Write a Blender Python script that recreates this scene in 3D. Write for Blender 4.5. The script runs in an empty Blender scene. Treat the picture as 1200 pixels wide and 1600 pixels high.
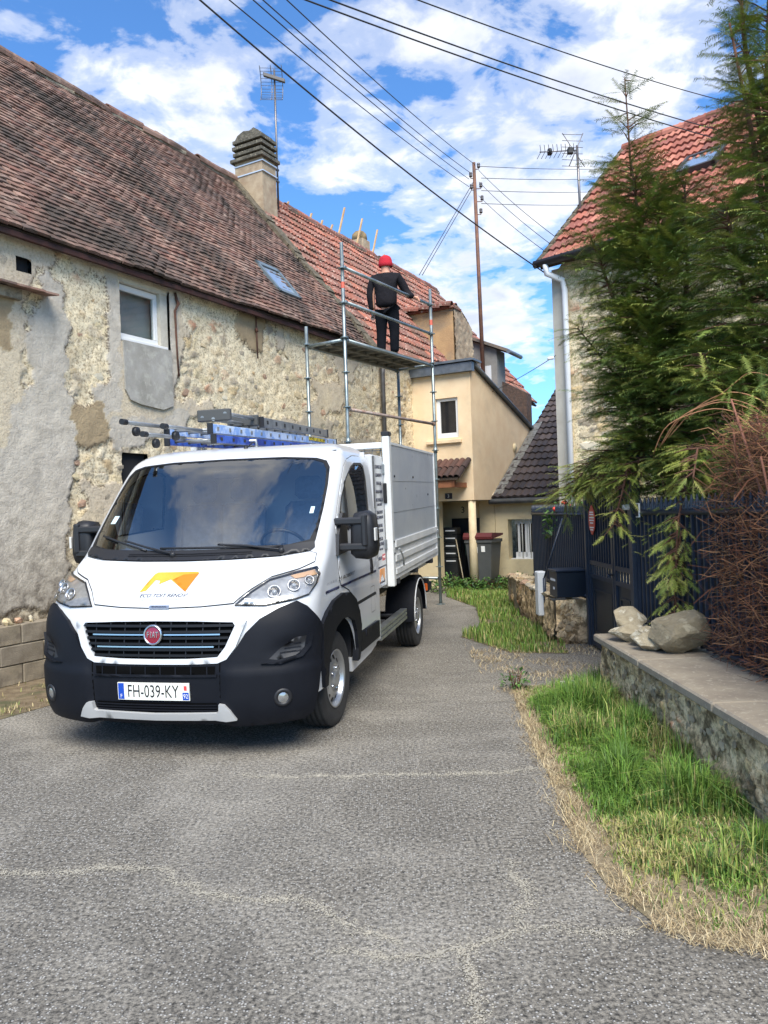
import bpy, math, random
import numpy as np
from mathutils import Vector, Matrix, geometry
random.seed(7)
rng = np.random.default_rng(7)
R = math.radians
scene = bpy.context.scene
COL = scene.collection

# ------------------------------------------------------------------ camera
cam_data = bpy.data.cameras.new('camera')
cam_data.sensor_fit = 'VERTICAL'
cam_data.sensor_height = 36.0
cam_data.lens = 27.0
cam_data.clip_start = 0.05
cam_data.clip_end = 3000
cam = bpy.data.objects.new('camera', cam_data)
COL.objects.link(cam)
cam.matrix_world = (Matrix.Translation((0, 0, 1.62)) @ Matrix.Rotation(R(90), 4, 'X') @ Matrix.Rotation(R(-2.0), 4, 'Z'))
scene.camera = cam

# ------------------------------------------------------------------ light
SUN_EL, SUN_AZ = 50.0, 173.0          # azimuth: compass angle from +Y towards +X of the place the sun stands
sun_dir = Vector((math.sin(R(SUN_AZ)) * math.cos(R(SUN_EL)), math.cos(R(SUN_AZ)) * math.cos(R(SUN_EL)), math.sin(R(SUN_EL))))
sun_data = bpy.data.lights.new('sun', 'SUN')
sun_data.energy = 2.9
sun_data.angle = R(40)
sun_data.color = (1.0, 0.935, 0.82)
sun = bpy.data.objects.new('sun', sun_data)
COL.objects.link(sun)
sun.rotation_euler = (-sun_dir).to_track_quat('-Z', 'Y').to_euler()

world = bpy.data.worlds.new('World')
scene.world = world
world.use_nodes = True
nt = world.node_tree
nt.nodes.clear()


def N(nt, typ, **kw):
    n = nt.nodes.new(typ)
    for k, v in kw.items():
        if k == 'inp':
            for a, b in v.items():
                n.inputs[a].default_value = b
        else:
            setattr(n, k, v)
    return n


def math_n(nt, op, a, b=None, clamp=False):
    n = N(nt, 'ShaderNodeMath', operation=op, use_clamp=clamp)
    for i, v in enumerate((a, b)):
        if v is None:
            continue
        if isinstance(v, (int, float)):
            n.inputs[i].default_value = v
        else:
            nt.links.new(v, n.inputs[i])
    return n.outputs[0]


def mix_c(nt, fac, a, b, blend='MIX'):
    n = N(nt, 'ShaderNodeMix', data_type='RGBA', blend_type=blend)
    for idx, v in ((0, fac), (6, a), (7, b)):
        if isinstance(v, (int, float)):
            n.inputs[idx].default_value = v
        elif isinstance(v, (tuple, list)):
            n.inputs[idx].default_value = tuple(v)[:3] + (1,)
        else:
            nt.links.new(v, n.inputs[idx])
    return n.outputs[2]


def ramp(nt, fac, stops, interp='LINEAR'):
    n = N(nt, 'ShaderNodeValToRGB')
    n.color_ramp.interpolation = interp
    el = n.color_ramp.elements
    while len(el) < len(stops):
        el.new(0.5)
    for e, (p, c) in zip(el, stops):
        e.position = p
        e.color = (c, c, c, 1) if isinstance(c, (int, float)) else tuple(c)[:3] + (1,)
    nt.links.new(fac, n.inputs[0])
    return n.outputs[0]


def noise(nt, vec, scale, detail=5, rough=0.55, dist=0.0):
    n = N(nt, 'ShaderNodeTexNoise', inp={'Scale': scale, 'Detail': detail, 'Roughness': rough, 'Distortion': dist})
    if vec is not None:
        nt.links.new(vec, n.inputs['Vector'])
    return n.outputs[0]


# sky: Nishita with broken fair-weather cloud laid over it
sky = N(nt, 'ShaderNodeTexSky', sky_type='NISHITA')
sky.sun_disc = False
sky.sun_elevation = R(SUN_EL)
sky.sun_rotation = R(SUN_AZ)
sky.air_density = 1.0
sky.dust_density = 0.6
sky.ozone_density = 2.2
tc = N(nt, 'ShaderNodeTexCoord')
sep = N(nt, 'ShaderNodeSeparateXYZ')
nt.links.new(tc.outputs['Generated'], sep.inputs[0])
zc = math_n(nt, 'ADD', math_n(nt, 'MAXIMUM', sep.outputs[2], 0.0), 0.16)
comb = N(nt, 'ShaderNodeCombineXYZ')
nt.links.new(math_n(nt, 'DIVIDE', sep.outputs[0], zc), comb.inputs[0])
nt.links.new(math_n(nt, 'DIVIDE', sep.outputs[1], zc), comb.inputs[1])
comb.inputs[2].default_value = 3.7
cn = noise(nt, comb.outputs[0], 3.1, 5, 0.56, 0.2)
cn2 = noise(nt, comb.outputs[0], 8.0, 6, 0.60, 0.3)
dens = math_n(nt, 'ADD', cn, math_n(nt, 'MULTIPLY', math_n(nt, 'SUBTRACT', cn2, 0.5), 0.72))
dens = math_n(nt, 'ADD', dens, .03)
# broad cloud banks: (direction, cosine spread, weight)
BANKS = [((-0.33, 0.815, 0.47), .0035, .16), ((-0.24, .85, .466), .0022, .15), ((-.19, .87, .452), .0012, .13), ((-.06, .892, .448), .0016, .20), ((.02, .868, .495), .0022, .20),
         ((.07, .855, .515), .002, .15), ((-.05, .915, .405), .0014, .16), ((.175, .88, .437), .0022, .26), ((.14, .945, .295), .003, .22), ((.10, .965, .245), .004, .20), ((.18, .95, .25), .004, .18),
         ((.29, .82, .49), .007, .26), ((.24, .84, .47), .003, .14), ((.0, .93, .36), .0012, .06)]
for (dx, dy, dz), sp, wt in BANKS:
    l = math.sqrt(dx * dx + dy * dy + dz * dz)
    dp = N(nt, 'ShaderNodeVectorMath', operation='DOT_PRODUCT')
    nt.links.new(tc.outputs['Generated'], dp.inputs[0])
    dp.inputs[1].default_value = (dx / l, dy / l, dz / l)
    g = math_n(nt, 'EXPONENT', math_n(nt, 'DIVIDE', math_n(nt, 'SUBTRACT', dp.outputs['Value'], 1.0), sp))
    dens = math_n(nt, 'ADD', dens, math_n(nt, 'MULTIPLY', g, wt * .66))
cov = ramp(nt, dens, [(0.55, 0), (0.64, .40), (0.80, 0.95)], 'EASE')
thick = ramp(nt, dens, [(0.62, .25), (0.90, 1)])
shade = noise(nt, comb.outputs[0], 5.0, 4, 0.55, 0.2)
cloud_c = mix_c(nt, math_n(nt, 'MULTIPLY', thick, ramp(nt, shade, [(.38, 0), (.60, 1)])), (6.3, 6.4, 6.6), (4.2, 4.55, 5.5))
skyc = mix_c(nt, 1.0, sky.outputs[0], (0.64, 1.04, 1.42), 'MULTIPLY')
final = mix_c(nt, cov, skyc, cloud_c)
bg = N(nt, 'ShaderNodeBackground', inp={'Strength': 0.084})
nt.links.new(final, bg.inputs[0])
wo = N(nt, 'ShaderNodeOutputWorld')
nt.links.new(bg.outputs[0], wo.inputs[0])

world.cycles.sampling_method = 'MANUAL'
world.cycles.sample_map_resolution = 512
scene.view_settings.view_transform = 'Standard'
scene.view_settings.look = 'None'
scene.view_settings.exposure = 1.17
scene.view_settings.gamma = 1.0
scene.view_settings.use_curve_mapping = False
scene.render.engine = 'CYCLES'
scene.cycles.use_denoising = True
scene.cycles.max_bounces = 5
scene.cycles.diffuse_bounces = 3
scene.cycles.glossy_bounces = 3
scene.cycles.transparent_max_bounces = 16

# ------------------------------------------------------------------ materials
def srgb(r, g, b):
    f = lambda c: (c / 255 / 12.92) if c / 255 <= 0.04045 else ((c / 255 + 0.055) / 1.055) ** 2.4
    return (f(r), f(g), f(b))


MATS = {}


def mat(name, col, rough=0.6, metal=0.0, c2=None, c3=None, scale=6.0, s3=1.2, f3=(.5, .7), bump=0.0, bscale=60.0, rnd=None, rcols=None, rvar=.25,
        coat=0.0, spec=0.5, coords='Object', detail=6, contrast=(.35, .65), dist=0.0, bdetail=6, rrough=0.0):
    """Principled material: two noise-mixed tones, a third patchy tone, optional per-piece variation, noise bump."""
    if name in MATS:
        return MATS[name]
    m = bpy.data.materials.new(name)
    m.use_nodes = True
    t = m.node_tree
    bs = t.nodes['Principled BSDF']
    tcn = N(t, 'ShaderNodeTexCoord')
    if coords == 'World':
        vec = N(t, 'ShaderNodeNewGeometry').outputs['Position']
    else:
        vec = tcn.outputs[coords]
    c = None
    if rnd:
        if rnd == 'obj':
            rv = N(t, 'ShaderNodeObjectInfo').outputs['Random']
        else:
            rv = N(t, 'ShaderNodeAttribute', attribute_name='rnd').outputs['Fac']
        cols = rcols or [col]
        if len(cols) > 1:
            c = ramp(t, rv, [(i / (len(cols)), x) for i, x in enumerate(cols)], 'CONSTANT')
        else:
            c = None
            base = N(t, 'ShaderNodeRGB')
            base.outputs[0].default_value = tuple(cols[0]) + (1,)
            c = base.outputs[0]
        h = math_n(t, 'FRACT', math_n(t, 'MULTIPLY', rv, 37.7))
        hv = N(t, 'ShaderNodeHueSaturation')
        t.links.new(math_n(t, 'ADD', math_n(t, 'MULTIPLY', h, 2 * rvar), 1 - rvar), hv.inputs['Value'])
        t.links.new(c, hv.inputs['Color'])
        c = hv.outputs[0]
    if c2 is not None:
        f = ramp(t, noise(t, vec, scale, detail, .6, dist), [(contrast[0], 0), (contrast[1], 1)])
        c = mix_c(t, f, c if c is not None else col, c2)
    if c3 is not None:
        f = ramp(t, noise(t, vec, s3, 7, .65, .4), [(f3[0], 0), (f3[1], 1)])
        c = mix_c(t, f, c if c is not None else col, c3)
    if c is None:
        bs.inputs['Base Color'].default_value = tuple(col) + (1,)
    else:
        t.links.new(c, bs.inputs['Base Color'])
    bs.inputs['Roughness'].default_value = rough
    if rrough:
        t.links.new(math_n(t, 'ADD', math_n(t, 'MULTIPLY', noise(t, vec, 9, 5), rrough), rough - rrough / 2, True), bs.inputs['Roughness'])
    bs.inputs['Metallic'].default_value = metal
    bs.inputs['Specular IOR Level'].default_value = spec
    bs.inputs['Coat Weight'].default_value = coat
    bs.inputs['Coat Roughness'].default_value = 0.06
    if bump:
        b = N(t, 'ShaderNodeBump', inp={'Strength': 1.0, 'Distance': bump})
        t.links.new(noise(t, vec, bscale, bdetail, .65), b.inputs['Height'])
        t.links.new(b.outputs[0], bs.inputs['Normal'])
    MATS[name] = m
    return m


def glass_mat(name, tint=(.75, .85, .85), refl=1.0, base=.06, rough=0.0, fk=1.3):
    m = bpy.data.materials.new(name)
    m.use_nodes = True
    t = m.node_tree
    t.nodes.clear()
    o = N(t, 'ShaderNodeOutputMaterial')
    tr = N(t, 'ShaderNodeBsdfTransparent')
    tr.inputs[0].default_value = tint + (1,)
    gl = N(t, 'ShaderNodeBsdfGlossy', inp={'Roughness': rough})
    gl.inputs[0].default_value = (refl, refl * .97, refl * .91, 1)
    fr = N(t, 'ShaderNodeFresnel', inp={'IOR': 1.5})
    mx = N(t, 'ShaderNodeMixShader')
    t.links.new(math_n(t, 'ADD', math_n(t, 'MULTIPLY', fr.outputs[0], fk), base, True), mx.inputs[0])
    t.links.new(tr.outputs[0], mx.inputs[1])
    t.links.new(gl.outputs[0], mx.inputs[2])
    t.links.new(mx.outputs[0], o.inputs[0])
    MATS[name] = m
    return m


# ------------------------------------------------------------------ mesh helpers
def tag(o, label=None, cat=None, group=None, kind=None):
    for k, v in (('label', label), ('category', cat), ('group', group), ('kind', kind)):
        if v:
            o[k] = v
    return o


def empty(name, loc=(0, 0, 0), rz=0.0, parent=None):
    o = bpy.data.objects.new(name, None)
    o.location = loc
    o.rotation_euler = (0, 0, rz)
    o.empty_display_size = .2
    COL.objects.link(o)
    if parent:
        o.parent = parent
    return o


def link(name, me, parent=None, loc=None, rot=None, scale=None):
    o = bpy.data.objects.new(name, me)
    COL.objects.link(o)
    if parent is not None:
        o.parent = parent
    if loc is not None:
        o.location = loc
    if rot is not None:
        o.rotation_euler = rot
    if scale is not None:
        o.scale = scale
    return o


def mesh_np(name, V, F, mats, rnd=None, smooth=False, midx=None):
    """V (n,3), F (m,k) of one polygon size (or list of polygons)."""
    me = bpy.data.meshes.new(name)
    V = np.asarray(V, dtype=np.float32)
    if isinstance(F, np.ndarray):
        m, k = F.shape
        me.vertices.add(len(V))
        me.vertices.foreach_set('co', V.ravel())
        me.loops.add(m * k)
        me.loops.foreach_set('vertex_index', F.astype(np.int32).ravel())
        me.polygons.add(m)
        me.polygons.foreach_set('loop_start', np.arange(0, m * k, k, dtype=np.int32))
        me.polygons.foreach_set('loop_total', np.full(m, k, dtype=np.int32))
        me.update(calc_edges=True)
    else:
        me.from_pydata([tuple(map(float, v)) for v in V], [], F)
        me.update()
    for mm in (mats if isinstance(mats, (list, tuple)) else [mats]):
        me.materials.append(mm)
    if rnd is not None:
        at = me.attributes.new('rnd', 'FLOAT', 'FACE')
        at.data.foreach_set('value', np.asarray(rnd, dtype=np.float32))
    if midx is not None:
        me.polygons.foreach_set('material_index', np.asarray(midx, dtype=np.int32))
    if smooth:
        me.polygons.foreach_set('use_smooth', np.ones(len(me.polygons), dtype=bool))
    me.validate()
    return me


class MB:
    """collects boxes, tubes, prisms and lathes into one mesh"""

    def __init__(self):
        self.v, self.f, self.s, self.m = [], [], [], []
        self.cm = 0

    def add(self, vs, fs, smooth=False):
        b = len(self.v)
        self.v += [tuple(map(float, p)) for p in vs]
        for f in fs:
            self.f.append([i + b for i in f])
            self.s.append(smooth)
            self.m.append(self.cm)
        return self

    def box(self, x0, x1, y0, y1, z0, z1, bev=0.0, mp=None):
        if bev:
            b = min(bev, (x1 - x0) * .45, (y1 - y0) * .45, (z1 - z0) * .45)
            vs, idx = [], {}
            for sx in (0, 1):
                for sy in (0, 1):
                    for sz in (0, 1):
                        X, Y, Z = (x0, x1)[sx], (y0, y1)[sy], (z0, z1)[sz]
                        dx, dy, dz = (b, -b)[sx], (b, -b)[sy], (b, -b)[sz]
                        idx[(sx, sy, sz)] = len(vs)
                        vs += [(X, Y + dy, Z + dz), (X + dx, Y, Z + dz), (X + dx, Y + dy, Z)]
            I = lambda a, b_, c, k: idx[(a, b_, c)] + k
            fs = []
            for s in (0, 1):
                q = [I(s, 0, 0, 0), I(s, 1, 0, 0), I(s, 1, 1, 0), I(s, 0, 1, 0)]
                fs.append(q if s else q[::-1])
                q = [I(0, s, 0, 1), I(0, s, 1, 1), I(1, s, 1, 1), I(1, s, 0, 1)]
                fs.append(q if s else q[::-1])
                q = [I(0, 0, s, 2), I(1, 0, s, 2), I(1, 1, s, 2), I(0, 1, s, 2)]
                fs.append(q if s else q[::-1])
            for a in (0, 1):
                for c in (0, 1):
                    fs.append([I(0, a, c, 1), I(1, a, c, 1), I(1, a, c, 2), I(0, a, c, 2)])
                    fs.append([I(a, 0, c, 0), I(a, 1, c, 0), I(a, 1, c, 2), I(a, 0, c, 2)])
                    fs.append([I(a, c, 0, 0), I(a, c, 1, 0), I(a, c, 1, 1), I(a, c, 0, 1)])
                    for e in (0, 1):
                        fs.append([I(a, c, e, 0), I(a, c, e, 1), I(a, c, e, 2)])
        else:
            vs = [(x, y, z) for x in (x0, x1) for y in (y0, y1) for z in (z0, z1)]
            fs = [[0, 1, 3, 2], [4, 6, 7, 5], [0, 4, 5, 1], [2, 3, 7, 6], [0, 2, 6, 4], [1, 5, 7, 3]]
        if mp:
            vs = [mp(*p) for p in vs]
        return self.add(vs, fs)

    def tube(self, pts, r, n=8, caps=True, smooth=True):
        pts = [Vector(p) for p in pts]
        rs = r if isinstance(r, (list, tuple)) else [r] * len(pts)
        vs, fs = [], []
        up = Vector((0, 0, 1))
        prev = None
        for i, p in enumerate(pts):
            d = (pts[min(i + 1, len(pts) - 1)] - pts[max(i - 1, 0)]).normalized()
            if prev is None:
                a = d.cross(up)
                if a.length < 1e-3:
                    a = d.cross(Vector((1, 0, 0)))
                a.normalize()
            else:
                a = (prev - d * prev.dot(d))
                if a.length < 1e-4:
                    a = d.cross(up)
                a.normalize()
            prev = a
            b = d.cross(a)
            for k in range(n):
                an = 2 * math.pi * k / n
                vs.append(p + (a * math.cos(an) + b * math.sin(an)) * rs[i])
        for i in range(len(pts) - 1):
            for k in range(n):
                fs.append([i * n + k, i * n + (k + 1) % n, (i + 1) * n + (k + 1) % n, (i + 1) * n + k])
        self.add(vs, fs, smooth)
        if caps:
            b = len(self.v) - len(vs)
            for ring in (range(n - 1, -1, -1), range((len(pts) - 1) * n, len(pts) * n)):
                self.f.append([b + k for k in ring])
                self.s.append(False)
                self.m.append(self.cm)
        return self

    def prism(self, poly, a, b, mp):
        """poly: 2D points; mp(p,q,h) -> xyz ; extruded between heights a and b"""
        n = len(poly)
        vs = [mp(p, q, a) for p, q in poly] + [mp(p, q, b) for p, q in poly]
        fs = [list(range(n))[::-1], list(range(n, 2 * n))] + [[i, (i + 1) % n, n + (i + 1) % n, n + i] for i in range(n)]
        return self.add(vs, fs)

    def lathe(self, prof, c, ax, n=24, smooth=True, e1=None):
        """prof: (r, h) along axis ax from c"""
        ax = Vector(ax).normalized()
        e1 = Vector(e1) if e1 else ax.orthogonal().normalized()
        e2 = ax.cross(e1)
        c = Vector(c)
        vs, fs = [], []
        for r, h in prof:
            for k in range(n):
                an = 2 * math.pi * k / n
                vs.append(c + ax * h + (e1 * math.cos(an) + e2 * math.sin(an)) * r)
        for i in range(len(prof) - 1):
            for k in range(n):
                fs.append([i * n + k, i * n + (k + 1) % n, (i + 1) * n + (k + 1) % n, (i + 1) * n + k])
        return self.add(vs, fs, smooth)

    def mesh(self, name, mats, fixn=True):
        me = bpy.data.meshes.new(name)
        me.from_pydata(self.v, [], self.f)
        for mm in (mats if isinstance(mats, (list, tuple)) else [mats]):
            me.materials.append(mm)
        me.polygons.foreach_set('use_smooth', self.s)
        me.polygons.foreach_set('material_index', self.m)
        me.update()
        if fixn:
            import bmesh
            bm = bmesh.new()
            bm.from_mesh(me)
            bmesh.ops.recalc_face_normals(bm, faces=bm.faces)
            bm.to_mesh(me)
            bm.free()
        return me

    def build(self, name, mats, parent=None, loc=None, rot=None):
        return link(name, self.mesh(name, mats), parent, loc, rot)


# numpy value noise
def _h(ix, iy, seed):
    h = (ix.astype(np.int64) * 374761393 + iy.astype(np.int64) * 668265263 + seed * 2147483647) & 0xffffffff
    h = ((h ^ (h >> 13)) * 1274126177) & 0xffffffff
    return ((h ^ (h >> 16)) & 0xffff) / 65535.0


def vnoise(x, y, seed=0):
    x = np.asarray(x, float)
    y = np.asarray(y, float)
    ix, iy = np.floor(x), np.floor(y)
    fx, fy = x - ix, y - iy
    fx = fx * fx * (3 - 2 * fx)
    fy = fy * fy * (3 - 2 * fy)
    a, b, c, d = _h(ix, iy, seed), _h(ix + 1, iy, seed), _h(ix, iy + 1, seed), _h(ix + 1, iy + 1, seed)
    return (a * (1 - fx) + b * fx) * (1 - fy) + (c * (1 - fx) + d * fx) * fy


def fbm(x, y, oct=4, seed=0):
    s, a, t = 0.0, 1.0, 0.0
    for i in range(oct):
        s = s + a * vnoise(np.asarray(x) * 2 ** i, np.asarray(y) * 2 ** i, seed + i)
        t += a
        a *= .5
    return s / t


def cells(x, y, seed=0):
    """Worley: (F1, F2, id) with jittered unit cells"""
    x = np.asarray(x, float)
    y = np.asarray(y, float)
    ix, iy = np.floor(x), np.floor(y)
    f1 = np.full(x.shape, 9.0)
    f2 = np.full(x.shape, 9.0)
    idd = np.zeros(x.shape)
    for dx in (-1, 0, 1):
        for dy in (-1, 0, 1):
            cx, cy = ix + dx, iy + dy
            px = cx + _h(cx, cy, seed) * .9
            py = cy + _h(cx, cy, seed + 5) * .9
            d = np.hypot(x - px, y - py)
            new = d < f1
            f2 = np.where(new, f1, np.minimum(f2, d))
            idd = np.where(new, _h(cx, cy, seed + 9), idd)
            f1 = np.where(new, d, f1)
    return f1, f2, idd


def inpoly(x, y, poly):
    x = np.asarray(x)
    y = np.asarray(y)
    r = np.zeros(x.shape, bool)
    n = len(poly)
    for i in range(n):
        x0, y0 = poly[i]
        x1, y1 = poly[(i + 1) % n]
        c = ((y0 > y) != (y1 > y))
        with np.errstate(divide='ignore', invalid='ignore'):
            xi = (x1 - x0) * (y - y0) / ((y1 - y0) if y1 != y0 else 1e-9) + x0
        r ^= c & (x < xi)
    return r


def rock_mesh(name, m, seed, sub=1, flat=1.0, rough=.28, lump=0.0, cuts=7):
    """irregular stone about 1 unit across"""
    import bmesh
    bm = bmesh.new()
    bmesh.ops.create_icosphere(bm, subdivisions=sub, radius=.5)
    r = random.Random(seed)
    pl = [(Vector((r.uniform(-1, 1), r.uniform(-1, 1), r.uniform(-1, 1))).normalized(), r.uniform(.27, .45)) for _ in range(cuts)]
    for v in bm.verts:
        for nrm, dd in pl:
            k = v.co.dot(nrm) - dd
            if k > 0:
                v.co -= nrm * k
        v.co += Vector((r.uniform(-1, 1), r.uniform(-1, 1), r.uniform(-1, 1))) * rough * (.12 if sub < 3 else .018)
        if lump:
            q = v.co * 5
            v.co *= 1 + lump * (float(fbm(np.array([q.x + q.z * .7 + seed]), np.array([q.y - q.z * .6]), 3, seed)[0]) - .5)
        v.co.z *= flat
    me = bpy.data.meshes.new(name)
    bm.to_mesh(me)
    bm.free()
    me.materials.append(m)
    return me
# ================================================================== ground
def road_material():
    m = bpy.data.materials.new('asphalt')
    m.use_nodes = True
    t = m.node_tree
    bs = t.nodes['Principled BSDF']
    pos = N(t, 'ShaderNodeNewGeometry').outputs['Position']
    big = noise(t, pos, 0.42, 8, .62, .8)
    mid = noise(t, pos, 2.6, 8, .65, .3)
    fine = noise(t, pos, 52, 5, .75)
    c = mix_c(t, ramp(t, fine, [(.38, 0), (.64, 1)]), (.028, .0255, .021), (.29, .262, .216))
    vo = N(t, 'ShaderNodeTexVoronoi', inp={'Scale': 78.0})
    t.links.new(pos, vo.inputs['Vector'])
    sepc = N(t, 'ShaderNodeSeparateColor')
    t.links.new(vo.outputs['Color'], sepc.inputs[0])
    chip = math_n(t, 'MULTIPLY', ramp(t, vo.outputs['Distance'], [(.28, 1), (.42, 0)]), ramp(t, sepc.outputs[0], [(.55, 0), (.60, 1)]))
    c = mix_c(t, math_n(t, 'MULTIPLY', chip, .75), c, (.52, .50, .46))
    dust = math_n(t, 'ADD', math_n(t, 'MULTIPLY', ramp(t, big, [(.48, 0), (.66, 1)]), .62), math_n(t, 'MULTIPLY', ramp(t, mid, [(.5, 0), (.75, 1)]), .30), True)
    c = mix_c(t, dust, c, mix_c(t, ramp(t, fine, [(.38, 0), (.62, 1)]), (.13, .12, .10), (.50, .46, .39)))
    blot = noise(t, pos, 1.1, 6, .6, 1.0)
    c = mix_c(t, ramp(t, blot, [(.52, 0), (.80, .35)]), c, (.060, .056, .050))
    t.links.new(c, bs.inputs['Base Color'])
    bs.inputs['Roughness'].default_value = .86
    b = N(t, 'ShaderNodeBump', inp={'Strength': 1.0, 'Distance': .008})
    t.links.new(math_n(t, 'ADD', fine, math_n(t, 'MULTIPLY', chip, .5)), b.inputs['Height'])
    b2 = N(t, 'ShaderNodeBump', inp={'Strength': .6, 'Distance': .05})
    t.links.new(mid, b2.inputs['Height'])
    t.links.new(b.outputs[0], b2.inputs['Normal'])
    t.links.new(b2.outputs[0], bs.inputs['Normal'])
    return m


M_ASPH = road_material()
M_SOIL = mat('soil', (.12, .085, .05), .95, c2=(.21, .16, .095), scale=9, c3=(.06, .07, .025), s3=2.5, bump=.02, bscale=35, coords='World')
M_STRAW_SOIL = mat('straw_soil', (.36, .29, .18), .95, c2=(.24, .185, .11), scale=26, c3=(.15, .125, .06), s3=3.0, bump=.02, bscale=60, coords='World')


def sheet(name, pts, z, m, kind='structure', label=None, cat=None):
    mb = MB()
    mb.add([(x, y, z) for x, y in pts], [list(range(len(pts)))])
    o = link(name, mb.mesh(name, m, False))
    if o.data.polygons[0].normal.z < 0:
        o.data.flip_normals()
    tag(o, label, cat, kind=kind)
    return o


tag(sheet('ground', [(-400, -60), (400, -60), (400, 900), (-400, 900)], -.02, mat('field', (.10, .12, .04), .95, c2=(.16, .14, .07), scale=.8, coords='World')),
    'grassy ground spreading out beyond the houses', 'ground', kind='structure')
tag(sheet('road', [(-7, -8), (6.5, -8), (6.5, 2.2), (2.1, 6.0), (2.55, 8.9), (2.7, 18), (.5, 18), (-4.5, 8.0), (-7, 3.0)], 0.0, M_ASPH),
    'worn grey asphalt lane with pale sandy cracks', 'road', kind='structure')
VERGE = [(1.10, 6.95), (1.03, 6.3), (.96, 5.29), (.93, 4.53), (.86, 3.67), (.89, 3.26), (.99, 2.93), (1.13, 2.8), (1.32, 2.74), (1.9, 2.66), (2.6, 2.6), (2.6, 3.3), (1.9, 4.2), (1.9, 6.6), (1.7, 6.95)]
tag(sheet('verge', VERGE, .004, M_STRAW_SOIL), 'earth strip under the grass beside the low coped wall', 'verge', kind='structure')
FARG = [(.92, 9.75), (1.36, 8.55), (1.97, 8.4), (2.05, 9.1), (2.4, 13.5), (3.0, 16.6), (1.5, 16.6), (1.1, 14.3), (1.46, 12.6), (1.25, 10.3)]
tag(sheet('far_verge', FARG, .004, M_SOIL), 'earth strip under the grass in front of the cream house', 'verge', kind='structure')
LEFTG = [(-5.5, 4.2), (-4.2, 5.0), (-3.26, 6.4), (-2.95, 7.0), (-2.6, 7.9), (-2.2, 8.6), (-3.2, 9.1), (-5.5, 5.0)]
tag(sheet('left_verge', LEFTG, .004, M_SOIL), 'earth strip at the foot of the block wall left of the truck', 'verge', kind='structure')

# sandy dust that has collected in the cracks: thin ragged ribbons
M_DUST = mat('crack_dust', (.36, .33, .27), .95, c2=(.27, .25, .205), scale=40, bump=.006, bscale=120, coords='World')
CR = [[(-2.6, 3.72), (-1.86, 3.6), (-1.48, 3.57), (-1.1, 3.56), (-.9, 3.36), (-.6, 3.25), (-.32, 3.18), (-.16, 3.02), (-.01, 2.9)],
      [(-.22, 2.85), (-.06, 2.82), (.08, 2.81), (.22, 2.81), (.25, 2.76), (.22, 2.65), (.25, 2.51), (.25, 2.2)], [(.22, 2.81), (.32, 2.85), (.41, 2.94), (.53, 2.95), (.9, 2.9)],
      [(-.94, 4.8), (-.65, 4.75), (-.33, 4.73), (-.06, 4.74), (.33, 4.68), (.69, 4.73), (.95, 4.76)], [(.53, 3.49), (.55, 3.3), (.53, 3.15), (.49, 2.98)]]
vs, fs = [], []
for ci, line in enumerate(CR):
    P = np.array(line)
    L = np.concatenate([[0], np.cumsum(np.hypot(*np.diff(P, axis=0).T))])
    s = np.arange(0, L[-1], .012)
    x = np.interp(s, L, P[:, 0]) + (fbm(s * 9, s * 0, 4, ci + 3) - .5) * .12
    y = np.interp(s, L, P[:, 1]) + (fbm(s * 9, s * 0 + 7, 4, ci + 8) - .5) * .12
    wd = np.clip(fbm(s * 22, s * 0 + 3, 4, ci) - .38, 0, 1) * (.020 if ci != 3 else .03) + .0006
    # dust lies in broken patches
    gap = fbm(s * 40, s * 0 + 1, 3, ci + 20) > .46
    for i in range(len(s) - 1):
        if not gap[i]:
            continue
        b = len(vs)
        dx, dy = x[i + 1] - x[i], y[i + 1] - y[i]
        l = math.hypot(dx, dy)
        nx, ny = -dy / l, dx / l
        j1, j2 = rng.uniform(.4, 1.2, 2)
        vs += [(x[i] + nx * wd[i] * j1, y[i] + ny * wd[i] * j1, .0045), (x[i] - nx * wd[i] * j2, y[i] - ny * wd[i] * j2, .0045),
               (x[i + 1] - nx * wd[i + 1] * j2, y[i + 1] - ny * wd[i + 1] * j2, .0045), (x[i + 1] + nx * wd[i + 1] * j1, y[i + 1] + ny * wd[i + 1] * j1, .0045)]
        fs.append([b, b + 1, b + 2, b + 3])
    # grains round the crack
    k = int(len(s) * 14)
    ii = rng.integers(0, len(s), k)
    gx, gy = x[ii] + rng.normal(0, .02, k) * rng.choice([.5, 1, 2.2], k), y[ii] + rng.normal(0, .02, k) * rng.choice([.5, 1, 2.2], k)
    for a, b_ in zip(gx, gy):
        q = rng.uniform(.0015, .0048)
        b = len(vs)
        vs += [(a - q, b_ - q, .003), (a + q, b_ - q * .6, .003), (a + q * .2, b_ + q, .003), (a, b_, .003 + q * .8)]
        fs += [[b, b + 1, b + 3], [b + 1, b + 2, b + 3], [b + 2, b, b + 3]]
me = mesh_np('crack_dust', vs, fs, M_DUST)
tag(link('crack_dust', me), 'pale sand gathered along the cracks in the asphalt', 'sand', kind='stuff')


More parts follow.
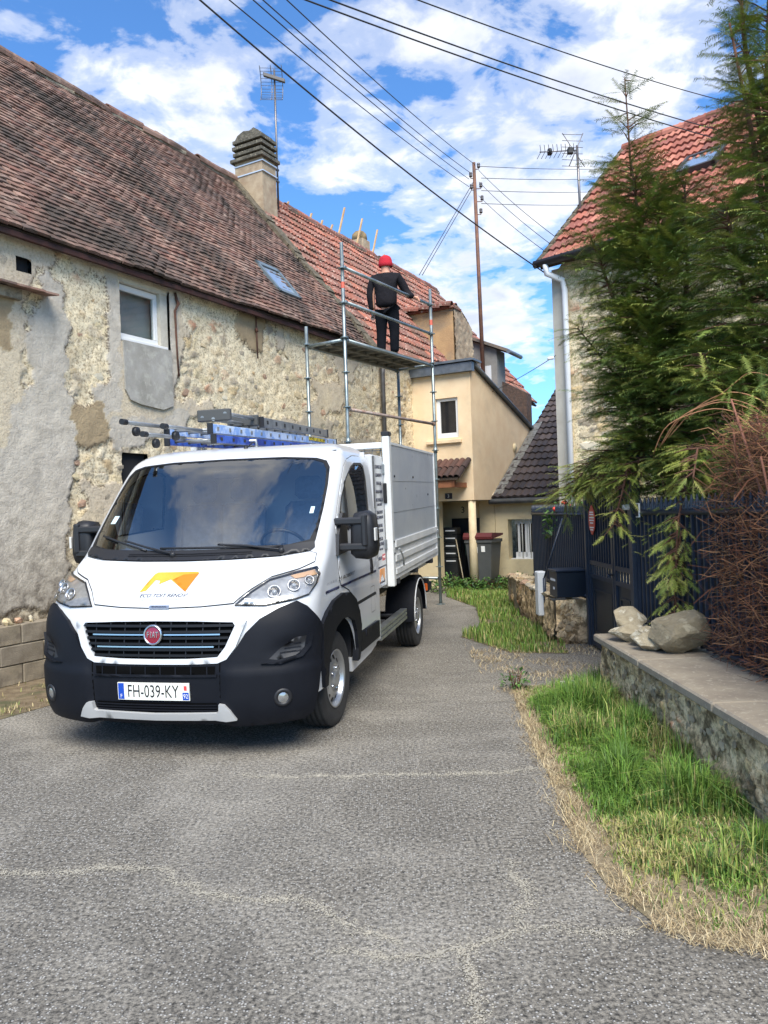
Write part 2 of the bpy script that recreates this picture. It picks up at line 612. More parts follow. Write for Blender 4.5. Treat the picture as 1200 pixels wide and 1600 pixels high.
# ------------------------------------------------------------------ grass
def blades(name, px, py, h, wid, m, lean=.35, z0=0.0, flat=False, tone=None):
    n = len(px)
    az = rng.uniform(0, 2 * np.pi, n)
    ln = rng.normal(0, lean, n) if not flat else rng.uniform(.8, 1.3, n) * 8
    hh = h * rng.uniform(.55, 1.25, n)
    dx, dy = np.cos(az), np.sin(az)
    sx, sy = -dy, dx
    bx = np.abs(ln) * hh if not flat else hh
    V = np.zeros((n, 5, 3))
    z = np.full(n, z0)
    w = wid * rng.uniform(.6, 1.3, n)
    mz = (hh * .6) if not flat else rng.uniform(.004, .03, n)
    tz = hh * np.clip(1 - .4 * np.abs(ln) if not flat else .02, .3, 1)
    if flat:
        tz = rng.uniform(.003, .05, n)
    for k, (sgn, zz, off) in enumerate(((-1, z, 0), (1, z, 0), (-.75, z + mz, .4), (.75, z + mz, .4), (0, z + tz, 1.0))):
        V[:, k, 0] = px + sx * w * sgn + dx * bx * off
        V[:, k, 1] = py + sy * w * sgn + dy * bx * off
        V[:, k, 2] = zz
    base = (np.arange(n) * 5)[:, None]
    F = np.concatenate([base + np.array([[0, 1, 3]]), base + np.array([[0, 3, 2]]), base + np.array([[2, 3, 4]])], 1).reshape(-1, 3)
    rv = rng.uniform(0, 1, n)
    if tone is not None:      # neighbouring blades share a tone
        rv = np.clip((tone - .25) * 1.7 + rng.normal(0, .2, n), 0, .999)
    rv = np.repeat(rv, 3)
    return mesh_np(name, V.reshape(-1, 3), F, m, rnd=rv)


def scatter(poly, n, dens=None):
    P = np.array(poly)
    lo, hi = P.min(0), P.max(0)
    x = rng.uniform(lo[0], hi[0], n * 4)
    y = rng.uniform(lo[1], hi[1], n * 4)
    k = inpoly(x, y, poly)
    x, y = x[k], y[k]
    if dens is not None:
        k = rng.uniform(0, 1, len(x)) < dens(x, y)
        x, y = x[k], y[k]
    return x[:n], y[:n]


M_GRASS = mat('grass', (.09, .17, .03), .55, rnd='attr', rcols=[(.095, .185, .028), (.13, .24, .035), (.175, .27, .05), (.08, .16, .035), (.24, .275, .07), (.36, .31, .13)], rvar=.3, spec=.3)
M_STRAW = mat('straw', (.5, .4, .22), .8, rnd='attr', rcols=[(.52, .42, .24), (.40, .30, .16), (.60, .50, .31), (.30, .22, .12), (.20, .14, .08)], rvar=.25)
M_DRYMIX = mat('dry_grass', (.2, .2, .06), .7, rnd='attr', rcols=[(.20, .21, .06), (.34, .28, .12), (.13, .17, .04), (.45, .36, .19)], rvar=.25)


def edge_d(x, y):      # distance from the lane-side edge of the verge
    ex = np.interp(y, [2.6, 2.8, 2.93, 3.26, 3.67, 4.53, 5.29, 6.3, 7.0], [1.5, 1.12, .99, .89, .86, .93, .96, 1.03, 1.1])
    return x - ex


def dg(x, y):
    e = edge_d(x, y)
    c = fbm(x * 4, y * 4, 3, 31)
    return np.clip((e - .05 - .2 * (c - .4)) * 7, 0, 1) * np.clip((y - 2.82) * 5, 0, 1) * np.clip((6.9 - y) * 3, 0, 1) * np.where(c > .43, 1, .16)


gx, gy = scatter([(.8, 2.6), (1.84, 2.6), (1.84, 6.95), (.8, 6.95)], 23000, dg)
clump = fbm(gx * 3.2, gy * 3.2, 3, 12)
gh = .04 + .24 * np.clip((clump - .36) * 2.6, 0, 1) ** 1.3 * np.clip(edge_d(gx, gy) * 2.6, .25, 1)
tag(link('verge_grass', blades('verge_grass', gx, gy, gh, .0034, M_GRASS, .62, tone=fbm(gx * 2.2, gy * 2.2, 3, 77))), 'long green grass along the foot of the coped stone wall', 'grass', kind='stuff')
sx_, sy_ = scatter([(.7, 2.55), (1.9, 2.55), (1.9, 6.95), (.7, 6.95)], 14000, lambda x, y: np.exp(-((edge_d(x, y) - .07 - .12 * (fbm(x * 5, y * 5, 3, 61) - .5)) / .08) ** 2) * np.clip(fbm(x * 6, y * 6, 3, 66) * 3 - .9, .1, 1) + .18 * (edge_d(x, y) > 0) + .8 * ((y < 2.95) & (edge_d(x, y) > -.05)))
tag(link('dry_straw', blades('dry_straw', sx_, sy_, .07, .0014, M_STRAW, flat=True)), 'dry cut straw lying along the edge of the verge', 'straw', kind='stuff')
gx, gy = scatter(FARG, 15000, lambda x, y: np.clip(fbm(x * 2, y * 2, 3, 5) * 2 - .3, .1, 1))
tag(link('far_grass', blades('far_grass', gx, gy, .05 + .16 * np.clip(fbm(gx * 1.6, gy * 1.6, 3, 9) - .3, 0, 1) * 2, .0055, M_GRASS, .4)), 'rough grass in front of the cream house and its low wall', 'grass', kind='stuff')
gx, gy = scatter(LEFTG, 5000, lambda x, y: np.clip(fbm(x * 3, y * 3, 3, 15) * 3 - 1.2, .03, 1))
tag(link('left_grass', blades('left_grass', gx, gy, .05, .004, M_DRYMIX, .6)), 'thin dry grass at the foot of the block wall', 'grass', kind='stuff')
gx, gy = scatter([(.9, 6.7), (2.4, 6.7), (2.4, 8.9), (.9, 9.6)], 2600, lambda x, y: np.clip(fbm(x * 3, y * 3, 3, 25) * 3 - 1.25, 0, 1))
tag(link('threshold_straw', blades('threshold_straw', gx, gy, .07, .0022, M_STRAW, flat=True)), 'scattered dead twigs and straw before the blue gate', 'straw', kind='stuff')
# ================================================================== houses on the left and at the end (shared building axis)
P0 = Vector((-4.1, 7.6, 0))
HA = R(61)          # local x = along the street wall (t), local y = behind the wall (d)
HM = Matrix.Translation(P0) @ Matrix.Rotation(HA, 4, 'Z')

CAMP = np.array([0, 0, 1.62])
_cr, _sr = math.cos(R(-2)), math.sin(R(-2))


def in_view(p, margin=.04):
    d = np.asarray(p) - CAMP
    if d[1] < .1:
        return False
    x, y = d[0] / d[1], d[2] / d[1]
    x, y = x * _cr + y * _sr, -x * _sr + y * _cr
    return abs(x) < .5 + margin and abs(y) < .667 + margin


def wave_tile(name, m, w, l, th, waves=2, amp=.034, seed=0):
    r = random.Random(seed)
    n = 4 * waves + 1
    xs = [w * i / (n - 1) for i in range(n)]
    zs = [amp * (.5 - .5 * math.cos(2 * math.pi * waves * i / (n - 1))) for i in range(n)]
    vs = [(x, 0, th + z) for x, z in zip(xs, zs)] + [(x, l, z) for x, z in zip(xs, zs)] + [(x, .002, z - .004) for x, z in zip(xs, zs)]
    vs = [(x + r.uniform(-.003, .003), y + r.uniform(-.004, .004), z) for x, y, z in vs]
    fs = [[i, i + 1, n + i + 1, n + i] for i in range(n - 1)] + [[2 * n + i, 2 * n + i + 1, i + 1, i] for i in range(n - 1)]
    return vs, fs


def flat_tile(name, m, w, l, th, seed=0):
    r = random.Random(seed)
    j = lambda k: r.uniform(-k, k)
    g = .003
    vs = [(g, j(.006), th + j(.004)), (w - g, j(.006), th + j(.004)), (w - g, l, .004), (g, l, .004),
          (g, j(.004), j(.002)), (w - g, j(.004), j(.002)), (w * .5, j(.008), th + .004 + j(.004)), (w * .5, l, .008)]
    fs = [[0, 6, 7, 3], [6, 1, 2, 7], [4, 5, 1, 6, 0], [0, 3, 4], [1, 5, 2]]
    return vs, fs


def tile_roof(roof, frame, t0, t1, d0, z0, d1, z1, w, ex, kind, m_obj, m_attr, maxobj, over=1.35, und=.02, jit=.01, seed=1, clip=None, th=None):
    """tiles as children of roof; frame = world matrix of the roof's local space"""
    L = math.hypot(d1 - d0, z1 - z0)
    e = np.array([0, (d1 - d0) / L, (z1 - z0) / L])
    nn = np.array([0, -(z1 - z0) / L, (d1 - d0) / L])
    sg = 1 if nn[2] > 0 else -1
    nn *= sg
    r = random.Random(seed)
    shapes = [(wave_tile if kind == 'wave' else flat_tile)('', None, w, ex * over, th or (.042 if kind == 'wave' else .022), **({} if kind != 'wave' else {}), seed=seed * 10 + k) for k in range(4)]
    shape_me = []
    for k, (vs, fs) in enumerate(shapes):
        me = bpy.data.meshes.new('tile')
        me.from_pydata(vs, [], fs)
        me.materials.append(m_obj)
        shape_me.append(me)
    F3 = np.array(frame.to_3x3())
    F0 = np.array(frame.translation)
    cand = []
    rows = int(L / ex)
    for row in range(rows + 1):
        s = row * ex
        if s > L - .02:
            break
        off = (w / 2 if (row % 2 and kind == 'flat') else 0)
        c = int((t1 - t0) / w) + 1
        for k in range(c):
            t = t0 + off + k * w
            if t + w > t1 + .01:
                continue
            if clip and not clip(t + w / 2, s):
                continue
            h = (fbm(np.array([t * .9]), np.array([s * .9]), 3, seed)[0] - .5) * 2 * und
            p = np.array([t, d0, z0]) + e * (s + r.uniform(-jit, jit)) + nn * (h + r.uniform(0, jit * .4))
            wp = F3 @ p + F0
            cand.append((np.linalg.norm(wp - CAMP), in_view(wp), p, r.uniform(-.02, .02) * (jit / .01), r.uniform(-.010, .014) * (jit / .01), r.randrange(4)))
    vis = sorted([c for c in cand if c[1]], key=lambda c: c[0])
    near = set(id(c) for c in vis[:maxobj])
    V, Fc, RV = [], [], []
    b = 0
    for c in cand:
        _, _, p, rz, tilt, k = c
        ax = np.array([1.0, 0, 0])
        ex_ = e * math.cos(tilt) + nn * math.sin(tilt)
        nz = -e * math.sin(tilt) + nn * math.cos(tilt)
        x2 = ax * math.cos(rz) + ex_ * math.sin(rz)
        y2 = -ax * math.sin(rz) + ex_ * math.cos(rz)
        if np.dot(np.cross(x2, y2), nz) < 0:
            pass
        if id(c) in near:
            o = bpy.data.objects.new('tile', shape_me[k])
            COL.objects.link(o)
            o.parent = roof
            o.matrix_local = Matrix(((x2[0], y2[0], nz[0], p[0]), (x2[1], y2[1], nz[1], p[1]), (x2[2], y2[2], nz[2], p[2]), (0, 0, 0, 1)))
        else:
            vs, fs = shapes[k]
            A = np.array(vs)
            V.append(p + A[:, :1] * x2 + A[:, 1:2] * y2 + A[:, 2:] * nz)
            rv = r.random()
            for f in fs:
                Fc.append([i + b for i in f])
                RV.append(rv)
            b += len(vs)
    if V:
        me = mesh_np('roof_tiles', np.concatenate(V), Fc, m_attr, rnd=RV)
        o = link('roof_tiles', me, roof)
        o['kind'] = 'stuff'
    return roof


def roof_deck(name, parent, t0, t1, d0, z0, d1, z1, m, drop=.03, thick=.05):
    """the roof part itself: boarding under the tiles"""
    L = math.hypot(d1 - d0, z1 - z0)
    nn = Vector((0, -(z1 - z0) / L, (d1 - d0) / L))
    if nn.z < 0:
        nn = -nn
    mb = MB()
    vs = []
    for k in (drop, drop + thick):
        for t, d, z in ((t0, d0, z0), (t1, d0, z0), (t1, d1, z1), (t0, d1, z1)):
            vs.append(Vector((t, d, z)) - nn * k)
    mb.add(vs, [[0, 1, 2, 3], [7, 6, 5, 4], [0, 4, 5, 1], [1, 5, 6, 2], [2, 6, 7, 3], [3, 7, 4, 0]])
    return mb.build(name, m, parent)


# ---- materials
BR = [srgb(122, 92, 78), srgb(112, 85, 74), srgb(130, 100, 86), srgb(106, 82, 72), srgb(118, 94, 82), srgb(138, 110, 96), srgb(114, 80, 68), srgb(98, 80, 72)]
RK1 = dict(rcols=BR, rvar=.16, c2=srgb(172, 152, 136), scale=5.5, contrast=(.56, .80), c3=srgb(66, 56, 48), s3=1.1, f3=(.46, .62), coords='World', bump=.008, bscale=45)
RT1o = mat('old_tile_piece', BR[0], .92, rnd='obj', **RK1)
RT1a = mat('old_tile_mass', BR[0], .92, rnd='attr', **RK1)
RR = [srgb(140, 86, 70), srgb(150, 92, 76), srgb(124, 78, 66), srgb(156, 94, 74), srgb(132, 90, 78), srgb(112, 76, 66)]
RT2o = mat('red_tile_piece', RR[0], .85, rnd='obj', rcols=RR, rvar=.22, c2=srgb(184, 166, 150), scale=16, contrast=(.54, .70), c3=srgb(92, 78, 64), s3=1.5, f3=(.52, .7), coords='World', bump=.004)
RT2a = mat('red_tile_mass', RR[0], .85, rnd='attr', rcols=RR, rvar=.22, c2=srgb(184, 166, 150), scale=16, contrast=(.54, .70), c3=srgb(92, 78, 64), s3=1.5, f3=(.52, .7), coords='World', bump=.004)
DT = [srgb(62, 53, 51), srgb(70, 60, 57), srgb(54, 47, 47), srgb(76, 65, 61)]
RT3o = mat('dark_tile_piece', DT[0], .7, rnd='obj', rcols=DT, rvar=.18, c2=srgb(100, 94, 88), scale=9, contrast=(.6, .8), coords='World', bump=.003)
RT3a = mat('dark_tile_mass', DT[0], .7, rnd='attr', rcols=DT, rvar=.18, c2=srgb(100, 94, 88), scale=9, contrast=(.6, .8), coords='World', bump=.003)
OR_ = [srgb(146, 84, 68), srgb(156, 94, 76), srgb(134, 78, 66), srgb(166, 106, 88), srgb(120, 72, 62)]
RT4o = mat('orange_tile_piece', OR_[0], .8, rnd='obj', rcols=OR_, rvar=.2, c2=srgb(196, 150, 128), scale=18, contrast=(.6, .75), coords='World', bump=.004)
RT4a = mat('orange_tile_mass', OR_[0], .8, rnd='attr', rcols=OR_, rvar=.2, c2=srgb(196, 150, 128), scale=18, contrast=(.6, .75), coords='World', bump=.004)
M_DECK = mat('roof_boarding', (.05, .035, .025), .95)
M_MORTAR = mat('lime_mortar', srgb(176, 164, 142), .95, c2=srgb(120, 110, 94), scale=12, c3=srgb(86, 80, 66), s3=3, bump=.02, bscale=30, coords='World')
SC = [srgb(208, 192, 158), srgb(196, 176, 140), srgb(180, 168, 148), srgb(212, 194, 154), srgb(198, 166, 124), srgb(160, 148, 130), srgb(214, 204, 180), srgb(184, 146, 120)]
M_STONE = mat('wall_stone', SC[0], .92, rnd='obj', rcols=SC, rvar=.15, c2=srgb(222, 210, 182), scale=16, contrast=(.5, .75), bump=.012, bscale=22)
M_ZINC = mat('zinc', srgb(126, 132, 138), .45, .6, c2=srgb(104, 110, 116), scale=6, rrough=.2)
M_PVC = mat('white_frame', (.74, .74, .72), .35)
M_GLASS = glass_mat('window_glass', (.80, .83, .83), .5, .01, fk=.12)
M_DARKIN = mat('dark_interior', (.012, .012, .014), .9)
M_CEMENT = mat('cement', srgb(164, 160, 152), .9, c2=srgb(140, 136, 126), scale=4, c3=srgb(176, 172, 160), s3=9, bump=.006, bscale=50, coords='World')


def rubble_material(name='rubble_wall', k=1.0, tint=(1, 1, 1), damp=2.3):
    m = bpy.data.materials.new(name)
    m.use_nodes = True
    t = m.node_tree
    bs = t.nodes['Principled BSDF']
    pos = N(t, 'ShaderNodeNewGeometry').outputs['Position']
    A = lambda n: N(t, 'ShaderNodeAttribute', attribute_name=n).outputs['Fac']
    big = noise(t, pos, 1.3, 7, .65, .5)
    mid = noise(t, pos, 7, 7, .65, .3)
    fine = noise(t, pos, 38, 5, .7)
    stone = ramp(t, A('cid'), [(0, srgb(206, 190, 152)), (.16, srgb(184, 160, 122)), (.3, srgb(214, 202, 172)), (.46, srgb(168, 156, 136)), (.6, srgb(208, 184, 140)), (.72, srgb(150, 140, 126)), (.84, srgb(220, 208, 182)), (.93, srgb(178, 132, 104))], 'CONSTANT')
    mort = mix_c(t, ramp(t, mid, [(.35, 0), (.65, 1)]), srgb(238, 224, 192), srgb(214, 196, 160))
    rub = mix_c(t, A('joint'), stone, mort)
    rub = mix_c(t, ramp(t, fine, [(.38, .75), (.50, 0)]), rub, srgb(136, 118, 92))
    rub = mix_c(t, ramp(t, noise(t, pos, 19, 6, .7, .4), [(.34, .8), (.46, 0)]), rub, srgb(150, 134, 108))
    rub = mix_c(t, ramp(t, big, [(.56, 0), (.74, .6)]), rub, srgb(140, 126, 104))
    pl = mix_c(t, ramp(t, mid, [(.3, 0), (.7, 1)]), srgb(206, 192, 168), srgb(180, 166, 144))
    pl = mix_c(t, ramp(t, big, [(.45, 0), (.7, .8)]), pl, srgb(212, 196, 164))
    pl = mix_c(t, ramp(t, fine, [(.36, .45), (.5, 0)]), pl, srgb(136, 120, 100))
    pl = mix_c(t, ramp(t, noise(t, pos, 3.2, 8, .7, .8), [(.55, 0), (.66, .7)]), pl, srgb(206, 194, 168))
    pl = mix_c(t, ramp(t, noise(t, pos, 2.1, 8, .7, 1.2), [(.60, 0), (.70, .6)]), pl, srgb(158, 140, 114))
    pl = mix_c(t, math_n(t, 'MULTIPLY', A('cement'), .8), pl, mix_c(t, ramp(t, mid, [(.3, 0), (.7, 1)]), srgb(198, 190, 176), srgb(166, 158, 145)))
    c = mix_c(t, A('plaster'), rub, pl)
    c = mix_c(t, A('brown'), c, mix_c(t, ramp(t, mid, [(.3, 0), (.7, 1)]), srgb(168, 148, 116), srgb(146, 128, 100)))
    c = mix_c(t, math_n(t, 'MULTIPLY', math_n(t, 'MULTIPLY', A('edge'), ramp(t, fine, [(.42, 1), (.56, 0)])), .8), c, srgb(84, 70, 54))  # brown painted along plaster rims: their shadow put into the colour, plus lodged dirt
    # rising damp and moss near the ground
    sp = N(t, 'ShaderNodeSeparateXYZ')
    t.links.new(pos, sp.inputs[0])
    low = math_n(t, 'SUBTRACT', 1.0, math_n(t, 'DIVIDE', sp.outputs[2], damp), True)
    dirt = math_n(t, 'MULTIPLY', ramp(t, math_n(t, 'ADD', math_n(t, 'MULTIPLY', low, .55), math_n(t, 'MULTIPLY', mid, .6)), [(.46, 0), (.72, 1)]), .75)
    c = mix_c(t, dirt, c, mix_c(t, ramp(t, fine, [(.4, 0), (.6, 1)]), srgb(92, 84, 76), srgb(128, 120, 110)))
    moss = math_n(t, 'MULTIPLY', math_n(t, 'SUBTRACT', 1.0, math_n(t, 'DIVIDE', math_n(t, 'SUBTRACT', sp.outputs[2], .6), .35), True), ramp(t, mid, [(.45, 0), (.6, .8)]))
    c = mix_c(t, moss, c, srgb(66, 56, 34))
    if tint != (1, 1, 1):
        c = mix_c(t, 1.0, c, tint, 'MULTIPLY')
    t.links.new(c, bs.inputs['Base Color'])
    bs.inputs['Roughness'].default_value = .95
    b = N(t, 'ShaderNodeBump', inp={'Strength': .9, 'Distance': .018})
    hsum = math_n(t, 'ADD', math_n(t, 'MULTIPLY', fine, .6), mid)
    t.links.new(hsum, b.inputs['Height'])
    t.links.new(b.outputs[0], bs.inputs['Normal'])
    return m


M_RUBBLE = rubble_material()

PLASTER = [[(.92, 4.45), (1.22, 4.16), (1.22, 3.86), (1.21, 3.12), (1.25, 2.81), (1.2, 2.02), (1.1, 1.41), (1.03, 1.04), (-.6, 1.1), (-.5, 1.45), (.39, 2.01), (.46, 2.86), (.69, 3.17), (.72, 3.76), (.83, 4.05)],
           [(1.79, 4.65), (1.98, 4.65), (1.96, 3.59), (1.96, 2.97), (1.5, 2.89), (1.51, 3.19), (1.75, 3.33)], [(2.75, 4.74), (2.99, 4.69), (2.95, 3.75), (2.84, 3.06), (2.7, 3.09)],
           [(1.51, 3.19), (2.75, 3.12), (3.59, 3.27), (3.64, 3.01), (1.77, 2.76)], [(1.73, 2.84), (2.66, 2.96), (3.2, 3.1), (3.07, 2.87), (1.86, 2.46), (1.72, 2.57)],
           [(1.18, 4.8), (1.91, 4.8), (2.83, 4.8), (3.28, 4.72), (3.15, 4.56), (2.57, 4.51), (1.9, 4.51), (1.3, 4.51)], [(-.3, 2.48), (.8, 2.44), (1.16, 2.03), (1.1, .7), (-.6, .71)], [(-1.5, 4.1), (.5, 4.1), (.62, 3.3), (.45, 2.2), (-1.5, 2.0)],
           [(1.95, 4.65), (2.84, 4.65), (2.84, 3.0), (1.95, 3.0)]]
BROWN = [[(1.25, 2.97), (1.74, 3.01), (1.71, 2.53), (1.23, 2.5)], [(4.14, 4.62), (4.81, 4.68), (4.82, 4.24), (4.6, 4.13), (4.19, 4.23)], [(-.9, 4.1), (.55, 4.1), (.5, 3.4), (-.9, 3.4)]]


def rubble_wall(name, parent, t0, t1, z0, z1, mp, holes=(), plaster=(), brown=(), res=.026, cs=.14, amp=.017, seed=3, m=None, patchy=0.0, cement=()):
    """displaced rubble wall: mp(t, out, z) with out = distance in front of the wall face"""
    nt_, nz_ = int((t1 - t0) / res) + 1, int((z1 - z0) / res) + 1
    T, Z = np.meshgrid(np.linspace(t0, t1, nt_), np.linspace(z0, z1, nz_))
    jt = T + (fbm(T * 5, Z * 5, 3, seed) - .5) * .1
    jz = Z + (fbm(T * 5, Z * 5, 3, seed + 4) - .5) * .1
    f1, f2, cid = cells(jt / (cs * 1.35), jz / cs, seed)
    joint = np.clip(1 - (f2 - f1 - .06) / .16, 0, 1)
    # lime mortar smeared over part of the stones
    smear = np.clip((fbm(T * 2.6, Z * 2.6, 5, seed + 11) - .32) * 5, 0, 1)
    joint = np.maximum(joint, smear * .95)
    pl = np.zeros(T.shape)
    wob_t = T + (fbm(T * 7, Z * 7, 3, seed + 2) - .5) * .22
    wob_z = Z + (fbm(T * 7, Z * 7, 3, seed + 7) - .5) * .22
    for p in plaster:
        pl = np.maximum(pl, inpoly(wob_t, wob_z, p))
    if patchy:
        pl = np.maximum(pl, (fbm(T * 1.1 + 7, Z * 1.1, 5, seed + 40) > patchy).astype(float))
    ce = np.zeros(T.shape)
    for p in cement:
        ce = np.maximum(ce, inpoly(wob_t, wob_z, p))
    br = np.zeros(T.shape)
    for p in brown:
        br = np.maximum(br, inpoly(wob_t, wob_z, p))
    anyp = np.maximum(pl, br)
    h = amp * (1 - joint) * (.6 + .8 * cid) + amp * .9 * fbm(T * 9, Z * 9, 3, seed + 1) + .01 * fbm(T * 30, Z * 30, 2, seed + 5) - amp * .4 * (fbm(T * 16, Z * 16, 2, seed + 21) > .66)
    h = np.where(anyp > 0, amp * 1.3 + .016 * fbm(T * 5, Z * 5, 4, seed + 6) + .006 * fbm(T * 22, Z * 22, 2, seed + 16), h) + .03 * (fbm(T * .7, Z * .7, 2, seed + 8) - .5)
    V = np.array([mp(a, b, c) for a, b, c in zip(T.ravel(), h.ravel(), Z.ravel())])
    i = np.arange(nt_ * nz_).reshape(nz_, nt_)
    F = np.stack([i[:-1, :-1], i[:-1, 1:], i[1:, 1:], i[1:, :-1]], -1)
    keep = np.ones(F.shape[:2], bool)
    tc_, zc_ = (T[:-1, :-1] + T[1:, 1:]) / 2, (Z[:-1, :-1] + Z[1:, 1:]) / 2
    for a, b, c, d in holes:
        keep &= ~((tc_ > a) & (tc_ < b) & (zc_ > c) & (zc_ < d))
    me = mesh_np(name, V, F[keep], m or M_RUBBLE)
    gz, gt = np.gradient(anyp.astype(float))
    edge = np.clip(np.hypot(gz, gt) * 2, 0, 1) * (fbm(T * 4, Z * 4, 3, seed + 30) > .42)  # mask for the painted rim shadow and dirt round the plaster patches
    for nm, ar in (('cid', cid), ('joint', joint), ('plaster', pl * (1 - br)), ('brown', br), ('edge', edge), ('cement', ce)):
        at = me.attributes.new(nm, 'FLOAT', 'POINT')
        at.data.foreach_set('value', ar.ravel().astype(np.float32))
    return link(name, me, parent), anyp


STONES = [rock_mesh('stone', M_STONE, 50 + k, 1, 1.0, .4) for k in range(8)]


def stone(parent, loc, size, rot, me=None):
    o = bpy.data.objects.new('stone', me or random.choice(STONES))
    COL.objects.link(o)
    o.parent = parent
    o.location = loc
    o.rotation_euler = rot
    o.scale = size
    return o


# =================================================== 1. old stone house
H1 = tag(empty('stone_house', P0, HA), 'old rubble stone house with sagging brown tile roof behind the truck', 'house')
WIN = (1.97, 2.80, 3.82, 4.60)
SMW = (1.93, 2.35, 1.95, 2.46)
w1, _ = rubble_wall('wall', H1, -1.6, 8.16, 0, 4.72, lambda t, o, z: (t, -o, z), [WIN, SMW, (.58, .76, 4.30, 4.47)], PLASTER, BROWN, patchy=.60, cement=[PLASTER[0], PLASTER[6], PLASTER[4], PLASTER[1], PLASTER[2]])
r0 = random.Random(4)
placed = []
while len(placed) < 230:
    t, z = r0.uniform(.2, 8.0), r0.uniform(.75, 4.6)
    s = r0.uniform(.05, .11) * (1.0 if r0.random() < .8 else 1.5)
    if WIN[0] - .2 < t < WIN[1] + .2 and 3.0 < z:
        continue
    if any(inpoly(np.array([t]), np.array([z]), p)[0] for p in PLASTER + BROWN):
        continue
    if any((t - a) ** 2 + (z - b) ** 2 < (.75 * (s + c)) ** 2 for a, b, c in placed):
        continue
    placed.append((t, z, s))
    stone(w1, (t, -.014, z), (s * 1.9, s * .27, s * 1.15), (r0.uniform(-.2, .2), r0.uniform(-.4, .4), r0.uniform(-.2, .2)))
# carcass behind the face: gables and back wall
mb = MB()
mb.prism([(.02, 0), (6.1, 0), (6.1, 4.6), (3.05, 8.55), (.02, 4.6)], 7.75, 8.0, lambda a, b, h: (h, a, b))
mb.prism([(.02, 0), (6.1, 0), (6.1, 4.6), (3.05, 8.55), (.02, 4.6)], -1.6, -1.35, lambda a, b, h: (h, a, b))
mb.box(-1.35, 7.75, 6.0, 6.25, 0, 4.6)
mb.build('gable_walls', M_MORTAR, H1)
rf = roof_deck('roof', H1, -1.6, 7.93, -.2, 4.70, 3.0, 8.60, M_DECK)
mb = MB()
mb.box(-1.6, 7.9, -.18, -.13, 4.605, 4.66)
mb.build('eave_board', mat('eave_wood', srgb(74, 42, 36), .85, c2=srgb(50, 32, 28), scale=8), H1)
tile_roof(rf, HM, -1.6, 7.9, -.22, 4.69, 3.0, 8.60, .165, .095, 'flat', RT1o, RT1a, 300, over=1.9, und=.05, jit=.013, seed=5, th=.034)
rb = roof_deck('back_roof', H1, -1.6, 7.93, 6.3, 4.6, 3.0, 8.66, RT1a)
# half-round ridge tiles, unevenly bedded in mortar
mb = MB()
mb.tube([(-1.6 + i * .5, 3.0, 8.58 + .02 * math.sin(i * 1.7)) for i in range(20)], .10, 8)
mb.build('ridge_mortar', M_MORTAR, H1)
prof = [(math.cos(a) * .12, math.sin(a) * .12) for a in np.linspace(-.25, math.pi + .25, 8)]


def half_round(name, m, l, r):
    pr = [(math.cos(a) * r, math.sin(a) * r) for a in np.linspace(-.3, math.pi + .3, 8)]
    vs = [(0, y, z) for y, z in pr] + [(l, y * .9, z * .9) for y, z in pr] + [(0, y * .85, z * .85) for y, z in pr]
    fs = [[i, i + 1, 9 + i, 8 + i] for i in range(7)] + [[16 + i, 17 + i, i + 1, i] for i in range(7)]
    me = bpy.data.meshes.new(name)
    me.from_pydata(vs, [], fs)
    me.materials.append(m)
    return me


RIDGE1 = half_round('ridge_tile', RT1o, .40, .125)
for i in range(26):
    o = link('ridge_tile', RIDGE1, rf, (-1.6 + i * .365, 3.0 + random.uniform(-.015, .015), 8.60 + random.uniform(-.02, .02)), (0, random.uniform(-.05, .05), random.uniform(-.05, .05)))
# verge band of mortar between this roof and the next
sl = math.atan2(8.60 - 4.70, 3.2)
mb = MB()
L1 = math.hypot(3.2, 3.90)
nseg = 26
for i in range(nseg):
    s0, s1 = L1 * i / nseg, L1 * (i + 1) / nseg
    k = .05 + random.uniform(-.015, .025)
    wv = random.uniform(-.02, .03)
    e = Vector((0, math.cos(sl), math.sin(sl)))
    nn = Vector((0, -math.sin(sl), math.cos(sl)))
    b0 = Vector((0, -.22, 4.69))
    vs = [b0 + e * s + nn * hh + Vector((t, 0, 0)) for hh in (-.05, k) for s in (s0, s1 + .01) for t in (7.80 + wv, 8.06 + wv)]
    mb.add(vs, [[0, 1, 3, 2], [4, 6, 7, 5], [0, 4, 5, 1], [1, 5, 7, 3], [3, 7, 6, 2], [2, 6, 4, 0]])
mb.build('roof_verge', mat('verge_mortar', srgb(112, 102, 84), .95, c2=srgb(76, 68, 54), scale=9, c3=srgb(156, 146, 122), s3=14, f3=(.58, .68), bump=.03, bscale=24, coords='World'), H1)

# window: rendered surround, white casement, sill panel below
win = MB()
win.box(1.975, 2.80, -.03, .10, 4.585, 4.66)
win.box(1.985, 2.79, -.015, .10, 4.54, 4.60)
win.box(2.665, 2.79, -.005, .14, 3.84, 4.545)
win.build('window_surround', mat('surround', srgb(206, 200, 184), .85, c2=srgb(184, 176, 160), scale=6, bump=.003), H1)
fw = MB()
for a, b, c, d in ((1.975, 2.665, 4.46, 4.535), (1.975, 2.665, 3.865, 3.93), (1.975, 2.03, 3.93, 4.46), (2.60, 2.665, 3.93, 4.46)):
    fw.box(a, b, .045, .10, c, d, .006)
fw.box(1.97, 2.79, -.01, .12, 3.825, 3.865, .006)
f1_ = fw.build('window', M_PVC, H1)
gb = MB()
gb.box(2.03, 2.60, .07, .076, 3.93, 4.46)
gb.build('pane', M_GLASS, f1_)
ib = MB()
ib.box(1.2, 5.2, 1.5, 1.55, 3.4, 4.66)
ib.box(4.9, 5.0, .12, 1.5, 3.4, 4.66)
ib.box(1.2, 1.3, .12, 1.5, 3.4, 4.66)
ib.box(1.2, 5.0, .12, 1.5, 4.62, 4.66)
